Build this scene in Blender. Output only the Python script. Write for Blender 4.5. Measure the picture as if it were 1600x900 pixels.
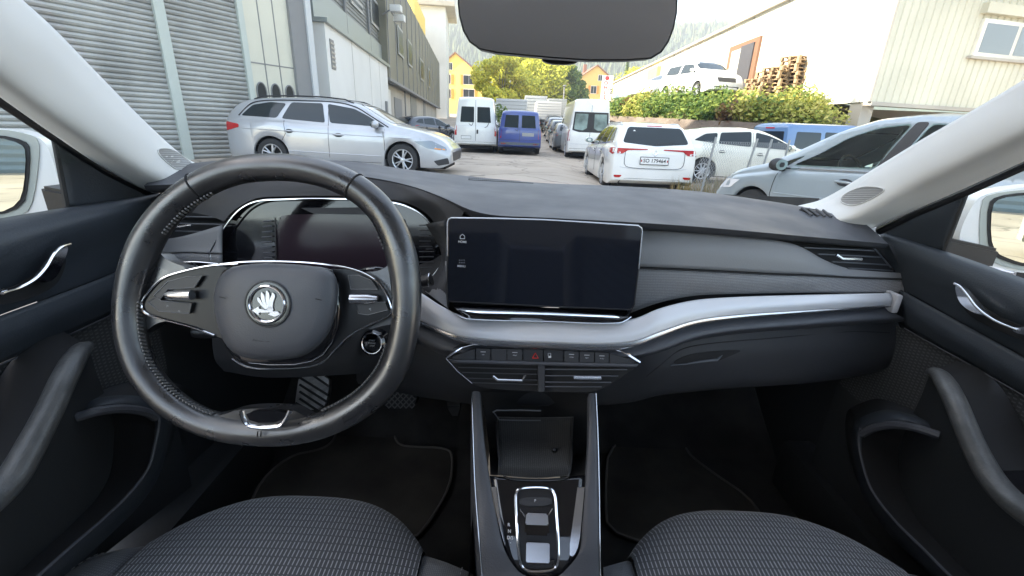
import bpy, bmesh, math, random
from mathutils import Vector, Matrix
from mathutils.bvhtree import BVHTree
from bisect import bisect
random.seed(7)
for o in list(bpy.data.objects): bpy.data.objects.remove(o)
scn = bpy.context.scene
COL = scn.collection
R_ = math.radians

# ---------------- camera ----------------
CAMZ = 1.15
PITCH, ROLL, F = R_(19.8), R_(2.3), 693.0       # f in pixels of the 1600 wide photo
cam = bpy.data.cameras.new('camera'); camo = bpy.data.objects.new('camera', cam); COL.objects.link(camo)
cam.sensor_fit = 'HORIZONTAL'; cam.sensor_width = 36; cam.lens = F/1600*36
cam.clip_start = 0.02; cam.clip_end = 5000
camo.location = (0, 0, CAMZ)
camo.rotation_mode = 'QUATERNION'
_m = Matrix.Rotation(math.pi/2-PITCH, 4, 'X') @ Matrix.Rotation(ROLL, 4, 'Z')
camo.rotation_quaternion = _m.to_quaternion()
scn.camera = camo
# ---------------- light ----------------
SUN_EL, SUN_AZ = R_(33), R_(260)                # azimuth clockwise from +Y : from the left
w = bpy.data.worlds.new('World'); scn.world = w; w.use_nodes = True
nt = w.node_tree; bg = nt.nodes['Background']
sky = nt.nodes.new('ShaderNodeTexSky'); sky.sky_type = 'NISHITA'; sky.sun_disc = False
sky.sun_elevation = SUN_EL; sky.sun_rotation = SUN_AZ
sky.air_density = 1.0; sky.dust_density = 1.2; sky.ozone_density = 1.0
nt.links.new(sky.outputs[0], bg.inputs[0]); bg.inputs[1].default_value = 0.15
sd = bpy.data.lights.new('sun', 'SUN'); sd.energy = 5.0; sd.angle = R_(0.5); sd.color = (1, .95, .86)
so = bpy.data.objects.new('sun', sd); COL.objects.link(so)
sv = Vector((math.sin(SUN_AZ)*math.cos(SUN_EL), math.cos(SUN_AZ)*math.cos(SUN_EL), math.sin(SUN_EL)))
so.rotation_mode = 'QUATERNION'; so.rotation_quaternion = sv.to_track_quat('Z', 'Y'); so.location = (0, 0, 30)
vs = scn.view_settings; vs.view_transform = 'Standard'; vs.look = 'None'; vs.gamma = 1; vs.use_curve_mapping = False
vs.exposure = 2.5
vs.use_white_balance = True; vs.white_balance_temperature = 7400; vs.white_balance_tint = 12
scn.render.engine = 'CYCLES'
scn.cycles.max_bounces = 8; scn.cycles.diffuse_bounces = 4; scn.cycles.transparent_max_bounces = 16

# ---------------- pixel rays (1600x900 photo pixels -> world points at real distances) ----------------
ORG = Vector((0, 0, CAMZ))
def ray(px, py):
    u = (px-800)/F; v = (450-py)/F
    c, s = math.cos(ROLL), math.sin(ROLL)
    a = u*c - v*s; b = u*s + v*c
    return Vector((a, math.cos(PITCH)+b*math.sin(PITCH), -math.sin(PITCH)+b*math.cos(PITCH)))
def PT(px, py, t): return ORG + ray(px, py)*t
def PY(px, py, Y): d = ray(px, py); return ORG + d*(Y/d.y)
def PX(px, py, X): d = ray(px, py); return ORG + d*(X/d.x)
def PZ(px, py, Z): d = ray(px, py); return ORG + d*((Z-CAMZ)/d.z)
def PP(px, py, p, n): d = ray(px, py); return ORG + d*((Vector(p)-ORG).dot(n)/d.dot(n))

def lerp(a, b, t): return a+(b-a)*t
def interp(x, xs, ys):
    if x <= xs[0]: return ys[0]
    if x >= xs[-1]: return ys[-1]
    i = bisect(xs, x); t = (x-xs[i-1])/(xs[i]-xs[i-1])
    return lerp(ys[i-1], ys[i], t)
def sinterp(x, xs, ys):
    if x <= xs[0]: return ys[0]
    if x >= xs[-1]: return ys[-1]
    i = bisect(xs, x); t = (x-xs[i-1])/(xs[i]-xs[i-1]); t = t*t*(3-2*t)
    return lerp(ys[i-1], ys[i], t)
def crom(pts, n, closed=False):
    pts = [Vector(p) for p in pts]
    if len(pts) == 2 and not closed: return [pts[0].lerp(pts[1], i/(n-1)) for i in range(n)]
    m = len(pts)
    segs = m if closed else m-1
    def g(i):
        if closed: return pts[i % m]
        if i < 0: return pts[0]*2-pts[1]
        if i >= m: return pts[-1]*2-pts[-2]
        return pts[i]
    # centripetal-ish: sample densely then resample by arc length
    den = []
    for s in range(segs):
        p0, p1, p2, p3 = g(s-1), g(s), g(s+1), g(s+2)
        l = (p2-p1).length+1e-9
        m1 = (p2-p0)/((p2-p1).length+(p1-p0).length+1e-9)*l; m2 = (p3-p1)/((p3-p2).length+(p2-p1).length+1e-9)*l
        for k in range(12):
            t = k/12; t2 = t*t; t3 = t2*t
            den.append(p1*(2*t3-3*t2+1)+m1*(t3-2*t2+t)+p2*(-2*t3+3*t2)+m2*(t3-t2))
    den.append(g(segs) if not closed else pts[0])
    return resample(den, n, closed)
def resample(den, n, closed=False):
    ls = [0]
    for a, b in zip(den, den[1:]): ls.append(ls[-1]+(b-a).length)
    T = ls[-1]; out = []; cnt = n if closed else n-1
    j = 0
    for i in range(n):
        d = T*i/cnt
        while j < len(ls)-2 and ls[j+1] < d: j += 1
        q = (d-ls[j])/max(1e-9, ls[j+1]-ls[j]); out.append(den[j].lerp(den[j+1], min(1, max(0, q))))
    return out

# ---------------- objects ----------------
def tag(o, label=None, cat=None, group=None, kind=None):
    if label: o['label'] = label
    if cat: o['category'] = cat
    if group: o['group'] = group
    if kind: o['kind'] = kind
    return o
def empty(name, loc=(0, 0, 0), rz=0, label=None, cat=None, group=None):
    o = bpy.data.objects.new(name, None); COL.objects.link(o); o.location = loc; o.rotation_euler = (0, 0, rz)
    o.empty_display_size = .2
    return tag(o, label, cat, group)
def obj(name, bm, mat, parent=None, smooth=True, ang=40):
    me = bpy.data.meshes.new(name)
    bmesh.ops.remove_doubles(bm, verts=bm.verts, dist=1e-6)
    bm.normal_update()
    if smooth:
        for f in bm.faces: f.smooth = True
        for e in bm.edges:
            if len(e.link_faces) == 2 and e.calc_face_angle(0) > R_(ang): e.smooth = False
    bm.to_mesh(me); bm.free()
    ms = mat if isinstance(mat, (list, tuple)) else [mat]
    for m in ms: me.materials.append(m)
    o = bpy.data.objects.new(name, me); COL.objects.link(o)
    if parent is not None: o.parent = parent
    return o
def recalc(bm): bmesh.ops.recalc_face_normals(bm, faces=bm.faces); return bm
def copy_tree(o, parent=None):
    c = o.copy(); COL.objects.link(c)
    if parent is not None: c.parent = parent
    for ch in [x for x in bpy.data.objects if x.parent == o]: copy_tree(ch, c)
    return c
def add_box(bm, lo, hi, mat=None, bev=0):
    lo, hi = Vector(lo), Vector(hi)
    r = bmesh.ops.create_cube(bm, size=1)
    for v in r['verts']:
        v.co = Vector((lerp(lo.x, hi.x, v.co.x+.5), lerp(lo.y, hi.y, v.co.y+.5), lerp(lo.z, hi.z, v.co.z+.5)))
    if bev:
        es = list({e for v in r['verts'] for e in v.link_edges})
        rr = bmesh.ops.bevel(bm, geom=es, offset=bev, segments=2, affect='EDGES', profile=.6)
        vsx = list({v for f in rr['faces'] for v in f.verts} | {v for v in r['verts'] if v.is_valid})
    else: vsx = r['verts']
    if mat is not None:
        for v in vsx: v.co = mat @ v.co
    return vsx
def add_tube(bm, pts, r, seg=8, closed=False, cap=True, flat=1.0, upv=None):
    """tube along pts; r scalar or list"""
    pts = [Vector(p) for p in pts]; n = len(pts)
    if isinstance(r, (list, tuple)) and len(r) != n: r = [interp(i/(n-1), [k/(len(r)-1) for k in range(len(r))], list(r)) for i in range(n)]
    rings = []
    up = None
    for i, p in enumerate(pts):
        if closed: d = (pts[(i+1) % n]-pts[i-1])
        else: d = pts[min(i+1, n-1)]-pts[max(i-1, 0)]
        if d.length < 1e-9: d = Vector((0, 0, 1))
        d.normalize()
        if upv is not None: u = Vector(upv)
        else: u = up if up is not None else (Vector((0, 0, 1)) if abs(d.z) < .9 else Vector((0, 1, 0)))
        s = d.cross(u)
        if s.length < 1e-6: s = d.orthogonal()
        s.normalize(); u = s.cross(d).normalized(); up = u
        rr = r[i] if isinstance(r, (list, tuple)) else r
        rings.append([bm.verts.new(p+s*math.cos(2*math.pi*k/seg)*rr+u*math.sin(2*math.pi*k/seg)*rr*flat) for k in range(seg)])
    m = n if closed else n-1
    for i in range(m):
        a, b = rings[i], rings[(i+1) % n]
        for k in range(seg): bm.faces.new((a[k], a[(k+1) % seg], b[(k+1) % seg], b[k]))
    if cap and not closed:
        bm.faces.new(rings[0][::-1]); bm.faces.new(rings[-1])
    return rings
def tube(name, pts, r, mat, parent, seg=8, n=None, **k):
    bm = bmesh.new()
    if n: pts = crom(pts, n, k.get('closed', False))
    add_tube(bm, pts, r, seg, **k)
    return obj(name, recalc(bm), mat, parent)
def grid_bm(rows, closed=False):
    bm = bmesh.new(); vv = [[bm.verts.new(p) for p in r] for r in rows]
    for a, b in zip(vv, vv[1:]):
        for i in range(len(a)-1):
            try: bm.faces.new((a[i], a[i+1], b[i+1], b[i]))
            except ValueError: pass
        if closed: bm.faces.new((a[-1], a[0], b[0], b[-1]))
    return bm
def loft(name, rails, mat, parent=None, n=40, sub=4, thick=0.0, smoothv=True, lin=False):
    """surface through rails (lists of 3D points)"""
    rs = [resample([Vector(p) for p in r], n) if lin else crom(r, n) for r in rails]
    if smoothv and len(rs) > 2 and sub > 1:
        m = (len(rs)-1)*sub+1
        cols = []
        for i in range(n):
            c = [r[i] for r in rs]; den = []
            for s in range(len(c)-1):
                p0 = c[s-1] if s > 0 else c[0]*2-c[1]; p3 = c[s+2] if s+2 < len(c) else c[-1]*2-c[-2]
                p1, p2 = c[s], c[s+1]; l = (p2-p1).length+1e-9
                m1 = (p2-p0)/(l+(p1-p0).length+1e-9)*l; m2 = (p3-p1)/((p3-p2).length+l+1e-9)*l
                for k in range(sub):
                    t = k/sub; t2 = t*t; t3 = t2*t
                    den.append(p1*(2*t3-3*t2+1)+m1*(t3-2*t2+t)+p2*(-2*t3+3*t2)+m2*(t3-t2))
            den.append(c[-1]); cols.append(den)
        rows = [[cols[i][j] for i in range(n)] for j in range(m)]
    else: rows = rs
    bm = grid_bm(rows)
    # make normals face the camera side
    bm.normal_update()
    s = sum(f.normal.dot(ORG-f.calc_center_median()) for f in bm.faces)
    if s < 0: bmesh.ops.reverse_faces(bm, faces=bm.faces)
    o = obj(name, bm, mat, parent, ang=60)
    if thick:
        md = o.modifiers.new('thick', 'SOLIDIFY'); md.thickness = thick; md.offset = -1
    return o
def bvh_of(objs):
    vs_, fs = [], []
    for o in objs:
        b = len(vs_); vs_ += [v.co.copy() for v in o.data.vertices]; fs += [[b+i for i in p.vertices] for p in o.data.polygons]
    return BVHTree.FromPolygons(vs_, fs)
def clip_grid(poly, step):
    """2D polygon -> bmesh in XY cut along a grid"""
    bm = bmesh.new(); bm.faces.new([bm.verts.new((p[0], p[1], 0)) for p in poly])
    xs = [p[0] for p in poly]; ys = [p[1] for p in poly]
    for ax, (lo, hi) in enumerate(((min(xs), max(xs)), (min(ys), max(ys)))):
        k = max(1, int((hi-lo)/step))
        for i in range(1, k):
            co = [0, 0, 0]; co[ax] = lo+(hi-lo)*i/k; no = [0, 0, 0]; no[ax] = 1
            bmesh.ops.bisect_plane(bm, geom=bm.verts[:]+bm.edges[:]+bm.faces[:], plane_co=co, plane_no=no, dist=1e-5)
    return bm
def skirt(bm, normals, depth):
    be = [e for e in bm.edges if e.is_boundary]
    r = bmesh.ops.extrude_edge_only(bm, edges=be)
    nv = [g for g in r['geom'] if isinstance(g, bmesh.types.BMVert)]
    for v in nv:
        best = normals.get(tuple(round(c, 5) for c in v.co))
        if best is not None: v.co = v.co - best*depth
def patch(name, poly, hit, mat, parent, step=8, off=.001, depth=.006, smooth_poly=0):
    """poly in 2D; hit(x,y)->(point, normal)"""
    if smooth_poly:
        poly = [(p.x, p.y) for p in crom([(a, b, 0) for a, b in poly], smooth_poly, closed=True)]
    bm = clip_grid(poly, step); nm = {}; bad = []
    last = None
    for v in bm.verts:
        h = hit(v.co.x, v.co.y)
        if h is None: bad.append(v); continue
        p, n = h; v.co = p+n*off; nm[tuple(round(c, 5) for c in v.co)] = n; last = n
    if bad: bmesh.ops.delete(bm, geom=bad, context='VERTS')
    bm.normal_update()
    if bm.faces and last is not None:
        s = sum(f.normal.dot(nm.get(tuple(round(c, 5) for c in f.verts[0].co), last)) for f in bm.faces)
        if s < 0: bmesh.ops.reverse_faces(bm, faces=bm.faces)
    if depth: skirt(bm, nm, depth)
    return obj(name, bm, mat, parent, ang=50)
def camhit(tree):
    def f(x, y):
        d = ray(x, y).normalized(); l, n, i, dist = tree.ray_cast(ORG, d)
        if l is None: return None
        return l, (n if n.dot(d) < 0 else -n)
    return f
def planehit(p, n):
    n = Vector(n).normalized(); p = Vector(p)
    return lambda x, y: (PP(x, y, p, n), n if n.dot(ray(x, y)) < 0 else -n)
def chaikin(poly, it=2, closed=True):
    for _ in range(it):
        out = []
        m = len(poly)
        for i in range(m if closed else m-1):
            a, b = poly[i], poly[(i+1) % m]
            out += [tuple(lerp(x, y, .25) for x, y in zip(a, b)), tuple(lerp(x, y, .75) for x, y in zip(a, b))]
        if not closed: out = [poly[0]]+out+[poly[-1]]
        poly = out
    return poly
def rc(poly, r=.05, k=3):
    out = []; m = len(poly)
    for i in range(m):
        a, b, c = [Vector((*poly[j % m], 0)) for j in (i-1, i, i+1)]
        la, lc = (a-b).length, (c-b).length; ra, rb_ = min(r, la*.45), min(r, lc*.45)
        p, q = b.lerp(a, ra/max(la, 1e-6)), b.lerp(c, rb_/max(lc, 1e-6))
        for t in range(k+1):
            t /= k; v = p*(1-t)**2+b*2*t*(1-t)+q*t*t; out.append((v.x, v.y))
    return out
def prism(name, poly, org, ax, ay, h, mat, parent, bev=0):
    """2D polygon in plane (org, ax, ay) extruded by h along ax x ay"""
    ax, ay, org = Vector(ax), Vector(ay), Vector(org)
    bm = bmesh.new(); f = bm.faces.new([bm.verts.new(org+ax*p[0]+ay*p[1]) for p in poly])
    n = ax.cross(ay).normalized()
    r = bmesh.ops.extrude_face_region(bm, geom=[f]); vv = [g for g in r['geom'] if isinstance(g, bmesh.types.BMVert)]
    bmesh.ops.translate(bm, verts=vv, vec=n*h); recalc(bm)
    if bev: bmesh.ops.bevel(bm, geom=bm.edges[:], offset=bev, segments=2, affect='EDGES')
    return obj(name, bm, mat, parent, ang=35)
def text_obj(name, body, P, right, up, h, mat, parent, ext=.0003, align='CENTER', bold=0):
    cu = bpy.data.curves.new('t', 'FONT'); cu.body = body; cu.size = 1; cu.extrude = 0; cu.align_x = align; cu.align_y = 'CENTER'; cu.offset = bold
    cu.resolution_u = 3
    to = bpy.data.objects.new('t', cu); COL.objects.link(to)
    dg = bpy.context.evaluated_depsgraph_get(); me = bpy.data.meshes.new_from_object(to.evaluated_get(dg))
    bpy.data.objects.remove(to)
    right, up = Vector(right).normalized(), Vector(up).normalized(); n = right.cross(up).normalized()
    s = h/.72
    for v in me.vertices: v.co = Vector(P)+right*v.co.x*s+up*v.co.y*s+n*ext
    me.name = name; me.materials.clear(); me.materials.append(mat)
    o = bpy.data.objects.new(name, me); COL.objects.link(o); o.parent = parent
    return o

# ---------------- materials ----------------
MATS = {}
def mat(name, col, rough=.5, metal=0, bump=0, bscale=200, var=0, vscale=3, spec=.5, coat=0, col2=None, sheen=0, emit=None, es=1, detail=3, coords='Object', rvar=0, aniso=None):
    if name in MATS: return MATS[name]
    m = bpy.data.materials.new(name); m.use_nodes = True; nt = m.node_tree; N = nt.nodes; L = nt.links
    b = N['Principled BSDF']; b.inputs['Base Color'].default_value = (*col, 1); b.inputs['Roughness'].default_value = rough
    b.inputs['Metallic'].default_value = metal; b.inputs['Specular IOR Level'].default_value = spec; b.inputs['Coat Weight'].default_value = coat
    b.inputs['Coat Roughness'].default_value = .05 if rough < .3 or coat > .5 else .25
    if sheen: b.inputs['Sheen Weight'].default_value = sheen
    if emit: b.inputs['Emission Color'].default_value = (*emit, 1); b.inputs['Emission Strength'].default_value = es
    tc = N.new('ShaderNodeTexCoord')
    if var or col2:
        nz = N.new('ShaderNodeTexNoise'); nz.inputs['Scale'].default_value = vscale; nz.inputs['Detail'].default_value = 5
        L.new(tc.outputs[coords], nz.inputs['Vector'])
        mx = N.new('ShaderNodeMix'); mx.data_type = 'RGBA'
        rp = N.new('ShaderNodeMapRange'); rp.inputs['From Min'].default_value = .35; rp.inputs['From Max'].default_value = .65
        L.new(nz.outputs[0], rp.inputs[0]); L.new(rp.outputs[0], mx.inputs[0])
        c2 = col2 if col2 else tuple(c*(1-var) for c in col)
        c1 = col if col2 else tuple(min(1, c*(1+var*.5)) for c in col)
        mx.inputs[6].default_value = (*c1, 1); mx.inputs[7].default_value = (*c2, 1); L.new(mx.outputs[2], b.inputs['Base Color'])
    if rvar:
        nr = N.new('ShaderNodeTexNoise'); nr.inputs['Scale'].default_value = vscale*2.3; nr.inputs['Detail'].default_value = 6
        L.new(tc.outputs[coords], nr.inputs['Vector'])
        rr = N.new('ShaderNodeMapRange'); rr.inputs['To Min'].default_value = max(0, rough-rvar); rr.inputs['To Max'].default_value = min(1, rough+rvar)
        rr.inputs['From Min'].default_value = .3; rr.inputs['From Max'].default_value = .7
        L.new(nr.outputs[0], rr.inputs[0]); L.new(rr.outputs[0], b.inputs['Roughness'])
    if bump:
        nb = N.new('ShaderNodeTexNoise'); nb.inputs['Scale'].default_value = bscale; nb.inputs['Detail'].default_value = detail
        L.new(tc.outputs[coords], nb.inputs['Vector'])
        bp = N.new('ShaderNodeBump'); bp.inputs['Strength'].default_value = bump; bp.inputs['Distance'].default_value = (.5 if bscale < 100 else .16)/bscale
        L.new(nb.outputs[0], bp.inputs['Height']); L.new(bp.outputs[0], b.inputs['Normal'])
    MATS[name] = m; return m
def mnodes(m): return m.node_tree.nodes, m.node_tree.links, m.node_tree.nodes['Principled BSDF']
def mth(N, L, op, a, b=None, c=None):
    n = N.new('ShaderNodeMath'); n.operation = op
    for i, x in enumerate((a, b, c)):
        if x is None: continue
        if isinstance(x, (int, float)): n.inputs[i].default_value = x
        else: L.new(x, n.inputs[i])
    return n.outputs[0]
def glass(name, tint=(.9, .97, .94), refl=.08, trans=.95, rough=0.0):
    if name in MATS: return MATS[name]
    m = bpy.data.materials.new(name); m.use_nodes = True; N = m.node_tree.nodes; L = m.node_tree.links; N.clear()
    out = N.new('ShaderNodeOutputMaterial'); tr = N.new('ShaderNodeBsdfTransparent'); gl = N.new('ShaderNodeBsdfGlossy')
    tr.inputs[0].default_value = (*[c*trans for c in tint], 1); gl.inputs['Roughness'].default_value = rough; gl.inputs[0].default_value = (.9, .95, 1, 1)
    fr = N.new('ShaderNodeFresnel'); fr.inputs[0].default_value = 1.45
    k = mth(N, L, 'MULTIPLY', fr.outputs[0], refl/.04)
    k = mth(N, L, 'MINIMUM', k, 1.0)
    mx = N.new('ShaderNodeMixShader'); L.new(k, mx.inputs[0]); L.new(tr.outputs[0], mx.inputs[1]); L.new(gl.outputs[0], mx.inputs[2]); L.new(mx.outputs[0], out.inputs[0])
    MATS[name] = m; return m

# interior
M_dash = mat('dash_soft_plastic', (.055, .058, .068), .55, bump=.9, bscale=420, spec=.6, rvar=.08, vscale=6)
M_dashdark = mat('dash_dark_plastic', (.026, .027, .031), .6, bump=.25, bscale=700)
M_panel = mat('dash_grey_panel', (.17, .17, .175), .5, bump=.6, bscale=420)
M_silver = mat('brushed_silver_trim', (.58, .58, .60), .45, metal=.35, bump=.08, bscale=900)
M_door = mat('door_soft_plastic', (.030, .037, .046), .5, bump=.8, bscale=420, rvar=.06, vscale=7)
M_doorlow = mat('door_hard_plastic', (.022, .024, .026), .55, bump=.4, bscale=500)
M_black = mat('satin_black', (.012, .012, .014), .4)
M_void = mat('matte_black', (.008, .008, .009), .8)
M_piano = mat('piano_black', (.006, .006, .008), .06, coat=.6, rvar=.03, vscale=30)
M_chrome = mat('chrome', (.8, .8, .82), .1, metal=1)
M_satin = mat('satin_chrome', (.62, .62, .64), .25, metal=1)
M_leather = mat('wheel_leather', (.020, .020, .022), .33, bump=.5, bscale=600, rvar=.12, vscale=14, spec=.9, coat=.5)
M_leather_worn = mat('airbag_grain', (.058, .062, .072), .5, bump=.9, bscale=600, spec=.6)
M_thread = mat('stitch_thread', (.12, .12, .12), .6)
M_thread_l = mat('light_thread', (.28, .28, .28), .8)
M_pillar = mat('pillar_cream_cloth', (.66, .66, .64), .85, bump=.2, bscale=900)
M_screen = mat('screen_glass', (.006, .008, .014), .07, coat=.7, spec=.4)
M_icon = mat('icon_white', (.6, .6, .62), .6)
M_red = mat('icon_red', (.7, .03, .02), .5)
M_carpet = mat('carpet', (.032, .030, .028), .95, bump=1, bscale=300, var=.5, vscale=9)
M_mat_ = mat('floor_mat_pile', (.055, .048, .040), .95, bump=1, bscale=400, var=.5, vscale=6)
M_handle = mat('grain_pull_handle', (.075, .076, .075), .38, bump=1, bscale=300, var=.2, vscale=60)
M_alu = mat('pedal_aluminium', (.35, .35, .34), .4, metal=.8, var=.4, vscale=40)
M_rubber = mat('rubber', (.02, .02, .02), .7)
M_carwhite = mat('white_car_paint', (.80, .80, .78), .3, coat=.6)
def weave(name, base, light, sx, sy, wx=.38, wy=.7, rough=.9, axes=('X', 'Y'), slant=0, phase=.0):
    m = mat(name, base, rough, sheen=.25); N, L, b = mnodes(m)
    tc = N.new('ShaderNodeTexCoord'); sp = N.new('ShaderNodeSeparateXYZ'); L.new(tc.outputs['Object'], sp.inputs[0])
    X, Y = sp.outputs[axes[0]], sp.outputs[axes[1]]
    if slant: X = mth(N, L, 'ADD', X, mth(N, L, 'MULTIPLY', Y, slant))
    xs = mth(N, L, 'DIVIDE', X, sx); col = mth(N, L, 'FLOOR', xs)
    fx = mth(N, L, 'FRACT', xs)
    # shift rows per column
    off = mth(N, L, 'FRACT', mth(N, L, 'MULTIPLY', col, phase))
    ys = mth(N, L, 'ADD', mth(N, L, 'DIVIDE', Y, sy), off); fy = mth(N, L, 'FRACT', ys)
    a = mth(N, L, 'LESS_THAN', fx, wx); c = mth(N, L, 'LESS_THAN', fy, wy)
    k = mth(N, L, 'MULTIPLY', a, c)
    nz = N.new('ShaderNodeTexNoise'); nz.inputs['Scale'].default_value = 900; L.new(tc.outputs['Object'], nz.inputs['Vector'])
    k2 = mth(N, L, 'MULTIPLY', k, mth(N, L, 'MULTIPLY_ADD', nz.outputs[0], 1.4, .1))
    mx = N.new('ShaderNodeMix'); mx.data_type = 'RGBA'; L.new(k2, mx.inputs[0]); mx.inputs[6].default_value = (*base, 1); mx.inputs[7].default_value = (*light, 1)
    L.new(mx.outputs[2], b.inputs['Base Color'])
    bp = N.new('ShaderNodeBump'); bp.inputs['Strength'].default_value = .6; bp.inputs['Distance'].default_value = .0008
    L.new(k2, bp.inputs['Height']); L.new(bp.outputs[0], b.inputs['Normal'])
    return m
M_seat = weave('seat_weave', (.045, .048, .055), (.36, .37, .39), .0060, .0125, .24, .84)
M_bolster = weave('seat_bolster_cloth', (.075, .08, .09), (.15, .157, .17), .0028, .004, .5, .6)
M_doorweave = weave('door_weave', (.012, .014, .016), (.06, .065, .07), .0085, .0058, .6, .35, rough=.6, axes=('Y', 'Z'), phase=.5)
M_gauze = weave('ribbed_panel', (.11, .11, .116), (.18, .18, .187), .0024, .004, .5, .9, rough=.5, axes=('Z', 'X'))
# =====================================================================
# THE CAR WE SIT IN  (one thing, origin on the ground below the camera)
# =====================================================================
CAR = empty('car', (0, 0, 0), 0, 'car whose cabin we sit in, with black dashboard, steering wheel and two patterned cloth seats', 'car')
def Y3(pts): return [PY(*p) for p in pts]
def X3(pts): return [PX(*p) for p in pts]
# --- dash top pad ---
far = Y3([(250, 262, .86), (330, 252, .92), (440, 248, .95), (545, 252, .97), (640, 265, .99), (760, 278, 1.02), (850, 286, 1.02), (950, 290, 1.02), (1080, 298, 1.0), (1180, 311, .97), (1270, 326, .92), (1345, 346, .86)])
far2 = [p+Vector((p.x*.1, .12, -.035)) for p in far]
mid = Y3([(245, 272, .80), (330, 262, .82), (440, 260, .84), (545, 262, .85), (640, 277, .85), (760, 297, .82), (850, 306, .80), (950, 311, .80), (1080, 320, .82), (1180, 330, .84), (1280, 342, .85), (1360, 356, .84)])
lip = Y3([(225, 290, .74), (330, 285, .72), (440, 276, .72), (545, 274, .72), (600, 281, .72), (650, 293, .71), (695, 310, .67), (735, 328, .635), (770, 336, .625), (850, 340, .62), (1000, 348, .62), (1100, 355, .64), (1200, 364, .68), (1300, 373, .735), (1388, 381, .80)])
lip2 = [p+Vector((0, .004, -.010)) for p in lip]
lip3 = [p+Vector((0, .045, -.018)) for p in lip]
dashtop = loft('dashboard', [far2, far, mid, [a.lerp(b, .82) for a, b in zip(crom(mid, 15), crom(lip, 15))], lip], M_dash, CAR, n=90, sub=5)
loft('dash_lip', [lip, lip2, lip3], M_dashdark, dashtop, n=90, sub=2)
# --- fascia behind everything (dark) ---
f0 = [p+Vector((0, .04, -.012)) for p in lip]
f1 = Y3([(215, 340, .76), (330, 340, .76), (440, 340, .76), (560, 345, .76), (680, 380, .72), (735, 400, .68), (770, 405, .66), (850, 405, .66), (1000, 405, .66), (1100, 405, .67), (1200, 405, .70), (1300, 410, .76), (1400, 425, .82)])
f2 = Y3([(215, 440, .73), (330, 440, .73), (440, 440, .73), (560, 440, .72), (665, 460, .66), (735, 470, .64), (770, 480, .64), (850, 480, .64), (1000, 470, .64), (1100, 470, .66), (1200, 470, .69), (1300, 470, .74), (1405, 475, .80)])
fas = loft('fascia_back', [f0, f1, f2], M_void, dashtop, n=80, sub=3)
# --- upper grey decor panel + ribbed lower panel on the passenger side ---
pt = Y3([(985, 356, .645), (1060, 360, .655), (1140, 367, .675), (1215, 376, .70), (1250, 385, .715), (1290, 407, .735), (1330, 420, .76), (1412, 427, .81)])
pm = Y3([(985, 385, .628), (1060, 388, .64), (1140, 394, .66), (1215, 402, .685), (1250, 408, .70), (1290, 419, .725), (1330, 426, .755), (1412, 431, .808)])
ps = Y3([(985, 416, .622), (1060, 419, .634), (1140, 423, .655), (1215, 427, .68), (1250, 428, .695), (1290, 430, .72), (1330, 432, .75), (1412, 435, .806)])
loft('decor_panel', [pt, pm, ps], M_panel, dashtop, n=60, sub=5, thick=.004)
ps2 = [p+Vector((0, 0, -.0022)) for p in ps]
pb1 = Y3([(985, 445, .618), (1060, 443, .63), (1140, 442, .65), (1215, 442, .675), (1250, 442, .69), (1290, 442, .715), (1330, 443, .745), (1412, 446, .80)])
pb = Y3([(985, 489, .615), (1030, 473, .622), (1085, 462, .636), (1160, 459, .655), (1215, 458, .675), (1290, 457, .71), (1350, 457, .75), (1413, 456, .79)])
loft('ribbed_panel', [ps2, pb1, pb], M_gauze, dashtop, n=60, sub=4, thick=.004)
tube('panel_seam', [p+Vector((0, -.0008, 0)) for p in ps2], .0011, M_void, dashtop, 6, n=60)
bm = bmesh.new(); ss = crom([p+Vector((0, -.0012, -.003)) for p in ps2], 260)
for i in range(0, 258, 2): add_tube(bm, [ss[i], ss[i+1]], .0005, 4)
obj('seam_stitching', bm, M_thread, dashtop)
# chrome-dark groove lines above the decor panel
tube('groove_line', Y3([(1010, 352, .645), (1100, 358, .66), (1180, 366, .68), (1238, 375, .705)]), .0016, M_dashdark, dashtop, 6, n=30)
# end cap, right
loft('dash_end_cap', [Y3([(1388, 381, .80), (1400, 405, .81), (1412, 430, .81), (1416, 465, .80), (1418, 500, .79)]), Y3([(1400, 385, .86), (1415, 405, .86), (1425, 430, .86), (1425, 465, .86), (1425, 510, .86)])], M_dashdark, dashtop, n=16)

# --- silver trim sweeping under the screen ---
st = Y3([(560, 425, .70), (610, 440, .66), (655, 457, .615), (690, 478, .592), (725, 494, .58), (790, 499, .575), (860, 502, .572), (940, 503, .575), (990, 498, .58), (1030, 482, .59), (1085, 469, .612), (1150, 464, .632), (1250, 461, .67), (1330, 459, .71), (1392, 458, .755)])
sm_ = [p+Vector((0, -.008, -.012)) for p in st]
sb = Y3([(560, 470, .69), (610, 485, .65), (655, 500, .60), (690, 516, .575), (725, 527, .563), (790, 533, .556), (860, 536, .554), (940, 538, .556), (990, 534, .562), (1030, 520, .573), (1085, 502, .595), (1150, 493, .618), (1250, 486, .658), (1330, 481, .70), (1392, 477, .748)])
sc = Y3([(560, 476, .70), (610, 493, .655), (655, 509, .603), (690, 524, .578), (725, 537, .565), (790, 543, .558), (860, 546, .556), (940, 548, .558), (990, 543, .564), (1030, 528, .575), (1085, 509, .598), (1150, 499, .62), (1250, 491, .66), (1330, 485, .702), (1392, 480, .75)])
loft('silver_trim', [st, [a.lerp(b, .5)+Vector((0, -.004, 0)) for a, b in zip(st, sb)], sb], M_silver, dashtop, n=110, sub=5, thick=.005)
loft('silver_trim_edge', [sb, [a.lerp(b, .5)+Vector((0, -.002, 0)) for a, b in zip(sb, sc)], sc, [p+Vector((0, .02, -.002)) for p in sc]], M_satin, dashtop, n=110, sub=3)
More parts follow.
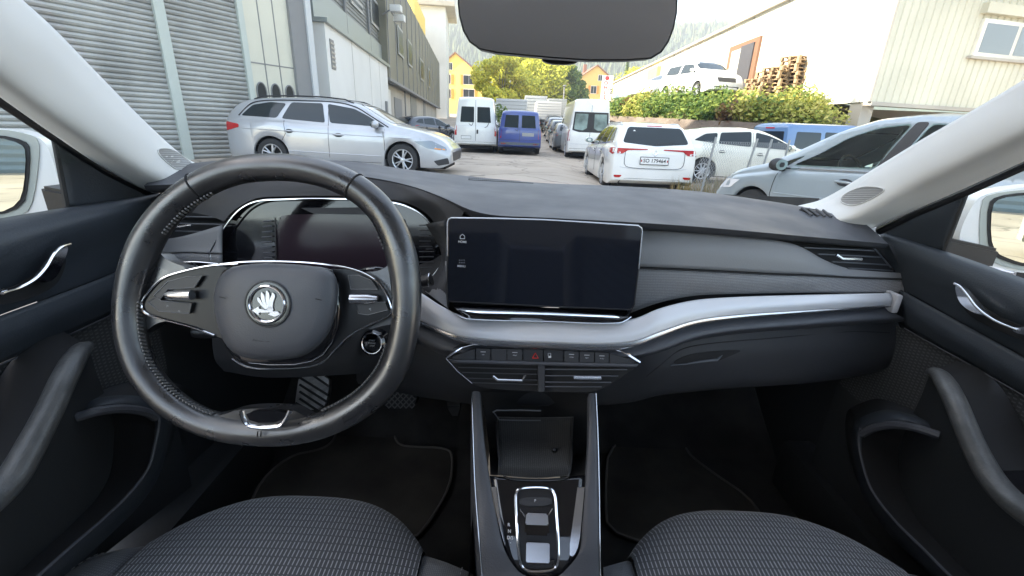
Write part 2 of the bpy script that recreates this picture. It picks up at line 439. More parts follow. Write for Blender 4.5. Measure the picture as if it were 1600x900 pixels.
# end of trim, right
bm = bmesh.new(); add_box(bm, (-.006, -.01, -.021), (.006, .02, .014), Matrix.Translation(PY(1397, 470, .757)), bev=.004); obj('trim_end_cap', bm, M_silver, dashtop)
# --- grey shelf strip under the silver trim and the lower dash ---
g0 = [p+Vector((0, .012, -.006)) for p in sc]
g1 = Y3([(560, 505, .70), (610, 520, .66), (655, 535, .615), (690, 552, .59), (716, 552, .578), (790, 550, .578), (860, 552, .576), (940, 554, .578), (985, 557, .58), (1030, 550, .585), (1085, 530, .605), (1150, 519, .628), (1250, 511, .668), (1330, 505, .71), (1416, 500, .775)])
g2 = [p+Vector((0, .015, -.012)) for p in g1]
loft('dash_lower_edge', [g0, [a.lerp(b, .5)+Vector((0, -.012, 0)) for a, b in zip(g0, g1)], g1, g2], M_dash, dashtop, n=110, sub=3)
h1 = Y3([(560, 545, .71), (610, 560, .68), (655, 580, .65), (690, 600, .63), (725, 610, .62), (790, 612, .62), (860, 612, .62), (940, 612, .62), (990, 600, .615), (1030, 585, .61), (1085, 565, .62), (1150, 560, .64), (1250, 555, .68), (1330, 545, .72), (1416, 535, .79)])
h2 = Y3([(560, 600, .78), (610, 610, .76), (655, 620, .74), (690, 625, .70), (725, 630, .68), (790, 635, .66), (860, 635, .66), (940, 633, .66), (990, 628, .655), (1030, 618, .65), (1085, 612, .655), (1150, 606, .67), (1250, 600, .71), (1330, 590, .75), (1416, 570, .81)])
h3 = [p+Vector((0, .16, -.05)) for p in h2]
low = loft('lower_dash', [g2, h1, h2, h3], M_dashdark, dashtop, n=100, sub=4)
# glovebox handle
TL = bvh_of([low])
patch('glovebox_handle', chaikin([(1046, 569), (1068, 556), (1095, 550), (1165, 545), (1140, 556), (1118, 565), (1085, 567)]), camhit(TL), M_void, dashtop, off=.001, depth=.002)
tube('glovebox_handle_lip', [camhit(TL)(x, y)[0]+Vector((0, -.002, 0)) for x, y in [(1047, 570), (1070, 568), (1095, 564), (1120, 561), (1128, 554)]], [.0008, .0012, .002, .0026, .0005], M_dash, dashtop, 6)
tube('glovebox_seam', [camhit(TL)(x, y)[0] for x, y in [(1010, 588), (1030, 572), (1060, 548), (1100, 538), (1200, 529), (1330, 518), (1390, 520)]], .0009, M_void, dashtop, 6, n=50)

# --- side vent, right ---
vb = Y3([(1245, 382, .73), (1300, 389, .765), (1350, 392, .80), (1385, 395, .815), (1400, 428, .83)])
loft('vent_recess', [Y3([(1243, 381, .735), (1300, 386, .765), (1372, 389, .81)]), Y3([(1270, 400, .78), (1320, 405, .80), (1388, 410, .84)]), Y3([(1300, 415, .77), (1345, 426, .79), (1400, 430, .83)])], M_void, dashtop, n=20)
for a, b in (((1256, 387, .728), (1366, 392, .795)), ((1278, 397, .735), (1378, 402, .802)), ((1300, 409, .742), (1388, 414, .808)), ((1325, 419, .755), (1395, 423, .812))):
    tube('vent_slat', Y3([a, b]), .0014, M_dash, dashtop, 6)
tube('vent_tab', Y3([(1307, 398, .735), (1316, 404, .732), (1346, 405, .745)]), .0026, M_satin, dashtop, 8)
tube('vent_edge', Y3([(1366, 388, .79), (1392, 418, .80)]), .0012, M_dash, dashtop, 6)
# --- side vent + panels, left (behind the wheel) ---
loft('vent_recess', [Y3([(235, 340, .76), (300, 338, .75), (375, 336, .73)]), Y3([(235, 360, .78), (300, 358, .77), (370, 350, .76)]), Y3([(235, 385, .76), (280, 380, .75), (350, 358, .73)])], M_void, dashtop, n=20)
for a, b in (((262, 338, .735), (362, 340, .70)), ((275, 349, .73), (354, 351, .70)), ((275, 361, .73), (340, 363, .70))):
    tube('vent_slat', Y3([a, b]), .0014, M_dash, dashtop, 6)
tube('vent_tab', Y3([(278, 355, .72), (300, 352, .715)]), .0028, M_satin, dashtop, 8)
loft('decor_panel', [Y3([(200, 385, .76), (245, 376, .735), (290, 368, .71), (345, 352, .69)]), Y3([(200, 392, .75), (245, 388, .73), (290, 385, .705), (345, 385, .685)]), Y3([(200, 399, .745), (245, 396, .725), (290, 394, .70), (345, 396, .68)])], M_panel, dashtop, n=24, thick=.003)
loft('ribbed_panel', [Y3([(200, 401, .745), (245, 398, .725), (290, 396, .70), (345, 398, .68)]), Y3([(200, 420, .742), (245, 412, .722), (290, 412, .697), (345, 415, .678)])], M_gauze, dashtop, n=24, thick=.003)
bm = bmesh.new(); ss = crom(Y3([(245, 402, .722), (290, 400, .697), (345, 402, .677)]), 60)
for i in range(0, 58, 2): add_tube(bm, [ss[i], ss[i+1]], .0006, 4)
obj('seam_stitching', bm, M_thread_l, dashtop)
# light switch panel
lsp = patch('light_switch_panel', chaikin([(255, 412), (300, 409), (340, 412), (345, 425), (258, 428)], 2), planehit(PY(300, 418, .675), (0, -1, .25)), M_piano, dashtop, off=0, depth=.02)
for i, x in enumerate((274, 290, 308)):
    text_obj('switch_symbol', 'D' if i != 1 else 'O', PY(x, 417, .668), (1, 0, 0), (0, .25, 1), .0032, M_icon, lsp)
tube('switch_panel_edge', Y3([(256, 413, .671), (300, 409, .668), (341, 412, .668)]), .0009, M_satin, dashtop, 6, n=14)

# --- instrument binnacle ---
bo = [(318, 402), (330, 378), (350, 350), (372, 327), (400, 314), (440, 311), (500, 311), (560, 312), (615, 317), (650, 329), (672, 349), (684, 375), (692, 400), (690, 412), (668, 445), (640, 470), (350, 470), (330, 420)]
NB = Vector((0, -1, .18)).normalized(); PB = PY(500, 380, .695)
def binn(px, py, h=0): return PP(px, py, PB+NB*h, NB)
bin_ = patch('instrument_binnacle', chaikin(bo[:], 1), planehit(PB-NB*.012, NB), M_piano, CAR, step=30, off=0, depth=.03)
tube('binnacle_chrome', [binn(x, y, .004) for x, y in [(345, 425), (336, 412), (328, 399), (336, 380), (352, 354), (374, 328), (400, 315), (440, 312), (500, 311), (560, 312), (615, 317), (650, 329), (672, 349), (684, 375), (692, 400), (690, 412), (676, 432), (664, 446)]], .0016, M_chrome, dashtop, 8, n=90)
loft('binnacle_hood', [[binn(x, y, .004) for x, y in [(350, 346), (360, 334), (372, 324), (400, 310), (440, 307), (500, 306), (560, 307), (618, 313), (654, 325), (677, 346), (695, 390)]],
     Y3([(330, 338, .71), (345, 322, .71), (365, 309, .71), (400, 299, .71), (440, 293, .71), (500, 290, .71), (560, 291, .71), (622, 298, .71), (665, 312, .69), (690, 330, .67), (705, 380, .65)]),
     Y3([(300, 332, .73), (325, 306, .72), (360, 292, .72), (400, 284, .72), (440, 279, .72), (500, 276, .72), (560, 278, .72), (615, 286, .715), (660, 298, .70), (700, 315, .665), (725, 330, .64)])], M_dashdark, dashtop, n=70, sub=4)
patch('display', chaikin([(430, 338), (470, 334), (600, 336), (640, 345), (640, 440), (432, 440)], 1), planehit(PB-NB*.006, NB), mat('cluster_display', (.028, .018, .024), .12, coat=.3), dashtop, step=40, off=0, depth=.004)
tube('display_edge', [binn(x, y, -.004) for x, y in [(432, 425), (431, 380), (430, 340)]], .0012, M_black, dashtop, 6)
patch('cluster_visor', [(470, 325), (560, 324), (600, 330), (600, 336), (490, 334)], planehit(PB-NB*.002, NB), M_dashdark, dashtop, step=40, off=0, depth=.004)
for k in range(9):
    tube('cluster_side_rib', [binn(407+k*.3+abs(k-4)*1.2, 346+k*8.2, -.005), binn(425, 345+k*8.2, -.005)], .0012, M_dash, dashtop, 5)
    tube('cluster_side_rib', [binn(655, 352+k*8.2, -.005), binn(672+k*1.2-abs(k-5)*1.5, 352+k*8.2, -.005)], .0008, M_dashdark, dashtop, 5)
# fascia beside the binnacle
loft('fascia_side', [Y3([(694, 345, .645), (698, 400, .640), (699, 478, .622)]), Y3([(665, 350, .69), (690, 402, .675), (662, 452, .655)])], M_dashdark, dashtop, n=16, thick=.003)
loft('fascia_side', [Y3([(664, 455, .655), (690, 410, .672), (697, 408, .64)]), Y3([(700, 482, .60), (699, 480, .61), (699, 479, .622)])], M_panel, dashtop, n=12, thick=.003)

# --- infotainment screen ---
NS = Vector((-.02, -1, .16)).normalized(); PS = PY(850, 410, .59)
def scr(px, py, h=0): return PP(px, py, PS+NS*h, NS)
so_ = chaikin([(701, 340), (852, 342), (1004, 353), (1004, 365), (989, 482), (840, 478), (699, 470), (697, 462)], 1)
so_ = [(704, 340), (850, 343), (998, 352), (1003, 356), (1004, 362), (991, 476), (988, 482), (984, 484), (840, 478), (703, 471), (699, 468), (698, 463), (699, 346), (701, 342)]
screen = patch('infotainment_screen', so_, planehit(PS, NS), M_screen, CAR, step=400, off=0, depth=.014)
tube('screen_edge', [scr(x, y, .0002) for x, y in [(699, 400), (699, 348), (701, 342.5), (705, 340.5), (775, 341.4), (850, 343.6), (925, 348), (997, 352.6), (1002.5, 356.5), (1003.5, 362), (998, 420)]], .0011, M_satin, dashtop, 6)
tube('screen_edge', [scr(x, y, .0002) for x, y in [(998, 420), (991, 476), (988, 482), (984, 484), (840, 478), (703, 471), (699, 468), (698.3, 463), (699, 400)]], .0009, M_black, dashtop, 6)
# icons
r_, u_ = Vector((1, 0, -.03)), Vector((0, .16, 1))
tube('home_icon', [scr(x, y, .0006) for x, y in [(719, 373), (719, 369), (722.5, 366), (726, 369), (726, 373), (719, 373)]], .00045, M_icon, screen, 5)
text_obj('home_label', 'HOME', scr(722.5, 378, .0004), r_, u_, .0030, M_icon, screen, bold=.01)
bm = bmesh.new()
for i in range(3):
    for j in range(2):
        bmesh.ops.create_icosphere(bm, subdivisions=1, radius=.0006, matrix=Matrix.Translation(scr(718+i*3.6, 406.5+j*4, .0004)))
obj('menu_icon', bm, M_icon, screen)
text_obj('menu_label', 'MENU', scr(721, 416, .0004), r_, u_, .0030, M_icon, screen, bold=.01)
# slider bar beneath the screen
loft('screen_ledge', [Y3([(706, 472, .60), (840, 480, .585), (988, 484, .60)]), Y3([(712, 482, .575), (840, 490, .57), (982, 494, .575)]), Y3([(722, 493, .572), (735, 499, .566), (965, 504, .566), (980, 498, .572)])], M_piano, dashtop, n=30, sub=3)
tube('screen_slider', Y3([(720, 485, .568), (750, 488, .562), (850, 490.5, .56), (960, 495, .562), (968, 496, .566)]), [.0008, .0022, .0022, .0022, .0008], M_chrome, dashtop, 8)
tube('ledge_edge', Y3([(713, 490, .570), (728, 498, .565), (850, 502, .562), (968, 504.5, .565), (986, 495, .572)]), .0009, M_satin, dashtop, 6, n=30)

# --- centre button bar and vents ---
NC = Vector((0, -1, .35)).normalized(); PC = PY(850, 560, .557)
def cen(px, py, h=0): return PP(px, py, PC+NC*h, NC)
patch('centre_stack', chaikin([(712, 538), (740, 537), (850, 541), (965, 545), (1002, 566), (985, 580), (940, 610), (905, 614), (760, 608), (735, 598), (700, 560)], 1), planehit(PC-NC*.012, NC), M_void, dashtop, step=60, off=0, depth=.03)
xs = [706, 743, 767, 792, 817, 849, 881, 905, 929, 952, 992]
top = lambda x: interp(x, [700, 738, 960, 998], [562, 541, 546, 566])+1.5
def bt(x): return interp(x, [706, 743, 849, 952, 992], [558, 544.5, 546.5, 551.5, 563])
def bb(x): return interp(x, [706, 849, 992], [561, 564.5, 568])
for i in range(10):
    a, b = xs[i]+.8, xs[i+1]-.8
    bo_ = [(a, bt(a)), (b, bt(b)), (b, bb(b)), (a, bb(a))]
    bt_o = patch('button', bo_, planehit(PC, NC), M_dashdark if i not in (4, 5) else M_black, CAR, step=60, off=0, depth=.008)
    m_ = (a+b)/2
    if i in (1, 3, 6, 7, 8):
        tube('button_mark', [cen(m_-4, bt(m_)+5, .0006), cen(m_+4, bt(m_)+5.2, .0006)], .0005, M_icon, bt_o, 4)
        text_obj('button_label', {1: 'OFF', 3: 'ASSIST', 6: 'CLIMA', 7: 'REST', 8: 'AUTO'}[i], cen(m_, bt(m_)+9.5, .0006), r_, (0, .35, 1), .0015, M_icon, bt_o)
    if i == 4:
        tube('hazard_triangle', [cen(x, y, .0006) for x, y in [(832, 559.5), (836.5, 551.5), (841, 559.7), (832, 559.5)]], .0007, M_red, bt_o, 5)
    if i == 5:
        tube('lock_mark', [cen(x, y, .0006) for x, y in [(856.5, 556), (856.5, 552), (860.5, 552), (860.5, 556)]], .0004, M_icon, bt_o, 4)
        bm = bmesh.new(); bmesh.ops.create_cube(bm, size=1, matrix=Matrix.Translation(cen(859, 557.7, .0004)) @ Matrix.Diagonal((.004, .0006, .0026, 1))); obj('lock_mark', bm, M_icon, bt_o)
loft('button_sill', [[cen(700, 562, .001), cen(850, 565.5, .001), cen(998, 569, .001)], [cen(704, 567, .001), cen(850, 571, .001), cen(994, 574, .001)]], M_dash, dashtop, n=20, thick=.004)
tube('stack_chrome', [cen(x, y, .002) for x, y in [(697, 560), (703, 555), (722, 543)]], [.001, .0024, .001], M_chrome, dashtop, 6)
tube('stack_chrome', [cen(x, y, .002) for x, y in [(970, 549), (984, 556), (1000, 566)]], [.001, .0024, .0018], M_chrome, dashtop, 6)
tube('stack_chrome', [cen(x, y, .002) for x, y in [(697, 560), (715, 580), (738, 599)]], .0009, M_satin, dashtop, 6)
tube('stack_top_line', [cen(x, y, .002) for x, y in [(722, 543), (740, 538.5), (850, 542), (960, 546), (972, 550)]], .0009, M_satin, dashtop, 6)
for y, xa, xb in ((575, 716, 840), (583, 722, 840), (592, 728, 840), (599, 738, 840)):
    tube('vent_slat', [cen(xa, y-1, 0), cen(xb, y+2, 0)], .0008, M_dashdark, dashtop, 6)
for y, xa, xb in ((577, 852, 980), (587, 852, 966), (597, 852, 955), (604, 852, 940)):
    tube('vent_slat', [cen(xa, y, 0), cen(xb, y+.5, 0)], .0009, M_dash, dashtop, 6)
patch('vent_divider', [(841, 571), (851, 571), (851, 612), (841, 612)], planehit(PC, NC), M_dashdark, dashtop, step=60, off=0, depth=.01)
tube('vent_tab', [cen(x, y, .006) for x, y in [(770, 588), (778, 594), (816, 595), (821, 586)]], .0022, M_satin, dashtop, 8)
tube('vent_tab', [cen(x, y, .006) for x, y in [(896, 590), (902, 590.5), (936, 591), (939, 590.5)]], .0028, M_satin, dashtop, 8)

# =====================================================================
# steering wheel
# =====================================================================
TW = R_(17); NW = Vector((-.03, -math.cos(TW), math.sin(TW))).normalized(); CW = PY(420, 468, .505)
AX = Vector((1, 0, 0)); AX = (AX-NW*AX.dot(NW)).normalized(); AY = NW.cross(AX).normalized()
if AY.z < 0: AY = -AY
def whl(px, py, h=0): return PP(px, py, CW+NW*h, NW)
outer = [(420, 240), (360, 247), (300, 272), (245, 316), (205, 375), (184, 450), (184, 520), (203, 583), (240, 632), (290, 668), (345, 688), (410, 696), (470, 693), (530, 676), (590, 640), (632, 590), (654, 520), (658, 450), (648, 385), (620, 325), (580, 284), (530, 257), (475, 243)]
po = [whl(x, y) for x, y in outer]
cc = sum(po, Vector())/len(po)
RT = .0165
pc = [p+(cc-p).normalized()*RT for p in po]
cen_line = crom(pc, 140, closed=True)
bm = bmesh.new()
rings = []
n = len(cen_line)
for i, p in enumerate(cen_line):
    d = (cen_line[(i+1) % n]-cen_line[i-1]).normalized(); s = d.cross(NW).normalized()
    if s.dot(p-cc) < 0: s = -s
    ang = math.atan2((p-cc).dot(AY), (p-cc).dot(AX))
    # thicker grips at the sides, thumb rests near 10 and 2
    ws = 1+.12*math.exp(-((abs(math.cos(ang))-1)/.35)**2)+.18*math.exp(-((ang-R_(20))/.25)**2)+.18*math.exp(-((ang-R_(162))/.25)**2)
    if ang < R_(-65) and ang > R_(-115): ws *= 1.05
    ring = []
    for k in range(16):
        a = 2*math.pi*k/16; cx, cz = math.cos(a), math.sin(a)
        rx = RT*(ws if cx < 0 else 1.0)
        ring.append(bm.verts.new(p+s*cx*rx*1.0+NW*cz*RT*1.02))
    rings.append(ring)
for i in range(n):
    a, b = rings[i], rings[(i+1) % n]
    for k in range(16): bm.faces.new((a[k], a[(k+1) % 16], b[(k+1) % 16], b[k]))
wheel = obj('steering_wheel', recalc(bm), M_leather, CAR)
# stitching on the inner edge
inner = [p+(cc-p).normalized()*RT*1.12+NW*.006 for p in crom(pc, 420, closed=True)]
arcs = {}
for i in range(0, 420, 2):
    p, q = inner[i], inner[(i+1) % 420]
    ang = math.degrees(math.atan2((p-cc).dot(AY), (p-cc).dot(AX)))
    if 32 < ang < 118 or -18 < ang < 25 or (150 < ang < 180) or ang < -178 or -115 < ang < -62: continue
    k_ = 0 if ang > 100 else (1 if ang > 0 else (2 if ang > -90 else 3))
    if k_ not in arcs: arcs[k_] = bmesh.new()
    add_tube(arcs[k_], [p+NW*.003, q-NW*.004], .0013, 5)
for b_ in arcs.values(): obj('rim_stitching', b_, M_thread, wheel)
# rim seams
for sx, sy in ((303, 285), (558, 290)):
    q = whl(sx, sy); i = min(range(n), key=lambda k: (cen_line[k]-q).length)
    p = cen_line[i]; d = (cen_line[(i+1) % n]-cen_line[i-1]).normalized(); s = d.cross(NW)
    tube('rim_seam', [p+s*math.cos(a)*RT*1.02+NW*math.sin(a)*RT*1.04 for a in [2*math.pi*k/20 for k in range(20)]], .0011, M_void, wheel, 5, closed=True)
def wpatch(name, poly, h, m, depth=.012, it=1, step=60): return patch(name, chaikin(poly, it) if it else poly, planehit(CW+NW*h, NW), m, wheel, step=step, off=0, depth=depth)
def dome(name, poly, h0, h1, m, inset=.18, it=2, parent=None):
    """raised pad: outline at height h0, face bulging to h1"""
    pl = chaikin(poly, it); cx = sum(p[0] for p in pl)/len(pl); cy = sum(p[1] for p in pl)/len(pl)
    rows = []
    for k, (sc_, hh) in enumerate([(1.0, h0-.02), (1.0, h0), (.985, lerp(h0, h1, .35)), (.95, lerp(h0, h1, .62)), (.88, lerp(h0, h1, .82)), (.7, lerp(h0, h1, .93)), (.4, h1), (.05, h1)]):
        rows.append([PP(cx+(x-cx)*sc_, cy+(y-cy)*sc_, CW+NW*hh, NW) for x, y in pl])
    bm = grid_bm(rows, closed=True); bm.faces.new(bm.verts[-len(pl):]) if False else None
    bm.verts.ensure_lookup_table(); bm.faces.new([bm.verts[len(bm.verts)-len(pl)+i] for i in range(len(pl))])
    recalc(bm)
    if sum((f.normal.dot(NW)*f.calc_area()) for f in bm.faces) < 0: bmesh.ops.reverse_faces(bm, faces=bm.faces)
    return obj(name, bm, m, parent or wheel, ang=75)
# leather webs joining rim and spokes
wpatch('spoke_web', [(196, 415), (222, 398), (247, 392), (262, 408), (300, 420), (300, 505), (250, 500), (225, 520), (196, 530)], -.004, M_leather, .02, 2)
wpatch('spoke_web', [(560, 425), (596, 424), (615, 405), (640, 400), (645, 420), (645, 540), (628, 540), (625, 510), (612, 505), (560, 520)], -.004, M_leather, .02, 2)
wpatch('spoke_web', [(300, 655), (345, 650), (375, 638), (455, 638), (475, 650), (505, 665), (540, 668), (500, 684), (420, 690), (330, 682)], .006, M_leather, .02, 2)
# gloss black spoke wings with chrome line
for nm_, wing in (('l', [(221, 478), (233, 455), (252, 436), (290, 424), (345, 413), (372, 430), (372, 540), (330, 522), (300, 510), (250, 497), (226, 489)]), ('r', [(500, 420), (548, 421), (574, 431), (595, 447), (612, 483), (606, 494), (566, 512), (545, 525), (520, 550), (495, 560)])):
    wpatch('spoke_cover', wing, .004, mat('spoke_black', (.007, .007, .008), .3, spec=.3), .016, 1)
tube('chrome_line', [whl(x, y, .0055) for x, y in [(372, 412), (330, 415), (290, 423), (254, 435), (234, 454), (221, 476), (227, 489), (252, 498), (300, 511), (335, 524)]], .0013, M_chrome, wheel, 6, n=50)
tube('chrome_line', [whl(x, y, .0055) for x, y in [(345, 413), (380, 409.5), (430, 408.5), (480, 410.5), (520, 415), (550, 421), (575, 431), (596, 448), (612, 483), (605, 494), (567, 512), (545, 525), (523, 547), (505, 565), (480, 573), (420, 576), (385, 573), (363, 560)]], .0013, M_chrome, wheel, 6, n=90)
# hub
dome('hub_base', [(340, 425), (372, 413), (490, 414), (530, 424), (535, 500), (515, 550), (480, 571), (400, 572), (360, 560), (335, 500)], .004, .012, M_piano, it=1)
pad = dome('airbag_cover', [(336, 448), (345, 428), (368, 414), (420, 411), (480, 414), (518, 421), (529, 440), (527, 480), (516, 520), (494, 545), (470, 559), (418, 564), (375, 558), (352, 541), (338, 505), (333, 475)], .012, .036, M_leather_worn)
text_obj('airbag_lettering', 'AIRBAG', whl(409, 531, .0335), AX, AY, .0042, M_void, pad, ext=.0012, bold=.01)
for x, y in ((347, 465), (497, 468)): tube('airbag_mark', [whl(x-4, y-1, .0355), whl(x+5, y+1, .036)], .0006, M_void, pad, 4)
# emblem: black disc, chrome ring, winged arrow
EC = whl(418, 475, .037); 
def disc(name, r0, r1, h, m, parent, d=.003, seg=40):
    bm = bmesh.new(); a = [[bm.verts.new(EC+(AX*math.cos(t)+AY*math.sin(t))*r+NW*z) for t in [2*math.pi*k/seg for k in range(seg)]] for r, z in ((r1, h-d), (r1, h), (r0, h), (r0, h-d))]
    for q in range(3):
        for k in range(seg): bm.faces.new((a[q][k], a[q][(k+1) % seg], a[q+1][(k+1) % seg], a[q+1][k]))
    if r0 < .001: pass
    return obj(name, recalc(bm), m, parent)
emb = disc('emblem', .0003, .0262, 0, M_piano, wheel, .006)
tube('emblem_rim', [EC+(AX*math.cos(t)+AY*math.sin(t))*.0262 for t in [2*math.pi*k/40 for k in range(40)]], .0012, M_black, emb, 6, closed=True)
tube('emblem_ring', [EC+(AX*math.cos(t)+AY*math.sin(t))*.0205+NW*.001 for t in [2*math.pi*k/40 for k in range(40)]], .0018, M_chrome, emb, 8, closed=True)
def eprism(poly, name='emblem_arrow'):
    bm = bmesh.new(); f = bm.faces.new([bm.verts.new(EC+AX*x*.001+AY*y*.001+NW*.0003) for x, y in poly])
    r = bmesh.ops.extrude_face_region(bm, geom=[f]); vv = [g for g in r['geom'] if isinstance(g, bmesh.types.BMVert)]
    bmesh.ops.translate(bm, verts=vv, vec=NW*.0016); return obj(name, recalc(bm), mat('emblem_silver', (.72, .72, .73), .35, metal=.4), emb)
eprism([(-17, -8), (-9, -3), (-9, -6), (2, -7), (2, -9.5), (-9, -10), (-9, -13)])
for q in range(4):
    o_ = [(-9, 3), (-5, 4), (0, 4), (4, 3)][q]; tp = [(-10, 8), (-6, 14), (0, 16), (7, 14)][q]
    eprism(chaikin([(-2+q*2.2, -6), (o_[0]-1.5, o_[1]), (tp[0]-1, tp[1]-2), tp, (tp[0]+3.2, tp[1]-4), (o_[0]+3, o_[1]-1), (1+q*2.0, -6)], 1), 'emblem_feather')
eprism([(4+math.cos(t)*3.6, -6+math.sin(t)*3.6) for t in [2*math.pi*k/14 for k in range(14)]], 'emblem_eye')
eprism([(6, -8), (13, -8), (16, -11), (10, -14), (2, -12)])
# wheel buttons (left and right clusters)
for bp_ in ([(240, 462), (262, 440), (292, 432), (316, 431), (304, 449), (262, 452), (250, 468)], [(231, 472), (244, 464), (252, 470), (300, 474), (296, 490), (248, 486)], [(544, 430), (560, 430), (580, 438), (590, 452), (548, 452)], [(556, 474), (602, 472), (606, 484), (575, 492), (560, 490)]):
    wpatch('wheel_button', bp_, .008, mat('button_satin', (.022, .023, .025), .45), .006, 0)
for bp_ in ([(240, 462), (262, 440), (292, 432), (316, 431), (304, 449), (262, 452), (250, 468)], [(231, 472), (244, 464), (252, 470), (300, 474), (296, 490), (248, 486)], [(544, 430), (560, 430), (580, 438), (590, 452), (548, 452)], [(556, 474), (602, 472), (606, 484), (575, 492), (560, 490)]):
    tube('button_edge', [whl(x, y, .0085) for x, y in bp_], .0005, M_panel, wheel, 4, closed=True)
for bx in ((252, 470), (270, 478)): text_obj('wheel_symbol', '|<' if bx[0] < 260 else '>|', whl(bx[0]+10, bx[1]+8, .0085), AX, AY, .0022, M_icon, wheel)
text_obj('wheel_symbol', '+', whl(590, 466, .0085), AX, AY, .004, M_icon, wheel)
text_obj('wheel_symbol', '<|', whl(578, 483, .0085), AX, AY, .0026, M_icon, wheel)
tube('thumb_roller', [whl(x, y, .013) for x, y in [(259, 461), (268, 461.5), (300, 461)]], [.0035, .0062, .0062], M_satin, wheel, 12)
tube('thumb_roller', [whl(x, y, .013) for x, y in [(548, 467), (575, 467), (590, 467)]], [.0062, .0062, .0035], M_satin, wheel, 12)
# bottom clip
tube('lower_clip', [whl(x, y, .025) for x, y in [(378, 642), (381, 655), (392, 666), (436, 666), (447, 655), (454, 641)]], .0028, M_chrome, wheel, 8, n=30)
wpatch('lower_spoke_insert', [(382, 642), (450, 642), (440, 660), (392, 661)], .0235, M_piano, .008, 1)
for dx in (0, 5): tube('leather_fold', [whl(403+dx, 674, .021), whl(402+dx, 682, .020)], .0007, M_void, wheel, 5)

# steering column, stalks, start button
loft('column_shroud', [Y3([(330, 500, .60), (335, 560, .61), (350, 580, .63)]), Y3([(420, 500, .55), (420, 560, .56), (420, 590, .59)]), Y3([(540, 500, .56), (545, 560, .57), (545, 585, .60)]), Y3([(610, 490, .62), (612, 540, .63), (600, 580, .67)])], M_dashdark, CAR, n=14, sub=6)
sbp = PY(582, 536, .575)
SBN = Vector((-.1, -1, .3)).normalized()
bm = bmesh.new()
def lathe(bm, prof, c, axis, seg=28):
    axis = Vector(axis).normalized(); a = axis.orthogonal().normalized(); b = axis.cross(a)
    rr = [[bm.verts.new(Vector(c)+axis*h+(a*math.cos(2*math.pi*k/seg)+b*math.sin(2*math.pi*k/seg))*r) for k in range(seg)] for r, h in prof]
    for p, q in zip(rr, rr[1:]):
        for k in range(seg): bm.faces.new((p[k], p[(k+1) % seg], q[(k+1) % seg], q[k]))
    bm.faces.new(rr[-1]); return bm
lathe(bm, [(.019, -.02), (.019, 0), (.016, .003), (.0135, .003), (.013, 0), (.001, .0005)], sbp, SBN); stb = obj('start_button', recalc(bm), M_piano, CAR)
tube('start_button_ring', [sbp+SBN*.003+(SBN.orthogonal().normalized()*math.cos(t)+SBN.cross(SBN.orthogonal().normalized())*math.sin(t))*.0148 for t in [2*math.pi*k/30 for k in range(30)]], .0011, M_satin, stb, 6, closed=True)
for k, s_ in enumerate(('START', 'ENGINE', 'STOP')): text_obj('start_label', s_, sbp+SBN*.0015+Vector((0, 0, .0042-.0042*k)), (1, -.1, 0), (0, .3, 1), .0022, M_icon, stb, ext=.0004)
stalk = tube('indicator_stalk', Y3([(400, 520, .57), (355, 520, .55), (318, 519, .54), (304, 518, .54)]), [.006, .006, .009, .008], M_black, CAR, 10)
text_obj('stalk_label', 'OFF SPEED', PY(332, 519, .529), (1, 0, 0), (0, .2, 1), .0024, M_icon, stalk)
tube('wiper_stalk', Y3([(600, 440, .62), (640, 438, .60), (662, 440, .59), (674, 436, .59)]), [.005, .006, .0085, .009], M_black, CAR, 10)
tube('stalk_ring', [PY(671, 437, .59)+Vector((0, math.cos(t)*.0095, math.sin(t)*.0095)) for t in [2*math.pi*k/20 for k in range(20)]], .001, M_satin, CAR, 6, closed=True)
tube('shift_paddle', Y3([(560, 424, .53), (578, 420, .525), (598, 421, .525), (608, 430, .53)]), .0022, M_piano, CAR, 8, n=12)
# =====================================================================
# centre console
# =====================================================================
def cy(py): return interp(py, [600, 610, 650, 750, 830, 900, 960], [.60, .585, .555, .50, .45, .42, .39])
def CN(px, py, dz=0, dy=0): return PY(px, py, cy(py)+dy)+Vector((0, 0, dz))
ro = [(737, 612), (739, 680), (742, 760), (748, 840), (753, 900), (757, 950)]
ri = [(751, 612), (756, 680), (765, 745), (777, 810), (790, 860), (812, 893), (830, 905), (835, 950)]
console = loft('centre_console', [[CN(x, y, -.25, .02) for x, y in ro], [CN(x-1, y, -.012) for x, y in ro], [CN(x+2, y) for x, y in ro], [CN(x-2, y) for x, y in ri], [CN(x+1, y, -.008) for x, y in ri]], M_dash, CAR, n=50, sub=3)
lo_ = [(931, 615), (934, 680), (936, 760), (937, 840), (938, 900), (938, 950)]
li = [(919, 615), (919, 680), (915, 745), (911, 810), (905, 860), (880, 893), (866, 905), (862, 950)]
loft('console_rail', [[CN(x, y, -.25, .02) for x, y in lo_], [CN(x+1, y, -.012) for x, y in lo_], [CN(x-2, y) for x, y in lo_], [CN(x+2, y) for x, y in li], [CN(x-1, y, -.008) for x, y in li]], M_dash, console, n=50, sub=3)
for pts in (ro, lo_):
    tube('rail_edge', [CN(x, y, .0006) for x, y in pts], .0008, M_satin, console, 5, n=40)
# gloss plate round the shifter
gp = loft('gloss_plate', [[CN(x, y, -.006) for x, y in [(765, 738), (778, 812), (791, 862), (812, 895)]], [CN(840, y, -.007) for y in (742, 812, 862, 896)], [CN(x, y, -.006) for x, y in [(916, 738), (911, 812), (904, 862), (880, 895)]]], M_piano, console, n=24, sub=5, thick=.004)
GT = bvh_of([gp]); gh = camhit(GT)
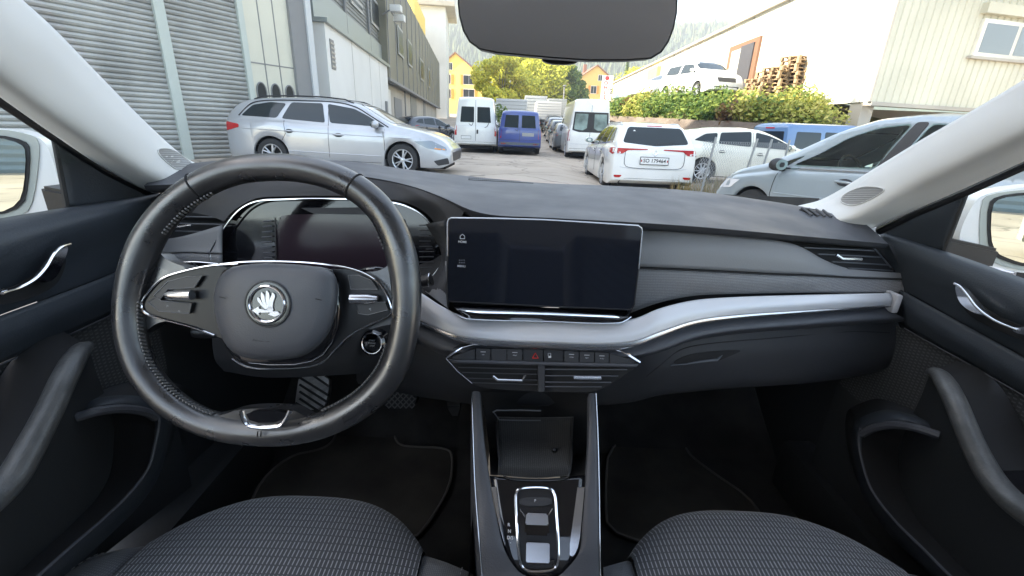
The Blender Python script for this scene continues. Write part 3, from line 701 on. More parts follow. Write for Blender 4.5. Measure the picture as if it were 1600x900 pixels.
# cubby
CB = lambda px, py, Y: PY(px, py, Y)
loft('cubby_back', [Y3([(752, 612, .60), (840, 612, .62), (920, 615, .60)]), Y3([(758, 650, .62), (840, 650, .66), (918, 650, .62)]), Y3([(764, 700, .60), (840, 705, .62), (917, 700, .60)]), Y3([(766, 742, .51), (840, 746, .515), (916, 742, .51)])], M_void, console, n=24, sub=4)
tray = loft('storage_tray', [Y3([(777, 652, .592), (840, 653, .60), (896, 652, .592)]), Y3([(779, 690, .575), (840, 692, .582), (894, 690, .575)]), Y3([(778, 740, .505), (840, 744, .505), (890, 740, .505)])], weave('tray_rubber', (.005, .005, .005), (.016, .016, .017), .003, .004, .5, .95, axes=('X', 'Y')), console, n=20, thick=.003)
tube('tray_rim', Y3([(775, 658, .585), (780, 720, .53), (786, 742, .508), (800, 748, .502), (880, 748, .502), (889, 742, .508), (893, 720, .53), (893, 690, .56)]), .0013, M_black, console, 6, n=50)
tube('cubby_shelf', Y3([(770, 644, .57), (776, 641, .575), (815, 641, .58), (845, 642, .58)]), .0012, M_dash, console, 6)
tube('cubby_shelf', Y3([(772, 645, .575), (780, 656, .58), (812, 657, .585), (845, 657, .585)]), .0009, M_dash, console, 6)
bm = bmesh.new()
for q in range(2): bmesh.ops.create_uvsphere(bm, u_segments=12, v_segments=6, radius=.004, matrix=Matrix.Translation(PY(866, 712-q*9, .56)))
obj('usb_socket', bm, M_black, console)
# reflections on the gloss plate's sides, laid on as bright satin patches
patch('plate_reflection', chaikin([(764, 740), (772, 738), (780, 800), (786, 840), (790, 856), (778, 815)], 1), gh, M_satin, console, step=20, off=.0015, depth=.002)
patch('plate_reflection', chaikin([(905, 740), (915, 740), (910, 800), (905, 850), (896, 870), (888, 866), (897, 800)], 1), gh, M_satin, console, step=20, off=.0015, depth=.002)
# shifter frame
def SH(x, y, h=0):
    r = gh(x, y)
    if r is None: return CN(x, y, .002)
    return r[0]+r[1]*h
fr_ = [(806, 772), (811, 765), (825, 762), (850, 762), (862, 766), (867, 776), (869, 800), (872, 850), (871, 878), (864, 888), (845, 891), (825, 890), (815, 882), (811, 865), (808, 820)]
tube('shifter_frame', [SH(x, y, .003) for x, y in fr_], .0022, M_chrome, console, 8, n=70, closed=True)
patch('shifter_well', chaikin(fr_, 1), gh, M_black, console, step=15, off=.0012, depth=.003)
patch('park_button', chaikin([(812, 777), (862, 777), (863, 791), (811, 791)], 1), gh, M_dashdark, console, step=15, off=.004, depth=.004)
text_obj('park_letter', 'P', SH(836, 783, .0055), (1, 0, 0), (0, .7, .7), .0035, M_icon, console)
lk = prism('shift_lever', [(-.0165, -.012), (.0165, -.012), (.0155, .015), (-.0155, .015)], SH(838, 819, .002), (1, 0, 0), (0, .68, .73), .016, M_piano, console, bev=.003)
prism('shift_lever_cap', [(-.0155, -.002), (.0155, -.002), (.014, .012), (-.014, .012)], SH(838, 817, .0185), (1, 0, 0), (0, .68, .73), .004, M_satin, console, bev=.0015)
prism('shift_lever_pad', [(-.0155, -.012), (.0155, -.012), (.0155, .011), (-.0155, .011)], SH(840, 861, .005), (1, 0, 0), (0, .68, .73), .004, M_satin, console, bev=.001)
for xa_, xb_ in ((812, 821), (863, 855)): tube('well_chamfer', [SH(xa_, 795, .003), SH(xb_, 808, .002)], .0012, M_satin, console, 5)
patch('shifter_dark_band', [(822, 873), (866, 873), (864, 880), (824, 880)], gh, M_piano, console, step=20, off=.006, depth=.004)
for s_, x, y in (('R', 795, 820), ('N', 796, 830), ('D/S', 797, 840)): text_obj('gear_letter', s_, SH(x, y, .0012), (1, 0, 0), (0, .7, .7), .0042, M_icon, console, bold=.01)
bm = bmesh.new(); bmesh.ops.create_icosphere(bm, subdivisions=1, radius=.0009, matrix=Matrix.Translation(SH(798, 848, .001))); obj('gear_dot', bm, M_icon, console)

# =====================================================================
# seats
# =====================================================================
def seat(cx, yf, mirror=1):
    z0 = .548
    hw = .205
    def fy_(s): return yf-.085*abs(s/hw)**3.2 if abs(s) < hw*1.25 else yf-.085*1.25**3.2-.2*(abs(s)-hw*1.25)
    def zc(s): return z0+.012*(1-(s/hw)**2)
    prof = [(0.0, -.12), (-.002, -.05), (.006, -.022), (.022, -.006), (.05, 0), (.09, .003), (.14, .002), (.22, -.004), (.4, -.02), (.6, -.03)]
    rows = []
    N_ = 31
    for d, dz in prof:
        rows.append([Vector((cx+s*(1+.03*min(1, d/.3)), fy_(s)-d, zc(s)+dz)) for s in [hw*(2*i/(N_-1)-1) for i in range(N_)]])
    sq = [[r[i] for r in rows] for i in range(N_)]
    sq = [crom(c, 40) for c in sq]
    rows = [[sq[i][j] for i in range(N_)] for j in range(40)]
    seat_o = obj('seat', grid_bm(rows), M_seat, CAR, ang=80)
    for sd in (-1, 1):
        rows = []
        for q, (ds, dz) in enumerate([(-.001, -.004), (.014, .008), (.036, .018), (.062, .015), (.080, -.004), (.088, -.04), (.088, -.12)]):
            rr = []
            for d, dz2 in [(-.0, -.13)]+[(a, b) for a, b in prof[1:]]:
                s = sd*(hw+ds); rise = min(1, max(0, d/.12))
                x = cx+sd*(hw*(1+.03*min(1, d/.3))+ds)
                rr.append(Vector((x, fy_(hw)-d-.35*ds, zc(hw)+dz2-.008+dz*rise*1.6)))
            rr = crom(rr, 34); rows.append(rr)
        side_rows = rows
        bm = grid_bm(side_rows)
        o = obj('seat_bolster', bm, M_bolster, seat_o, ang=80)
        bm = bmesh.new(); sl = crom([Vector(p)+Vector((0, 0, .0015)) for p in rows[3][2:]], 120)
        for i in range(0, 118, 2): add_tube(bm, [sl[i], sl[i+1]], .0007, 4)
        obj('bolster_stitching', bm, M_thread_l, seat_o)
        tube('bolster_seam', [Vector(p) for p in rows[0][2:]], .0022, M_void, seat_o, 6)
    # side base
    bm = bmesh.new(); add_box(bm, (cx-.24, yf-.62, .30), (cx+.25, yf-.12, .505), bev=.02); obj('seat_base', bm, M_void, seat_o)
    # backrest behind the camera
    rows = []
    for hgt in [0, .08, .2, .3, .4, .5, .54]:
        rows.append([Vector((cx+s, yf-.50-hgt*.35-.05*(1-abs(s/.25)**2), .54+hgt)) for s in [.25*(2*i/14-1) for i in range(15)]])
    o = obj('backrest', grid_bm(rows), M_seat, seat_o, ang=80); md = o.modifiers.new('t', 'SOLIDIFY'); md.thickness = .09; md.offset = 1
    return seat_o
s1 = seat(-.325, .600); s1['label'] = 'driver seat in dark cloth with pale dashes'
s2 = seat(.405, .605); s2['label'] = 'passenger seat in dark cloth with pale dashes'

# =====================================================================
# floor, footwells, pedals
# =====================================================================
FZ = .30
bm = bmesh.new()
for x0, x1 in ((-.74, -.06), (.16, .84)):
    vs_ = [bm.verts.new(p) for p in [(x0, -1.2, FZ), (x1, -1.2, FZ), (x1, 1.02, FZ), (x0, 1.02, FZ)]]; bm.faces.new(vs_)
    v2 = [bm.verts.new(p) for p in [(x0, 1.02, FZ), (x1, 1.02, FZ), (x1, 1.22, FZ+.16), (x0, 1.22, FZ+.16)]]; bm.faces.new(v2)
    v3 = [bm.verts.new(p) for p in [(x0, 1.22, FZ+.16), (x1, 1.22, FZ+.16), (x1, 1.25, 1.0), (x0, 1.25, 1.0)]]; bm.faces.new(v3)
v = [bm.verts.new(p) for p in [(-.06, 1.25, 1.0), (-.06, -1.2, .3), (-.06, -1.2, .50), (-.06, .45, .55), (-.06, .60, .75)]]
for xa in (-.045, .145):
    q = [bm.verts.new((xa, y, z)) for y, z in [(-1.2, .3), (-1.2, .50), (.40, .52), (.62, .70), (1.25, .9), (1.25, .3)]]; bm.faces.new(q)
obj('floor_pan', bm, M_carpet, CAR, smooth=False)
for sx in (-1, 1):
    xo = -.70 if sx < 0 else .80
    loft('kick_panel', [[Vector((xo, .60, .30)), Vector((xo+.0, .60, .95))], [Vector((xo-.02*sx, .85, .30)), Vector((xo, .85, .95))], [Vector((xo-.06*sx, 1.22, .30)), Vector((xo, 1.22, .95))]], M_doorlow, CAR, n=8, sub=3)
for xo in (-.665, .76):
    bm = bmesh.new(); add_box(bm, (xo-.055, -1.2, .27), (xo+.055, .95, .43), bev=.02); obj('door_sill', bm, M_doorlow, CAR)
bm = bmesh.new(); add_box(bm, (-.66, -1.45, .3), (.74, -1.2, 1.12), bev=.06); obj('rear_bench', bm, M_bolster, CAR)
bm = bmesh.new(); add_box(bm, (-.62, -1.75, 1.1), (.70, -1.4, 1.14), bev=.01); obj('parcel_shelf', bm, M_dashdark, CAR)
bm = bmesh.new(); add_box(bm, (-.60, -1.96, 1.14), (.68, -1.9, 1.56), bev=.02); obj('rear_closing_panel', bm, mat('rear_closing_grey', (.30, .29, .28), .8), CAR)  # added unseen panel in the rear window's place, greys the mirror reflection
# floor mats (lie loose on the floor)
def fmat(name, poly, label):
    pl = chaikin(poly, 2); pts = [PZ(x, y, FZ+.012) for x, y in pl]
    bm = bmesh.new(); f = bm.faces.new([bm.verts.new(p) for p in pts]); r = bmesh.ops.extrude_face_region(bm, geom=[f])
    bmesh.ops.translate(bm, verts=[g for g in r['geom'] if isinstance(g, bmesh.types.BMVert)], vec=(0, 0, -.009))
    root = obj(name, recalc(bm), M_mat_, None); tag(root, label, 'floor mat')
    tube('edge_binding', [p+Vector((0, 0, .001)) for p in pts], .0034, mat('mat_binding', (.12, .11, .10), .9), root, 5, closed=True)
fmat('floor_mat', [(395, 765), (450, 712), (500, 704), (522, 690), (528, 665), (560, 648), (608, 646), (614, 670), (620, 694), (640, 699), (700, 700), (708, 715), (704, 760), (672, 815), (640, 850), (380, 850)], 'dark carpet floor mat with a stepped outline in front of the driver seat')
fmat('floor_mat', [(945, 760), (952, 690), (1060, 640), (1066, 700), (1100, 730), (1190, 790), (1190, 850), (950, 850)], 'dark carpet floor mat in the passenger footwell')
# foot rest, brake and accelerator
def pedal(name, poly, Y, n_, m, ribs, parent=CAR):
    pn = Vector(n_).normalized(); pp = PY(sum(p[0] for p in poly)/len(poly), sum(p[1] for p in poly)/len(poly), Y)
    o = patch(name, chaikin(poly, 1), planehit(pp, pn), m, parent, step=60, off=0, depth=.02)
    for a, b in ribs: tube('tread', [PP(a[0], a[1], pp+pn*.001, pn), PP(b[0], b[1], pp+pn*.001, pn)], .0032, M_rubber, o, 5)
    return o
pedal('foot_rest', [(468, 584), (514, 585), (513, 616), (505, 640), (461, 640), (462, 620)], .98, (0, -1, .75), M_alu, [((468+0*k, 590+k*11), (513-k*1.0, 590+k*11+28)) for k in range(-2, 5) if 0 <= 590+k*11-584] + [((485, 584), (514, 604)), ((462, 630), (480, 640))])
pedal('brake_pedal', [(600, 612), (645, 608), (653, 612), (650, 632), (640, 639), (605, 638), (598, 628)], 1.0, (0, -1, .5), M_rubber, [], )
BP = PY(625, 624, .995); bn = Vector((0, -1, .5)).normalized()
bm = bmesh.new()
for k in range(-4, 6):
    for sgn in (1, -1):
        a, b = (612+k*9-14*sgn, 609), (612+k*9+14*sgn, 638)
        x0, x1 = 601, 650
        seg = []
        for t in [i/20 for i in range(21)]:
            x = lerp(a[0], b[0], t); y = lerp(a[1], b[1], t)
            if x0 < x < x1: seg.append(PP(x, y, BP, bn))
        if len(seg) > 2: add_tube(bm, [seg[0], seg[-1]], .0018, 4)
obj('pedal_tread', bm, mat('tread_grey', (.09, .09, .09), .5), CAR)
tube('brake_arm', Y3([(628, 612, 1.01), (632, 590, 1.06), (635, 560, 1.08)]), .009, M_black, CAR, 8)
pedal('accelerator_pedal', [(694, 608), (716, 608), (720, 650), (702, 650)], 1.03, (0, -1, .6), M_rubber, [((696, 615), (716, 615)), ((697, 625), (717, 625)), ((699, 635), (718, 635))])

# =====================================================================
# doors
# =====================================================================
XL, XR = -.645, .735
def DX(side, pts): # pts: (px,py,inset)
    return [PX(x, y, (XL+i) if side < 0 else (XR-i)) for x, y, i in pts]
# left door: rails run front -> back (px decreasing)
ld = [
 DX(-1, [(250, 302, -.02), (150, 317, -.02), (60, 331, -.02), (0, 341, -.02), (-90, 357, -.02), (-300, 390, -.02)]),
 DX(-1, [(250, 304, .0), (150, 322, .0), (60, 339, .0), (0, 352, .0), (-90, 370, .0), (-300, 405, .0)]),
 DX(-1, [(250, 318, .012), (150, 345, .014), (60, 372, .016), (0, 392, .018), (-90, 420, .018), (-300, 480, .018)]),
 DX(-1, [(245, 360, .0), (150, 392, .0), (60, 425, .0), (0, 448, .0), (-90, 484, .0), (-300, 560, .0)]),
 DX(-1, [(240, 398, -.004), (150, 436, -.004), (60, 470, -.004), (0, 492, -.004), (-90, 528, -.004), (-300, 610, -.004)])]
ldoor = loft('front_door', ld, M_door, CAR, n=40, sub=4); ldoor['label'] = 'driver door panel with chrome handle and curved pull grip'
ld2 = [
 DX(-1, [(240, 400, .010), (150, 438, .010), (60, 472, .010), (0, 494, .010), (-90, 530, .010), (-300, 612, .010)]),
 DX(-1, [(235, 430, .016), (150, 468, .016), (60, 508, .016), (0, 534, .016), (-90, 576, .016), (-300, 670, .016)]),
 DX(-1, [(232, 462, .002), (150, 502, .002), (60, 543, .002), (0, 568, .002), (-90, 612, .002), (-300, 710, .002)])]
loft('door_mid_panel', ld2, M_door, ldoor, n=40, sub=4, thick=.004)
tube('door_line', [p+Vector((.001, 0, -.001)) for p in ld2[2]], .0012, M_dash, ldoor, 5, n=40)
ld3 = [
 DX(-1, [(236, 464, -.004), (150, 504, -.004), (60, 545, -.004), (0, 570, -.004), (-90, 614, -.004), (-300, 712, -.004)]),
 DX(-1, [(255, 540, -.006), (150, 590, -.006), (60, 640, -.006), (0, 680, -.006), (-90, 740, -.006), (-300, 850, -.006)]),
 DX(-1, [(270, 640, .0), (150, 690, .0), (60, 760, .0), (0, 810, .0), (-90, 880, .0), (-300, 1000, .0)])]
loft('door_fabric_panel', ld3, M_doorweave, ldoor, n=40, sub=4)
ld4 = [DX(-1, [(262, 600, .0), (150, 690, .0), (60, 760, .0), (0, 810, .0), (-90, 880, .0)]),
 DX(-1, [(300, 760, .01), (170, 860, .01), (60, 950, .01), (0, 1000, .01), (-90, 1080, .01)]),]
loft('door_lower_panel', ld4, M_doorlow, ldoor, n=30)
# pull grip (left)
def grip(side, path, par, body):
    o = None
    bm = bmesh.new(); pts = crom(DX(side, path), 50)
    rr = [interp(i/49, [0, .06, .2, .5, .8, 1], [.006, .011, .014, .0145, .0165, .019]) for i in range(50)]
    add_tube(bm, pts, rr, 14, flat=.8); o = obj('pull_grip', recalc(bm), M_handle, par)
    # stitched seam along the grip
    ln = [p+Vector((.0, -.010, .012)) for p in pts]
    return o, pts
g_l, gp_l = grip(-1, [(138, 538, .055), (122, 552, .07), (100, 592, .085), (78, 640, .09), (52, 690, .09), (20, 745, .09), (-20, 785, .09), (-90, 830, .09)], ldoor, None)
bodyL = [[p+Vector((0, .0, -.004)) for p in gp_l[::7]], [p+Vector((-.012, .01, -.05)) for p in gp_l[::7]], [p+Vector((-.03, .03, -.13)) for p in gp_l[::7]], [p+Vector((-.05, .05, -.26)) for p in gp_l[::7]]]
loft('armrest_body', bodyL, M_doorlow, ldoor, n=40, sub=4)
loft('armrest_recess', [[p+Vector((-.004, .0, .0)) for p in gp_l[::7]], [Vector((XL, p.y+.02, p.z+.01)) for p in gp_l[::7]]], M_void, ldoor, n=40)
sw = prism('window_switch_pack', [(-.03, -.05), (.03, -.05), (.03, .05), (-.03, .05)], PX(0, 722, XL+.05), (1, 0, 0), (0, 1, .3), .01, M_piano, ldoor, bev=.002)
for px_, py_ in ((2, 724), (14, 720)): text_obj('switch_symbol', 'o', PX(px_, py_, XL+.045)+Vector((0, 0, .008)), (1, .3, 0), (0, 1, .3), .004, M_icon, ldoor)
# pocket ridge (left)
pk = DX(-1, [(125, 642, .05), (150, 634, .075), (190, 630, .09), (225, 634, .095), (246, 643, .095), (248, 662, .095), (243, 690, .095), (232, 730, .095), (205, 768, .095), (160, 812, .095), (110, 855, .095), (60, 900, .095), (10, 945, .095)])
pk_o = DX(-1, [(120, 630, .03), (150, 622, .045), (192, 617, .055), (232, 622, .055), (262, 636, .05), (268, 662, .05), (262, 695, .05), (250, 740, .05), (222, 785, .05), (178, 830, .05), (128, 876, .05), (80, 918, .05), (30, 965, .05)])
loft('pocket_edge', [pk_o, [a.lerp(b, .5)+Vector((.006, 0, .004)) for a, b in zip(pk_o, pk)], pk, [p+Vector((-.006, -.004, -.012)) for p in pk]], M_door, ldoor, n=70, sub=3)
tube('pocket_lip', pk[4:], .0022, M_dash, ldoor, 6, n=50)
tube('pocket_top', crom(DX(-1, [(120, 652, .07), (150, 643, .085), (190, 639, .09), (225, 643, .095), (243, 652, .095)]), 20), .0065, M_dash, ldoor, 8)
loft('door_pocket', [[p+Vector((-.004, 0, -.004)) for p in pk], [Vector((XL+.01, p.y, p.z-.01)) for p in pk]], M_void, ldoor, n=50)
loft('door_lower_cloth', [pk_o, [Vector((XL+.01, p.y+.06, p.z-.02)) for p in pk_o], [Vector((XL-.02, p.y+.14, p.z-.06)) for p in pk_o]], M_doorlow, ldoor, n=50)
# chrome release handle (left)
hl = [(110, 381), (96, 386), (84, 398), (72, 418), (55, 436), (30, 449), (10, 456), (14, 462), (40, 455), (80, 447), (92, 430), (104, 402)]
def relhandle(side, edge, blade, cup, par, inset=.03):
    o = patch('release_handle', chaikin(blade, 2), lambda x, y: (PX(x, y, (XL+inset) if side < 0 else (XR-inset)), Vector((-side, 0, 0))), M_chrome, par, step=8, off=0, depth=.008)
    tube('handle_edge', DX(side, [(x, y, inset+.003) for x, y in edge]), .0018, M_chrome, o, 8, n=40)
    patch('handle_recess', chaikin(cup, 2), lambda x, y: (PX(x, y, (XL+.0185) if side < 0 else (XR-.0185)), Vector((-side, 0, 0))), M_void, par, step=14, off=0, depth=.004)
relhandle(-1, [(110, 381), (96, 386), (84, 398), (72, 418), (55, 436), (30, 450), (5, 458)], [(109, 383), (97, 388), (86, 399), (74, 418), (62, 432), (58, 440), (75, 442), (90, 432), (102, 404)], [(106, 400), (84, 404), (60, 430), (20, 450), (-20, 456), (-10, 478), (40, 470), (84, 450), (98, 430)], ldoor)
patch('handle_pivot', chaikin([(-14, 452), (10, 451), (14, 456), (6, 462), (-14, 464)], 1), lambda x, y: (PX(x, y, XL+.032), Vector((1, 0, 0))), M_satin, ldoor, off=0, depth=.01)

# right door
rd = [
 DX(1, [(1375, 362, -.02), (1440, 381, -.02), (1500, 400, -.02), (1560, 421, -.02), (1600, 435, -.02), (1700, 470, -.02), (1900, 540, -.02)]),
 DX(1, [(1375, 366, .0), (1440, 386, .0), (1500, 408, .0), (1560, 431, .0), (1600, 447, .0), (1700, 485, .0), (1900, 560, .0)]),
 DX(1, [(1380, 385, .012), (1440, 412, .014), (1500, 438, .016), (1560, 466, .017), (1600, 486, .018), (1700, 535, .018), (1900, 640, .018)]),
 DX(1, [(1392, 430, .0), (1440, 452, .0), (1500, 482, .0), (1560, 514, .0), (1600, 536, .0), (1700, 592, .0), (1900, 700, .0)]),
 DX(1, [(1400, 448, -.004), (1440, 468, -.004), (1500, 502, -.004), (1560, 534, -.004), (1600, 556, -.004), (1700, 612, -.004), (1900, 720, -.004)])]
rdoor = loft('front_door', rd, M_door, CAR, n=40, sub=4); rdoor['label'] = 'passenger door panel with chrome handle and curved pull grip'
rd2 = [
 DX(1, [(1404, 451, .010), (1440, 471, .010), (1500, 504, .010), (1560, 537, .010), (1600, 559, .010), (1700, 615, .010), (1900, 723, .010)]),
 DX(1, [(1408, 476, .016), (1440, 496, .016), (1500, 533, .016), (1560, 570, .016), (1600, 595, .016), (1700, 655, .016), (1900, 770, .016)]),
 DX(1, [(1414, 512, .002), (1440, 527, .002), (1500, 560, .002), (1560, 594, .002), (1600, 617, .002), (1700, 675, .002), (1900, 790, .002)])]
loft('door_mid_panel', rd2, M_door, rdoor, n=40, sub=4, thick=.004)
tube('door_line', [p+Vector((-.001, 0, -.001)) for p in rd2[2]], .0009, M_dash, rdoor, 5, n=40)
rd3 = [
 DX(1, [(1400, 508, -.004), (1440, 529, -.004), (1500, 562, -.004), (1560, 596, -.004), (1600, 619, -.004), (1700, 677, -.004), (1900, 792, -.004)]),
 DX(1, [(1340, 560, -.006), (1440, 625, -.006), (1500, 665, -.006), (1560, 705, -.006), (1600, 732, -.006), (1700, 800, -.006), (1900, 930, -.006)]),
 DX(1, [(1310, 600, .0), (1400, 680, .0), (1480, 760, .0), (1540, 810, .0), (1600, 860, .0), (1700, 940, .0), (1900, 1090, .0)])]
loft('door_fabric_panel', rd3, M_doorweave, rdoor, n=40, sub=4)
ld4 = [DX(1, [(1310, 598, .0), (1400, 680, .0), (1480, 760, .0), (1600, 860, .0), (1700, 940, .0)]),
 DX(1, [(1260, 740, .01), (1360, 850, .01), (1440, 930, .01), (1600, 1050, .01), (1700, 1120, .01)]),]
loft('door_lower_panel', ld4, M_doorlow, rdoor, n=30)
g_r, gp_r = grip(1, [(1454, 580, .055), (1470, 588, .07), (1490, 622, .085), (1508, 665, .09), (1528, 710, .09), (1555, 755, .09), (1590, 790, .09), (1660, 835, .09)], rdoor, None)
bodyR = [[p+Vector((0, .0, -.004)) for p in gp_r[::7]], [p+Vector((.012, .01, -.05)) for p in gp_r[::7]], [p+Vector((.03, .03, -.13)) for p in gp_r[::7]], [p+Vector((.05, .05, -.26)) for p in gp_r[::7]]]
loft('armrest_body', bodyR, M_doorlow, rdoor, n=40, sub=4)
loft('armrest_recess', [[p+Vector((.004, .0, .0)) for p in gp_r[::7]], [Vector((XR, p.y+.02, p.z+.01)) for p in gp_r[::7]]], M_void, rdoor, n=40)
prism('window_switch_pack', [(-.03, -.05), (.03, -.05), (.03, .05), (-.03, .05)], PX(1600, 765, XR-.05), (1, 0, 0), (0, 1, .3), .01, M_piano, rdoor, bev=.002)
pk = DX(1, [(1465, 672, .05), (1435, 661, .075), (1400, 655, .09), (1365, 660, .095), (1345, 668, .095), (1342, 690, .095), (1348, 725, .095), (1362, 765, .095), (1395, 810, .095), (1440, 855, .095), (1490, 905, .095), (1540, 950, .095)])
pk_o = DX(1, [(1480, 668, .03), (1425, 648, .045), (1385, 640, .055), (1340, 655, .05), (1333, 668, .05), (1331, 695, .05), (1337, 735, .05), (1350, 778, .05), (1384, 828, .05), (1430, 876, .05), (1480, 925, .05), (1530, 970, .05)])
loft('pocket_edge', [pk_o, [a.lerp(b, .5)+Vector((-.006, 0, .004)) for a, b in zip(pk_o, pk)], pk, [p+Vector((.006, -.004, -.012)) for p in pk]], M_door, rdoor, n=70, sub=3)
tube('pocket_lip', pk[4:], .0022, M_dash, rdoor, 6, n=50)
tube('pocket_top', crom(DX(1, [(1468, 680, .07), (1436, 670, .085), (1400, 664, .09), (1368, 668, .095), (1347, 678, .095)]), 20), .0065, M_dash, rdoor, 8)
loft('door_pocket', [[p+Vector((.004, 0, -.004)) for p in pk], [Vector((XR-.01, p.y, p.z-.01)) for p in pk]], M_void, rdoor, n=50)
loft('door_lower_cloth', [pk_o, [Vector((XR-.01, p.y+.06, p.z-.02)) for p in pk_o], [Vector((XR+.02, p.y+.14, p.z-.06)) for p in pk_o]], M_doorlow, rdoor, n=50)
relhandle(1, [(1491, 443), (1500, 448), (1512, 462), (1524, 478), (1540, 492), (1560, 504), (1590, 516)], [(1491, 444), (1503, 449), (1516, 463), (1530, 482), (1545, 494), (1530, 492), (1508, 482), (1496, 468)], [(1496, 462), (1520, 466), (1545, 488), (1600, 512), (1640, 528), (1620, 540), (1560, 518), (1510, 492)], rdoor)
patch('handle_pivot', chaikin([(1580, 512), (1605, 510), (1620, 518), (1606, 524), (1585, 520)], 1), lambda x, y: (PX(x, y, XR-.032), Vector((-1, 0, 0))), M_satin, rdoor, off=0, depth=.01)

# ---- A pillars ----
def pill(name, r0, r1, r2, r3, side, lab):
    o = loft(name, [r0, r1, r2, r3], M_pillar, CAR, n=50, sub=6, thick=.006); o['label'] = lab; return o
def PXs(side, pts): return [PX(x, y, s*side) for x, y, s in pts]
pl_ = pill('a_pillar', PXs(-1, [(330, 266, .64), (290, 246, .645), (230, 193, .64), (150, 112, .625), (85, 45, .61), (25, -10, .60), (-120, -150, .57)]),
     PXs(-1, [(310, 272, .61), (270, 255, .612), (205, 210, .60), (110, 125, .585), (40, 62, .57), (-30, 0, .56), (-200, -130, .53)]),
     PXs(-1, [(285, 290, .60), (250, 280, .602), (170, 235, .595), (70, 170, .58), (0, 118, .568), (-70, 65, .555), (-260, -70, .52)]),
     PXs(-1, [(262, 300, .64), (238, 301, .645), (165, 264, .645), (80, 208, .64), (0, 152, .63), (-80, 95, .62), (-300, -50, .60)]), -1, 'cream pillar trim beside the driver')
pr_ = pill('a_pillar', PXs(1, [(1240, 323, .66), (1285, 311, .69), (1360, 267, .70), (1440, 218, .69), (1520, 172, .68), (1600, 124, .67), (1760, 20, .65)]),
     PXs(1, [(1262, 332, .63), (1310, 318, .655), (1385, 275, .66), (1470, 235, .65), (1550, 195, .64), (1630, 155, .63), (1800, 60, .60)]),
     PXs(1, [(1300, 348, .62), (1345, 335, .64), (1415, 300, .65), (1490, 265, .645), (1570, 228, .635), (1650, 190, .62), (1820, 110, .60)]),
     PXs(1, [(1360, 357, .68), (1378, 352, .70), (1430, 328, .71), (1510, 293, .71), (1600, 252, .70), (1680, 215, .69), (1850, 140, .67)]), 1, 'cream pillar trim beside the passenger')
# door frame seals (black) just outside the pillars
tube('window_seal', PXs(-1, [(240, 303, .665), (165, 266, .665), (80, 211, .66), (0, 157, .65), (-100, 85, .64)]), [.009, .008, .007, .007, .007], M_black, ldoor, 8)
tube('window_seal', PXs(1, [(1375, 360, .73), (1430, 333, .73), (1510, 300, .73), (1600, 259, .72), (1700, 215, .71)]), [.009, .008, .007, .007, .007], M_black, rdoor, 8)
# pillar speaker grilles
TLp, TRp = bvh_of([pl_]), bvh_of([pr_])
M_grl = mat('grille_cream', (.36, .36, .35), .8)
gl_l = [(240, 234), (262, 231), (280, 240), (308, 262), (282, 266), (268, 262)]
gl_r = [(1308, 311), (1345, 291), (1378, 293), (1385, 299), (1345, 320), (1325, 322)]
for tr, pg in ((TLp, gl_l), (TRp, gl_r)):
    ch = camhit(tr)
    sp = patch('speaker_grille', chaikin(pg, 2), ch, M_grl, CAR, step=8, off=.0006, depth=.002)
    pgs = chaikin(pg, 2)
    tube('speaker_rim', [ch(x, y)[0]+ch(x, y)[1]*.0012 for x, y in pgs if ch(x, y)], .0009, M_pillar, sp, 5, closed=True)
    ylo, yhi = min(p[1] for p in pgs), max(p[1] for p in pgs)
    k = ylo+2.5
    while k < yhi-1:
        xs_ = []
        for i in range(len(pgs)):
            a, b = pgs[i], pgs[(i+1) % len(pgs)]
            if (a[1]-k)*(b[1]-k) < 0: xs_.append(a[0]+(b[0]-a[0])*(k-a[1])/(b[1]-a[1]))
        if len(xs_) >= 2:
            xa, xb = min(xs_)+2, max(xs_)-2
            if xb-xa > 3:
                pp = [ch(lerp(xa, xb, t/4), k) for t in range(5)]
                if all(pp): tube('grille_slot', [p[0]+p[1]*.0010 for p in pp], .0006, mat('slot_dark', (.22, .22, .22), .8), sp, 4)
        k += 2.9
# black sail panels
loft('mirror_sail', [DX(-1, [(85, 216, -.02), (105, 325, -.02)]), DX(-1, [(170, 262, -.02), (178, 316, -.02)]), DX(-1, [(248, 302, -.02), (250, 306, -.02)])], M_door, ldoor, n=14, sub=5, thick=.004)
loft('mirror_sail', [DX(1, [(1512, 295, -.02), (1476, 392, -.02)]), DX(1, [(1440, 326, -.02), (1430, 380, -.02)]), DX(1, [(1368, 357, -.02), (1368, 365, -.02)])], M_door, rdoor, n=14, sub=5, thick=.004)
tube('sail_edge', DX(-1, [(85, 220, -.022), (105, 325, -.022)]), .0035, M_rubber, ldoor, 6)
tube('sail_edge', DX(1, [(1512, 297, -.022), (1476, 392, -.022)]), .0035, M_rubber, rdoor, 6)
# side windows (thin clear panes)
G_win = glass('clear_window_glass', (.96, 1, .98), refl=.02, trans=.97)
loft('side_window', [[Vector((XL-.03, .86, 1.01)), Vector((XL-.03, .1, .98)), Vector((XL-.03, -.6, .98))], [Vector((XL-.0, .62, 1.22)), Vector((XL+.03, .1, 1.42)), Vector((XL+.04, -.6, 1.42))]], G_win, ldoor, n=12)
loft('side_window', [[Vector((XR+.03, .86, .98)), Vector((XR+.03, .1, .95)), Vector((XR+.03, -.6, .95))], [Vector((XR+.0, .62, 1.22)), Vector((XR-.03, .1, 1.42)), Vector((XR-.04, -.6, 1.42))]], G_win, rdoor, n=12)
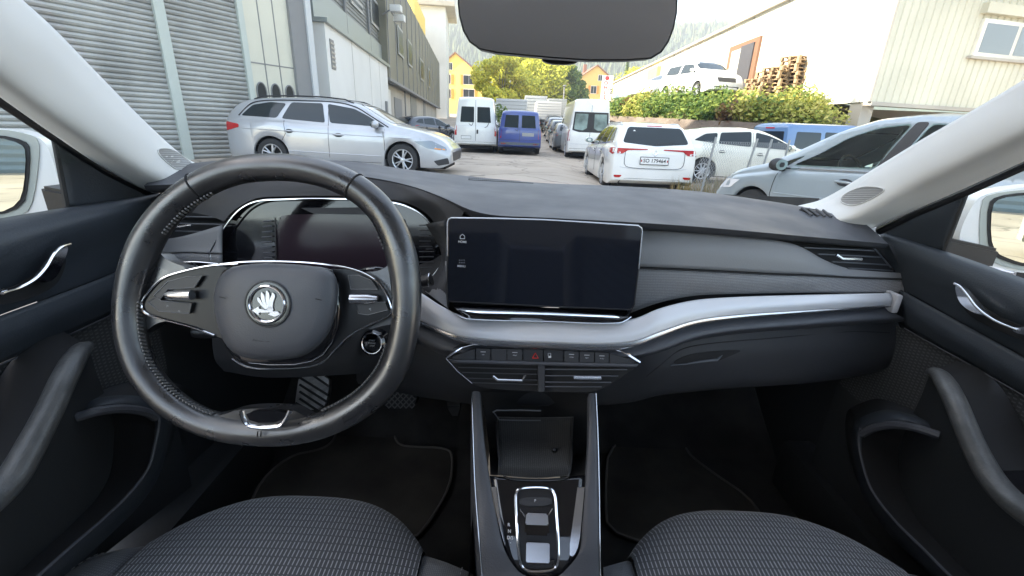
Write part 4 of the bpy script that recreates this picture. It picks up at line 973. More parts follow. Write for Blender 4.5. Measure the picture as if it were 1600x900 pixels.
# defroster vent + dotted grille on dash top
TD = bvh_of([dashtop]); dh = camhit(TD)
cv = patch('corner_vent', chaikin([(1236, 324), (1300, 330), (1312, 343), (1285, 341)], 1), dh, M_void, dashtop, step=10, off=.001, depth=.002)
for k in range(5):
    a, b = dh(1252+k*11, 327+k*1.1), dh(1268+k*10, 338.5+k*.8)
    if a and b: tube('vent_rib', [a[0]+a[1]*.003, b[0]+b[1]*.003], .0022, M_dash, cv, 5)
bm = bmesh.new()
for j in range(3):
    for i in range(34):
        h_ = dh(733+i*3.0, 276.5+j*2.4+i*.16)
        if h_: bmesh.ops.create_icosphere(bm, subdivisions=1, radius=.0011+.0004*j, matrix=Matrix.Translation(h_[0]))
obj('defroster_holes', bm, M_void, dashtop)

# ---- windscreen, roof lining, bonnet ----
wb = [Vector((-.70, .95, 1.02)), Vector((-.4, 1.09, 1.03)), Vector((.04, 1.14, 1.03)), Vector((.5, 1.09, 1.0)), Vector((.80, .95, .98))]
wt = [Vector((-.56, .36, 1.50)), Vector((-.3, .40, 1.515)), Vector((.04, .42, 1.52)), Vector((.4, .40, 1.515)), Vector((.64, .36, 1.50))]
loft('windscreen', [wb, [a.lerp(b, .5)+Vector((0, .02, .012)) for a, b in zip(wb, wt)], wt], glass('windscreen_glass', (.97, 1, .985), refl=.012, trans=.97), CAR, n=30, sub=4)
M_lining = mat('roof_lining_grey', (.50, .49, .47), .95, bump=.2, bscale=600)
lin = loft('roof_lining', [[p+Vector((0, -.01, -.01)) for p in wt], [Vector((x, -.2, 1.56)) for x in (-.6, -.3, .04, .4, .68)], [Vector((x, -.9, 1.54)) for x in (-.6, -.3, .04, .4, .68)]], M_lining, CAR, n=20, sub=3)
bonnet = loft('bonnet', [[Vector((x, 1.05, .96)) for x in (-.85, -.4, .04, .5, .93)], [Vector((x, 1.4, .93)) for x in (-.86, -.4, .04, .5, .94)], [Vector((x*.95, 2.0, .84)) for x in (-.86, -.4, .04, .5, .94)], [Vector((x*.8, 2.25, .7)) for x in (-.86, -.4, .04, .5, .94)], [Vector((x*.8, 2.3, .3)) for x in (-.86, -.4, .04, .5, .94)]], M_carwhite, CAR, n=20, sub=3)
# ---- interior mirror ----
def iridescent(): pass
NMr = Vector((-.03, -1, -.075)).normalized(); PMr = PY(885, 45, .47)
mo = [(716, -30), (715, 5), (717, 25), (723, 48), (733, 66), (748, 77), (775, 83), (860, 91), (920, 95), (980, 95), (1018, 92), (1034, 82), (1045, 66), (1053, 45), (1058, 20), (1060, -30), (1050, -60), (730, -60)]
mir = patch('rear_view_mirror', mo, planehit(PMr-NMr*.003, NMr), M_black, CAR, step=400, off=0, depth=.025)
mi_ = [(887+(x-887)*.985, 20+(y-20)*.965) for x, y in mo]
mg = patch('mirror_glass', mi_, planehit(PMr, NMr), mat('dimmed_mirror', (.45, .44, .43), .02, metal=1), mir, step=400, off=0, depth=.002)
patch('mirror_sensor', chaikin([(845, 90), (905, 93), (900, 100), (870, 101), (850, 97)], 2), planehit(PMr-NMr*.035, NMr), M_black, mir, step=100, off=0, depth=.02)
tube('mirror_stem', [PMr+Vector((0, .03, .03)), Vector((.07, .55, 1.42))], .014, M_black, mir, 8)
# ---- door mirrors ----
def dmirror(side, hous, gl, Xp, par):
    n_ = Vector((-.35*side, -1, .02)).normalized(); c = (sum(p[0] for p in hous)/len(hous), sum(p[1] for p in hous)/len(hous))
    p0 = PX(c[0], c[1], Xp)
    h = patch('door_mirror', chaikin(hous, 2), planehit(p0, n_), M_carwhite, par, step=400, off=0, depth=.05)
    h2 = patch('mirror_frame', chaikin([(lerp(c[0], x, .93) if False else x, y) for x, y in gl['frame']], 1), planehit(p0, n_), mat('mirror_surround', (.42, .44, .40), .5), h, step=400, off=.002, depth=.004)
    patch('mirror_seal', chaikin(gl['seal'], 1), planehit(p0, n_), M_black, h, step=400, off=.004, depth=.004)
    patch('mirror_glass', chaikin(gl['glass'], 1), planehit(p0, n_), mat('side_mirror_glass', (.55, .62, .60), .01, metal=1), h, step=400, off=.006, depth=.004)
    prism('mirror_foot', [(0, 0), (.12, 0), (.12, .04), (0, .06)], p0+Vector((.06 if side < 0 else -.15, .02, -.075)), (1, 0, 0), (0, 0, 1), .05, M_black, h, bev=.006)
dmirror(-1, [(-90, 205), (-10, 198), (35, 207), (66, 216), (80, 240), (96, 300), (103, 330), (60, 335), (40, 345), (-90, 350)], dict(
    frame=[(-90, 206), (0, 201), (45, 209), (62, 218), (62, 250), (54, 310), (42, 335), (0, 345), (-90, 346)],
    seal=[(-90, 210), (0, 210), (40, 219), (50, 232), (46, 290), (38, 322), (0, 337), (-90, 338)],
    glass=[(-90, 214), (0, 214), (36, 224), (44, 236), (41, 290), (32, 318), (0, 333), (-90, 334)]), -.93, ldoor)
dmirror(1, [(1695, 285), (1600, 292), (1540, 302), (1522, 315), (1497, 365), (1503, 398), (1540, 415), (1600, 428), (1695, 432)], dict(
    frame=[(1690, 290), (1600, 296), (1545, 303), (1532, 315), (1529, 375), (1535, 402), (1560, 414), (1600, 424), (1690, 430)],
    seal=[(1690, 296), (1600, 300), (1556, 306), (1542, 318), (1541, 372), (1548, 398), (1575, 410), (1600, 416), (1690, 422)],
    glass=[(1690, 300), (1600, 304), (1560, 309), (1547, 320), (1545, 370), (1553, 394), (1578, 405), (1600, 411), (1690, 416)]), 1.0, rdoor)
# =====================================================================
# ground
# =====================================================================
def gz(x, y):
    z = interp(y, [-60, 4, 10, 15, 21, 26, 32, 60, 120, 200, 420], [0, 0, .17, .14, .03, .05, .35, 1.8, 4.2, 7, 10])
    if 2 < y < 25: z += .10*max(0, min(1, (-x-1)/5))*max(0, 1-abs(y-11)/11)
    if y > 2.5 and x > 1: z -= .24*min(1, (x-1)/1.5)*max(0, min(1, (y-2.5)/2.5))*max(0, min(1, (26-y)/8))
    if y > 3 and x < -1: z -= .08*min(1, (-x-1)/2)*max(0, 1-abs(y-10)/5)
    return z
def sheet(name, xs, ys, f, m, kind='structure'):
    bm = grid_bm([[Vector((x, y, f(x, y))) for x in xs] for y in ys])
    bm.normal_update()
    if sum(fc.normal.z for fc in bm.faces) < 0: bmesh.ops.reverse_faces(bm, faces=bm.faces)
    o = obj(name, bm, m, None, ang=80); o['kind'] = kind; return o
M_asph = mat('asphalt', (.50, .415, .335), .9, bump=.5, bscale=60, col2=(.37, .305, .245), vscale=.35, detail=6)
N_, L_, b_ = mnodes(M_asph)
_tc = N_.new('ShaderNodeTexCoord'); _v = N_.new('ShaderNodeTexVoronoi'); _v.feature = 'DISTANCE_TO_EDGE'; _v.inputs['Scale'].default_value = .45
_n = N_.new('ShaderNodeTexNoise'); _n.inputs['Scale'].default_value = 1.2; L_.new(_tc.outputs['Object'], _n.inputs['Vector'])
_a = N_.new('ShaderNodeVectorMath'); _a.operation = 'ADD'; L_.new(_tc.outputs['Object'], _a.inputs[0]); L_.new(_n.outputs['Color'], _a.inputs[1]); L_.new(_a.outputs[0], _v.inputs['Vector'])
_r = N_.new('ShaderNodeMapRange'); _r.inputs['From Max'].default_value = .02; _r.inputs['To Min'].default_value = .45; _r.inputs['To Max'].default_value = 1; L_.new(_v.outputs['Distance'], _r.inputs[0])
_s = N_.new('ShaderNodeTexNoise'); _s.inputs['Scale'].default_value = .9; _s.inputs['Detail'].default_value = 8; L_.new(_tc.outputs['Object'], _s.inputs['Vector'])
_q = N_.new('ShaderNodeMapRange'); _q.inputs['From Min'].default_value = .58; _q.inputs['From Max'].default_value = .66; _q.inputs['To Min'].default_value = 1; _q.inputs['To Max'].default_value = .72; L_.new(_s.outputs[0], _q.inputs[0])
_m = mth(N_, L_, 'MULTIPLY', _r.outputs[0], _q.outputs[0])
_src = b_.inputs['Base Color'].links[0].from_socket; _x = N_.new('ShaderNodeVectorMath'); _x.operation = 'SCALE'; L_.new(_src, _x.inputs[0]); L_.new(_m, _x.inputs['Scale']); L_.new(_x.outputs[0], b_.inputs['Base Color'])
M_verge = mat('dry_grass_soil', (.20, .17, .08), .95, bump=1, bscale=30, col2=(.10, .12, .04), vscale=2)
gx = [-400, -150, -60, -30, -20, -14, -10, -8, -6, -5, -4, -3, -2, -1, 0, 1, 2, 3, 4, 5, 6, 7, 8, 10, 12, 15, 20, 30, 60, 150, 400]
gy = [-120, -40, -10, 0, 2, 4, 5, 6, 7, 8, 9, 10, 11, 12, 13, 14, 15, 16, 18, 20, 21, 23, 26, 29, 32, 38, 45, 60, 80, 120, 160, 200, 300, 420]
sheet('ground', gx, gy, gz, M_asph)

# =====================================================================
# vehicle builder.  x = forward, z = up, origin on the ground at mid length
# =====================================================================
M_tyre = mat('tyre_rubber', (.025, .025, .026), .75)
M_alloy = mat('alloy_rim', (.55, .56, .58), .3, metal=.7)
M_well = mat('wheel_well', (.006, .006, .006), .9)
M_carglass = mat('tinted_car_glass', (.016, .024, .028), .04, spec=.4, coat=.15)
M_carglass_l = mat('pale_car_glass', (.22, .30, .28), .05, spec=.8, coat=.5, var=.5, vscale=2.2)
M_tail = mat('tail_lamp_red', (.45, .012, .015), .15, coat=.8)
M_tail_w = mat('lamp_clear', (.7, .7, .72), .1, coat=.8)
M_trim = mat('bumper_black', (.025, .025, .027), .55)
M_plate = mat('plate_white', (.75, .75, .74), .4)
M_ink = mat('plate_ink', (.02, .02, .02), .6)
M_amber = mat('indicator_amber', (.8, .28, .03), .2)
def paint(name, c, metal=0): return mat(name, c, .28, metal=metal, coat=.9, var=.06, vscale=2)
P_silver = paint('silver_paint', (.44, .45, .47), .4)
P_white = paint('white_paint', (.78, .78, .76))
P_cream = paint('cream_paint', (.74, .72, .62))
P_blue = paint('blue_paint', (.03, .06, .25))
P_ltblue = paint('bright_blue_paint', (.09, .19, .37))
P_sbl = paint('pale_silver_blue_paint', (.28, .33, .36), .2)
P_dark = paint('dark_paint', (.03, .035, .04))
def wheel_part(root, x, y, r, wdt, spokes=10, rimm=None, detail=True):
    sgn = 1 if y > 0 else -1
    bm = bmesh.new()
    prof = [(r*.66, -.5), (r*.72, -.5), (r*.93, -.48), (r*.985, -.36), (r, 0), (r*.985, .36), (r*.93, .48), (r*.72, .5), (r*.66, .48)]
    seg = 32
    rr = [[bm.verts.new((x+math.cos(2*math.pi*k/seg)*q, y+h*wdt, r+math.sin(2*math.pi*k/seg)*q)) for k in range(seg)] for q, h in prof]
    for a, b in zip(rr, rr[1:]):
        for k in range(seg): bm.faces.new((a[k], a[(k+1) % seg], b[(k+1) % seg], b[k]))
    wh = obj('wheel', recalc(bm), M_tyre, root)
    bm = bmesh.new(); yo = y+sgn*wdt*.5
    prof = [(r*.68, -.02), (r*.66, .004), (r*.60, -.004), (r*.58, -.06)]
    rr = [[bm.verts.new((x+math.cos(2*math.pi*k/seg)*q, yo+sgn*h, r+math.sin(2*math.pi*k/seg)*q)) for k in range(seg)] for q, h in prof]
    for a, b in zip(rr, rr[1:]):
        for k in range(seg): bm.faces.new((a[k], a[(k+1) % seg], b[(k+1) % seg], b[k]))
    for s in range(spokes):
        a = 2*math.pi*s/spokes
        for da in ((-.10, .10) if spokes <= 6 else (0,)):
            p0 = Vector((x+math.cos(a)*r*.12, yo-sgn*.01, r+math.sin(a)*r*.12)); p1 = Vector((x+math.cos(a+da*2)*r*.62, yo-sgn*.004, r+math.sin(a+da*2)*r*.62))
            add_tube(bm, [p0, p1], [r*.09, r*.055], 6, flat=.6)
    lathe(bm, [(r*.16, -.03), (r*.16, .0), (r*.1, .008), (.001, .01)], (x, yo-sgn*.006, r), (0, sgn, 0), 16)
    obj('rim', recalc(bm), rimm or M_alloy, wh)
    bm = bmesh.new(); lathe(bm, [(r*.64, 0), (r*.63, .001), (.001, .002)], (x, yo-sgn*.07, r), (0, sgn, 0), 24); obj('brake_disc', bm, M_well, wh)
    return wh

def vehicle(name, loc, heading, spec, label, cat='car', group=None):
    """heading: angle of +x (forward) in world"""
    S = spec; L, W = S['L'], S['W']
    root = empty(name, loc, heading, label, cat, group)
    if 'rx' in S: root.rotation_euler = (S.get('rx', 0), S.get('ry', 0), heading)
    top, belt = S['top'], S['belt']
    tx, tz = [p[0] for p in top], [p[1] for p in top]
    bx, bz = [p[0] for p in belt], [p[1] for p in belt]
    # smooth top profile
    def T(x): return (interp(x-.06, tx, tz)+interp(x, tx, tz)*2+interp(x+.06, tx, tz))/4
    def B(x): return interp(x, bx, bz)
    r = S['r']; wb = S['wheels']; ra = r*1.13; tum = S.get('tum', .42); sill = S.get('sill', .2); er = S.get('end', .16); en = S.get('endn', .5); er2 = S.get('end_rear', er)
    xs = set()
    n = S.get('n', 60)
    for i in range(n+1): xs.add(round(-L/2+L*i/n, 4))
    for xw in wb:
        for k in range(15):
            xs.add(round(xw+ra*math.cos(math.pi*k/14), 4))
        xs.add(round(xw-ra-.005, 4)); xs.add(round(xw+ra+.005, 4))
    for d in (.01, .03, .06, .1): xs.add(round(L/2-d, 4)); xs.add(round(-L/2+d, 4))
    xs = sorted(xs)
    def HW(x):
        d = L/2-x; e = er
        if x < 0: d = L/2+x; e = er2
        t = max(0, 1-d/en)
        return W/2*(1-e*(1-math.sqrt(max(0, 1-t**2.4))))
    rows = []
    for x in xs:
        h = HW(x); d = L/2-abs(x)
        zb = sill+ (.10*max(0, 1-d/.25)**1.5)
        for xw in wb:
            q = ra*ra-(x-xw)**2
            if q > 0: zb = max(zb, r+math.sqrt(q))
        zt = T(x); zs = min(B(x), zt-.03); hh = max(0, zt-zs)
        k = min(1, hh/.3)
        zr = zt-.03-.055*k if hh > .06 else zt-.02
        zr = max(zr, zs+.006)
        wr = h*.93-(zr-zs)*tum
        bulge = S.get('bulge', .03)
        mid_z = lerp(.2, zs, .55)
        sec = [(0, zb), (h*.86, zb), (h*.985, zb), (h*1.0, zb+.02), (h*(1.0), lerp(zb+.02, zs, .3)), (h*1.0, lerp(zb+.02, zs, .6)), (h*.985, lerp(zb+.02, zs, .85)), (h*.955, zs-.008), (h*.935, zs+.004)]
        for t in (.2, .4, .6, .8): sec.append((lerp(h*.93, wr, t)+bulge*k*4*t*(1-t)*.5, lerp(zs+.006, zr, t)))
        sec += [(wr, zr), (wr-.03*k-.012, lerp(zr, zt, .45)), (wr*.84-.02*k, lerp(zr, zt, .75)), (wr*.5, lerp(zr, zt, .95)), (0, zt)]
        row = [Vector((x, y, z)) for y, z in sec]+[Vector((x, -y, z)) for y, z in sec[::-1][1:-1]]
        rows.append(row)
    bm = grid_bm(rows, closed=True)
    bm.verts.ensure_lookup_table(); m = len(rows[0])
    nv = len(bm.verts)
    # end caps as fans built from strips across
    for base in (0, nv-m):
        ring = [bm.verts[base+i] for i in range(m)]
        half = m//2
        for i in range(0, half):
            a, b = ring[i], ring[i+1]; c, d2 = ring[(m-i-1) % m], ring[(m-i) % m]
            vsx = []
            for v in (a, b, c, d2):
                if v not in vsx: vsx.append(v)
            if len(vsx) > 2:
                try: bm.faces.new(vsx)
                except ValueError: pass
    recalc(bm)
    body = obj('body', bm, S['paint'], root, ang=50)
    tree = bvh_of([body])
    def side(s):
        def f(x, z):
            l, nn, i, dd = tree.ray_cast(Vector((x, 3*s, z)), Vector((0, -s, 0)))
            return None if l is None else (l, nn if nn.y*s > 0 else -nn)
        return f
    def end(s, lim=None):
        def f(y, z):
            l, nn, i, dd = tree.ray_cast(Vector((6*s, y, z)), Vector((-s, 0, 0)))
            return None if l is None else (l, nn if nn.x*s > 0 else -nn)
        return f
    # inner wheel wells + wheels
    for xw in wb:
        bm = bmesh.new()
        for s in (1, -1):
            rr = []
            for yy in (W/2*.95, W/2-.32):
                rr.append([bm.verts.new((xw+ra*.995*math.cos(t), s*yy, r+ra*.995*math.sin(t))) for t in [math.pi*k/12-.0 for k in range(13)]])
            for k in range(12): bm.faces.new((rr[0][k], rr[0][k+1], rr[1][k+1], rr[1][k]))
            bm.faces.new(rr[1])
        obj('wheel_arch', bm, M_well, root)
        for s in (1, -1): wheel_part(root, xw, s*(W/2-.12), r, .2, S.get('spokes', 10), S.get('rim'))
    bm = bmesh.new(); add_box(bm, (-L/2+.15, -W/2+.25, .16), (L/2-.15, W/2-.25, .5)); obj('underbody', bm, M_well, root)
    G = S.get('glass', M_carglass)
    for s in S.get('sides', (1, -1)):
        f = side(s)
        for poly in S.get('win', []):
            surround = [(lerp(sum(p[0] for p in poly)/len(poly), a, 1.0), b) for a, b in poly]
            pn = patch('side_window', rc(poly), f, G, root, step=.12, off=.006, depth=.02)
        if 'winline' in S:
            pts = [f(a, b) for a, b in S['winline']]; pts = [p[0]+p[1]*.006 for p in pts if p]
            if len(pts) > 2: tube('window_trim', pts, .012, S.get('wtrim', M_chrome), root, 5, n=60)
        for seam in S.get('seams', []):
            dn = [(lerp(a[0], b[0], k/8), lerp(a[1], b[1], k/8)) for a, b in zip(seam, seam[1:]) for k in range(9)]
            pts = [f(a, b) for a, b in dn]; pts = [p[0]-p[1]*.001 for p in pts if p]
            if len(pts) > 2: tube('door_seam', pts, .006, M_trim, root, 4)
        for a, b in S.get('crease', []):
            pts = [f(lerp(a[0], b[0], k/20), lerp(a[1], b[1], k/20)) for k in range(21)]; pts = [p[0]-p[1]*.006 for p in pts if p]
            if len(pts) > 2: tube('crease', pts, .012, S['paint'], root, 6)
        for hx, hz in S.get('handles', []):
            h = f(hx, hz)
            if h:
                bm = bmesh.new(); lathe(bm, [(.001, .001), (.05, .002), (.055, -.004)], h[0]+h[1]*.002, h[1], 16)
                for v in bm.verts: v.co.z = h[0].z+(v.co.z-h[0].z)*.75; v.co.x = h[0].x+(v.co.x-h[0].x)*1.6
                o = obj('door_handle', bm, M_trim, root)
                tube('handle_bar', [h[0]+Vector((-.1, s*.012, 0)), h[0]+Vector((-.06, s*.035, .004)), h[0]+Vector((.06, s*.035, .004)), h[0]+Vector((.1, s*.012, 0))], [.008, .014, .014, .01], S.get('hmat', S['paint']), o, 8, n=12)
        if 'mirror' in S:
            mx, mz = S['mirror']; h = f(mx, mz)
            if h:
                bm = bmesh.new(); rg = []
                base = h[0]+Vector((0, s*.12, .06))
                bmesh.ops.create_uvsphere(bm, u_segments=14, v_segments=10, radius=1, matrix=Matrix.Translation(base) @ Matrix.Diagonal((.075, .115, .075, 1)))
                mr = obj('wing_mirror', bm, S.get('mirmat', S['paint']), root)
                tube('mirror_stalk', [h[0], base+Vector((0, 0, -.04))], .025, M_trim, mr, 8)
                bm = bmesh.new(); lathe(bm, [(.062, 0), (.06, .004), (.001, .006)], base+Vector((-.062, 0, 0)), (-1, 0, 0), 18)
                for v in bm.verts: v.co.y = base.y+(v.co.y-base.y)*1.5
                obj('mirror_glass', bm, M_carglass_l, mr)
        for nm, poly, mm in S.get('side_patches', []): patch(nm, rc(poly, .03), f, mm, root, step=.08, off=.008, depth=.02)
    for nm, poly, mm in S.get('rear', []):
        patch(nm, rc(poly, .03), end(-1), mm, root, step=.09, off=.014 if nm in ('rear_window', 'lamp_strip') else .008, depth=.02)
    for nm, poly, mm in S.get('front', []):
        patch(nm, rc(poly, .03), end(1), mm, root, step=.09, off=.008, depth=.02)
    for nm, pts, rr_, mm in S.get('rear_lines', []):
        q = [end(-1)(a, b) for a, b in pts]; q = [p[0]+p[1]*.004 for p in q if p]
        if len(q) > 1: tube(nm, q, rr_, mm, root, 6, n=max(6, len(q)*4))
    for e_, pw in (('rear_plate', -1), ('front_plate', 1)):
        if e_ in S:
            y0, z0, w_, h_, txt = S[e_]
            h = end(pw)(y0, z0)
            if h:
                px_ = h[0].x+pw*.02
                bm = bmesh.new(); add_box(bm, (px_-.008, y0-w_/2, z0-h_/2), (px_+.008, y0+w_/2, z0+h_/2)); pl = obj('licence_plate', bm, M_plate, root, smooth=False)
                bm = bmesh.new(); add_box(bm, (px_-.006, y0-w_/2-.012, z0-h_/2-.012), (px_+.006, y0+w_/2+.012, z0+h_/2+.012)); obj('plate_frame', bm, M_ink, pl, smooth=False)
                if txt:
                    text_obj('plate_number', txt, Vector((px_+pw*.011, y0, z0)), (0, pw, 0), (0, 0, 1), h_*.56, M_ink, pl, bold=.015)
                    for q in (-1, 1):
                        bm = bmesh.new(); add_box(bm, (px_+pw*.009-.002, y0+q*w_*.468-.010, z0-.022), (px_+pw*.009+.002, y0+q*w_*.468+.010, z0+.022)); obj('plate_crest', bm, M_tail, pl, smooth=False)
    if S.get('rails'):
        zr_ = S['rails']
        for s in (1, -1):
            pts = []
            for x in [lerp(zr_[0], zr_[1], k/12) for k in range(13)]:
                l, nn, i, dd = tree.ray_cast(Vector((x, s*zr_[2], 3)), Vector((0, 0, -1)))
                if l: pts.append(l+Vector((0, 0, .035 if 0 < (x-zr_[0])/(zr_[1]-zr_[0]) < 1 else 0)))
            tube('roof_rail', pts, .016, S.get('railmat', M_trim), root, 6)
    if 'wind' in S:
        patch('windscreen', rc(S['wind'], .08), end(1), S.get('wglass', G), root, step=.09, off=.006, depth=.02)
    if 'rwin' in S:
        patch('rear_window', rc(S['rwin'], .06), end(-1), S.get('rglass', G), root, step=.09, off=.006, depth=.02)
    return root

# ---- silver estate car, left, facing right ----
estate = dict(L=4.64, W=1.80, r=.325, wheels=(-1.36, 1.33), paint=P_silver, tum=.40, sill=.19, end=.20, endn=.65, spokes=5,
    top=[(-2.32, .98), (-2.27, 1.05), (-2.18, 1.22), (-1.98, 1.36), (-1.6, 1.43), (-1.0, 1.465), (-.3, 1.47), (.2, 1.43), (.5, 1.35), (.85, 1.15), (1.12, 1.01), (1.4, .96), (1.8, .88), (2.1, .77), (2.24, .66), (2.32, .52)],
    belt=[(-2.3, .94), (-1.4, .99), (-.6, .95), (.4, .91), (1.1, .88), (1.8, .80), (2.3, .5)],
    win=[[(-1.93, 1.06), (-1.2, 1.04), (-1.02, 1.32), (-1.35, 1.335), (-1.7, 1.27)], [(-1.10, 1.03), (-.22, .985), (-.29, 1.35), (-.92, 1.345)], [(-.12, .985), (1.0, .945), (.62, 1.15), (.35, 1.27), (-.19, 1.345)]],
    winline=[(-1.98, 1.06), (-1.72, 1.30), (-1.35, 1.365), (-.6, 1.385), (0, 1.375), (.38, 1.30), (.68, 1.15), (1.06, .945)],
    seams=[[(-.17, 1.34), (-.15, .9), (-.16, .32)], [(.98, .90), (.98, .36)], [(-1.05, 1.0), (-1.02, .75), (-1.12, .6)], [(-.9, .27), (.9, .25)]],
    crease=[((-1.9, .82), (1.9, .74)), ((-1.0, .42), (1.0, .38))],
    handles=[(-.95, .80), (.05, .76)], mirror=(.83, .93), rails=(-1.75, .3, .56), wtrim=M_trim,
    side_patches=[('head_lamp', [(1.58, .70), (1.92, .72), (2.2, .60), (2.24, .54), (1.85, .57)], mat('lamp_smoke', (.20, .24, .28), .1, coat=.8)), ('indicator', [(1.98, .585), (2.2, .565), (2.21, .545), (2.0, .56)], M_amber), ('rear_window_edge', [(-2.22, 1.09), (-2.02, 1.30), (-2.07, 1.30), (-2.25, 1.12)], M_carglass), ('tail_lamp', [(-2.28, .94), (-1.98, .90), (-1.97, .84), (-2.28, .76)], M_tail), ('air_intake', [(1.97, .33), (2.25, .40), (2.28, .28), (2.06, .24)], M_trim)],
    front=[('grille', [(-.6, .50), (.6, .50), (.5, .32), (-.5, .32)], M_trim)], wind=[(-.62, 1.02), (.62, 1.02), (.52, 1.36), (-.52, 1.36)], rwin=[(-.6, 1.04), (.6, 1.04), (.5, 1.3), (-.5, 1.3)])
def place(px, py, t, dz=0):
    p = PT(px, py, t); return Vector((p.x, p.y, gz(p.x, p.y)+dz))
vehicle('estate_car', Vector((-3.66, 10.3, gz(-3.4, 9.6))), R_(-1), estate, 'silver estate car parked side-on in front of the grey roller shutters', 'car')

# ---- white estate, rear view ----
wagon = dict(L=4.6, W=1.80, r=.33, wheels=(-1.32, 1.38), paint=P_white, tum=.50, sill=.2, end=.14, endn=.5, end_rear=.10, spokes=10,
    top=[(-2.3, .95), (-2.26, 1.03), (-2.15, 1.18), (-2.0, 1.36), (-1.8, 1.42), (-1.2, 1.455), (-.3, 1.47), (.2, 1.43), (.5, 1.35), (.9, 1.1), (1.12, 1.0), (1.8, .9), (2.1, .78), (2.3, .52)],
    belt=[(-2.3, .92), (-1.4, .97), (-.6, .94), (.4, .90), (1.1, .88), (1.8, .80), (2.3, .5)],
    win=[[(-1.9, 1.06), (-1.25, 1.02), (-1.15, 1.32), (-1.5, 1.32)], [(-1.15, 1.01), (-.25, .97), (-.32, 1.35), (-1.05, 1.33)], [(-.15, .97), (1.0, .93), (.6, 1.17), (.3, 1.29), (-.2, 1.35)]],
    winline=[(-1.95, 1.04), (-1.2, .995), (0, .95), (1.03, .92)],
    seams=[[(-.2, 1.34), (-.18, .9), (-.19, .32)], [(.98, .88), (.98, .36)], [(-1.2, 1.0), (-1.05, .7)]], handles=[(-.95, .82), (.05, .8)], mirror=(.85, .95), rails=(-1.7, .2, .6), railmat=M_alloy,
    side_patches=[('tail_lamp', [(-2.26, .93), (-1.95, .92), (-2.02, .84), (-2.26, .80)], M_tail)],
    rwin=[(-.67, 1.04), (-.54, 1.34), (.54, 1.34), (.67, 1.04), (0, .985)], rglass=M_carglass,
    rear=[('tail_lamp', [(-.86, .93), (-.86, .82), (-.66, .82), (-.56, .895), (-.16, .91), (-.16, .93)], M_tail), ('tail_lamp', [(.86, .93), (.86, .82), (.66, .82), (.56, .895), (.16, .91), (.16, .93)], M_tail),
          ('lower_bumper', [(-.68, .27), (-.55, .34), (.55, .34), (.68, .27), (.66, .21), (-.66, .21)], M_trim), ('reflector', [(-.8, .40), (-.62, .40), (-.66, .35), (-.78, .35)], M_tail), ('reflector', [(.8, .40), (.62, .40), (.66, .35), (.78, .35)], M_tail),
          ('lamp_strip', [(-.83, .86), (-.70, .86), (-.70, .82), (-.82, .83)], M_tail_w), ('lamp_strip', [(.83, .86), (.70, .86), (.70, .82), (.82, .83)], M_tail_w),
          ('brake_light', [(-.16, 1.375), (.16, 1.375), (.16, 1.36), (-.16, 1.36)], M_tail)],
    rear_lines=[('tailgate_seam', [(-.60, .9), (-.60, .62), (-.52, .56), (0, .545), (.52, .56), (.60, .62), (.60, .9)], .005, M_ink), ('rear_wiper', [(0, 1.02), (-.15, 1.04), (-.32, 1.045)], .012, M_trim),
        ('maker_emblem', [(0, .92), (-.04, .86), (0, .80), (.04, .86), (0, .92)], .009, M_chrome), ('bumper_line', [(-.84, .62), (-.6, .55), (0, .53), (.6, .55), (.84, .62)], .004, M_alloy)],
    rear_plate=(0, .70, .56, .13, 'SO 179464'))
vehicle('estate_car', Vector((2.84, 11.75, gz(2.9, 10.5))), R_(89), wagon, 'white estate car seen from behind, number plate SO 179464', 'car')

# ---- vans ----
def van(L, W, H, paintm, r=.34, hood=.9, beltz=1.15, **k):
    d = dict(L=L, W=W, r=r, wheels=(-L/2+1.0, L/2-.9), paint=paintm, tum=.10, sill=.28, end=.14, endn=.4, end_rear=.05, spokes=6, bulge=.02,
        top=[(-L/2, H-.10), (-L/2+.05, H-.03), (-L/2+.2, H), (0, H+.02), (L/2-1.75, H-.01), (L/2-1.55, H-.12), (L/2-.85, beltz+.12), (L/2-.25, beltz-.18), (L/2-.05, beltz-.35), (L/2, .6)],
        belt=[(-L/2, beltz), (L/2-.9, beltz), (L/2, .6)],
        win=[[(L/2-2.1, beltz+.04), (L/2-1.2, beltz+.02), (L/2-1.75, beltz+.55), (L/2-2.1, beltz+.55)]], mirror=(L/2-1.25, beltz),
        seams=[[(L/2-2.15, beltz+.6), (L/2-2.15, .4)], [(L/2-1.2, beltz), (L/2-1.15, .5)], [(L/2-2.2, 1.1), (-L/2+.3, 1.1)]], mirmat=M_trim)
    d.update(k); return d
def rdoors(H, w, z0, z1, wz0, wz1, ww, gm):
    return [('rear_window', [(-.07, wz0), (-.07, wz1), (-ww, wz1), (-ww-.06, wz0)], gm), ('rear_window', [(.07, wz0), (.07, wz1), (ww, wz1), (ww+.06, wz0)], gm)]
hv = van(5.3, 1.95, 2.33, P_white, tum=.12)
hv['rear'] = rdoors(0, 0, 0, 0, 1.28, 1.92, .62, M_carglass)+[('tail_lamp', [(-.93, 1.15), (-.84, 1.15), (-.84, .72), (-.93, .72)], M_tail), ('tail_lamp', [(.93, 1.15), (.84, 1.15), (.84, .72), (.93, .72)], M_tail), ('bumper', [(-.9, .46), (.9, .46), (.88, .31), (-.88, .31)], M_trim), ('door_handle', [(-.12, .98), (-.04, .98), (-.04, .80), (-.12, .80)], M_trim)]
hv['rear_lines'] = [('door_seam', [(0, 2.2), (0, .5)], .008, M_trim), ('wiper', [(.1, 1.3), (.18, 1.15), (.3, 1.22)], .014, M_trim), ('wiper', [(-.6, 1.3), (-.5, 1.12), (-.4, 1.08)], .014, M_trim)]
hv['rear_plate'] = (.42, .64, .42, .12, '')
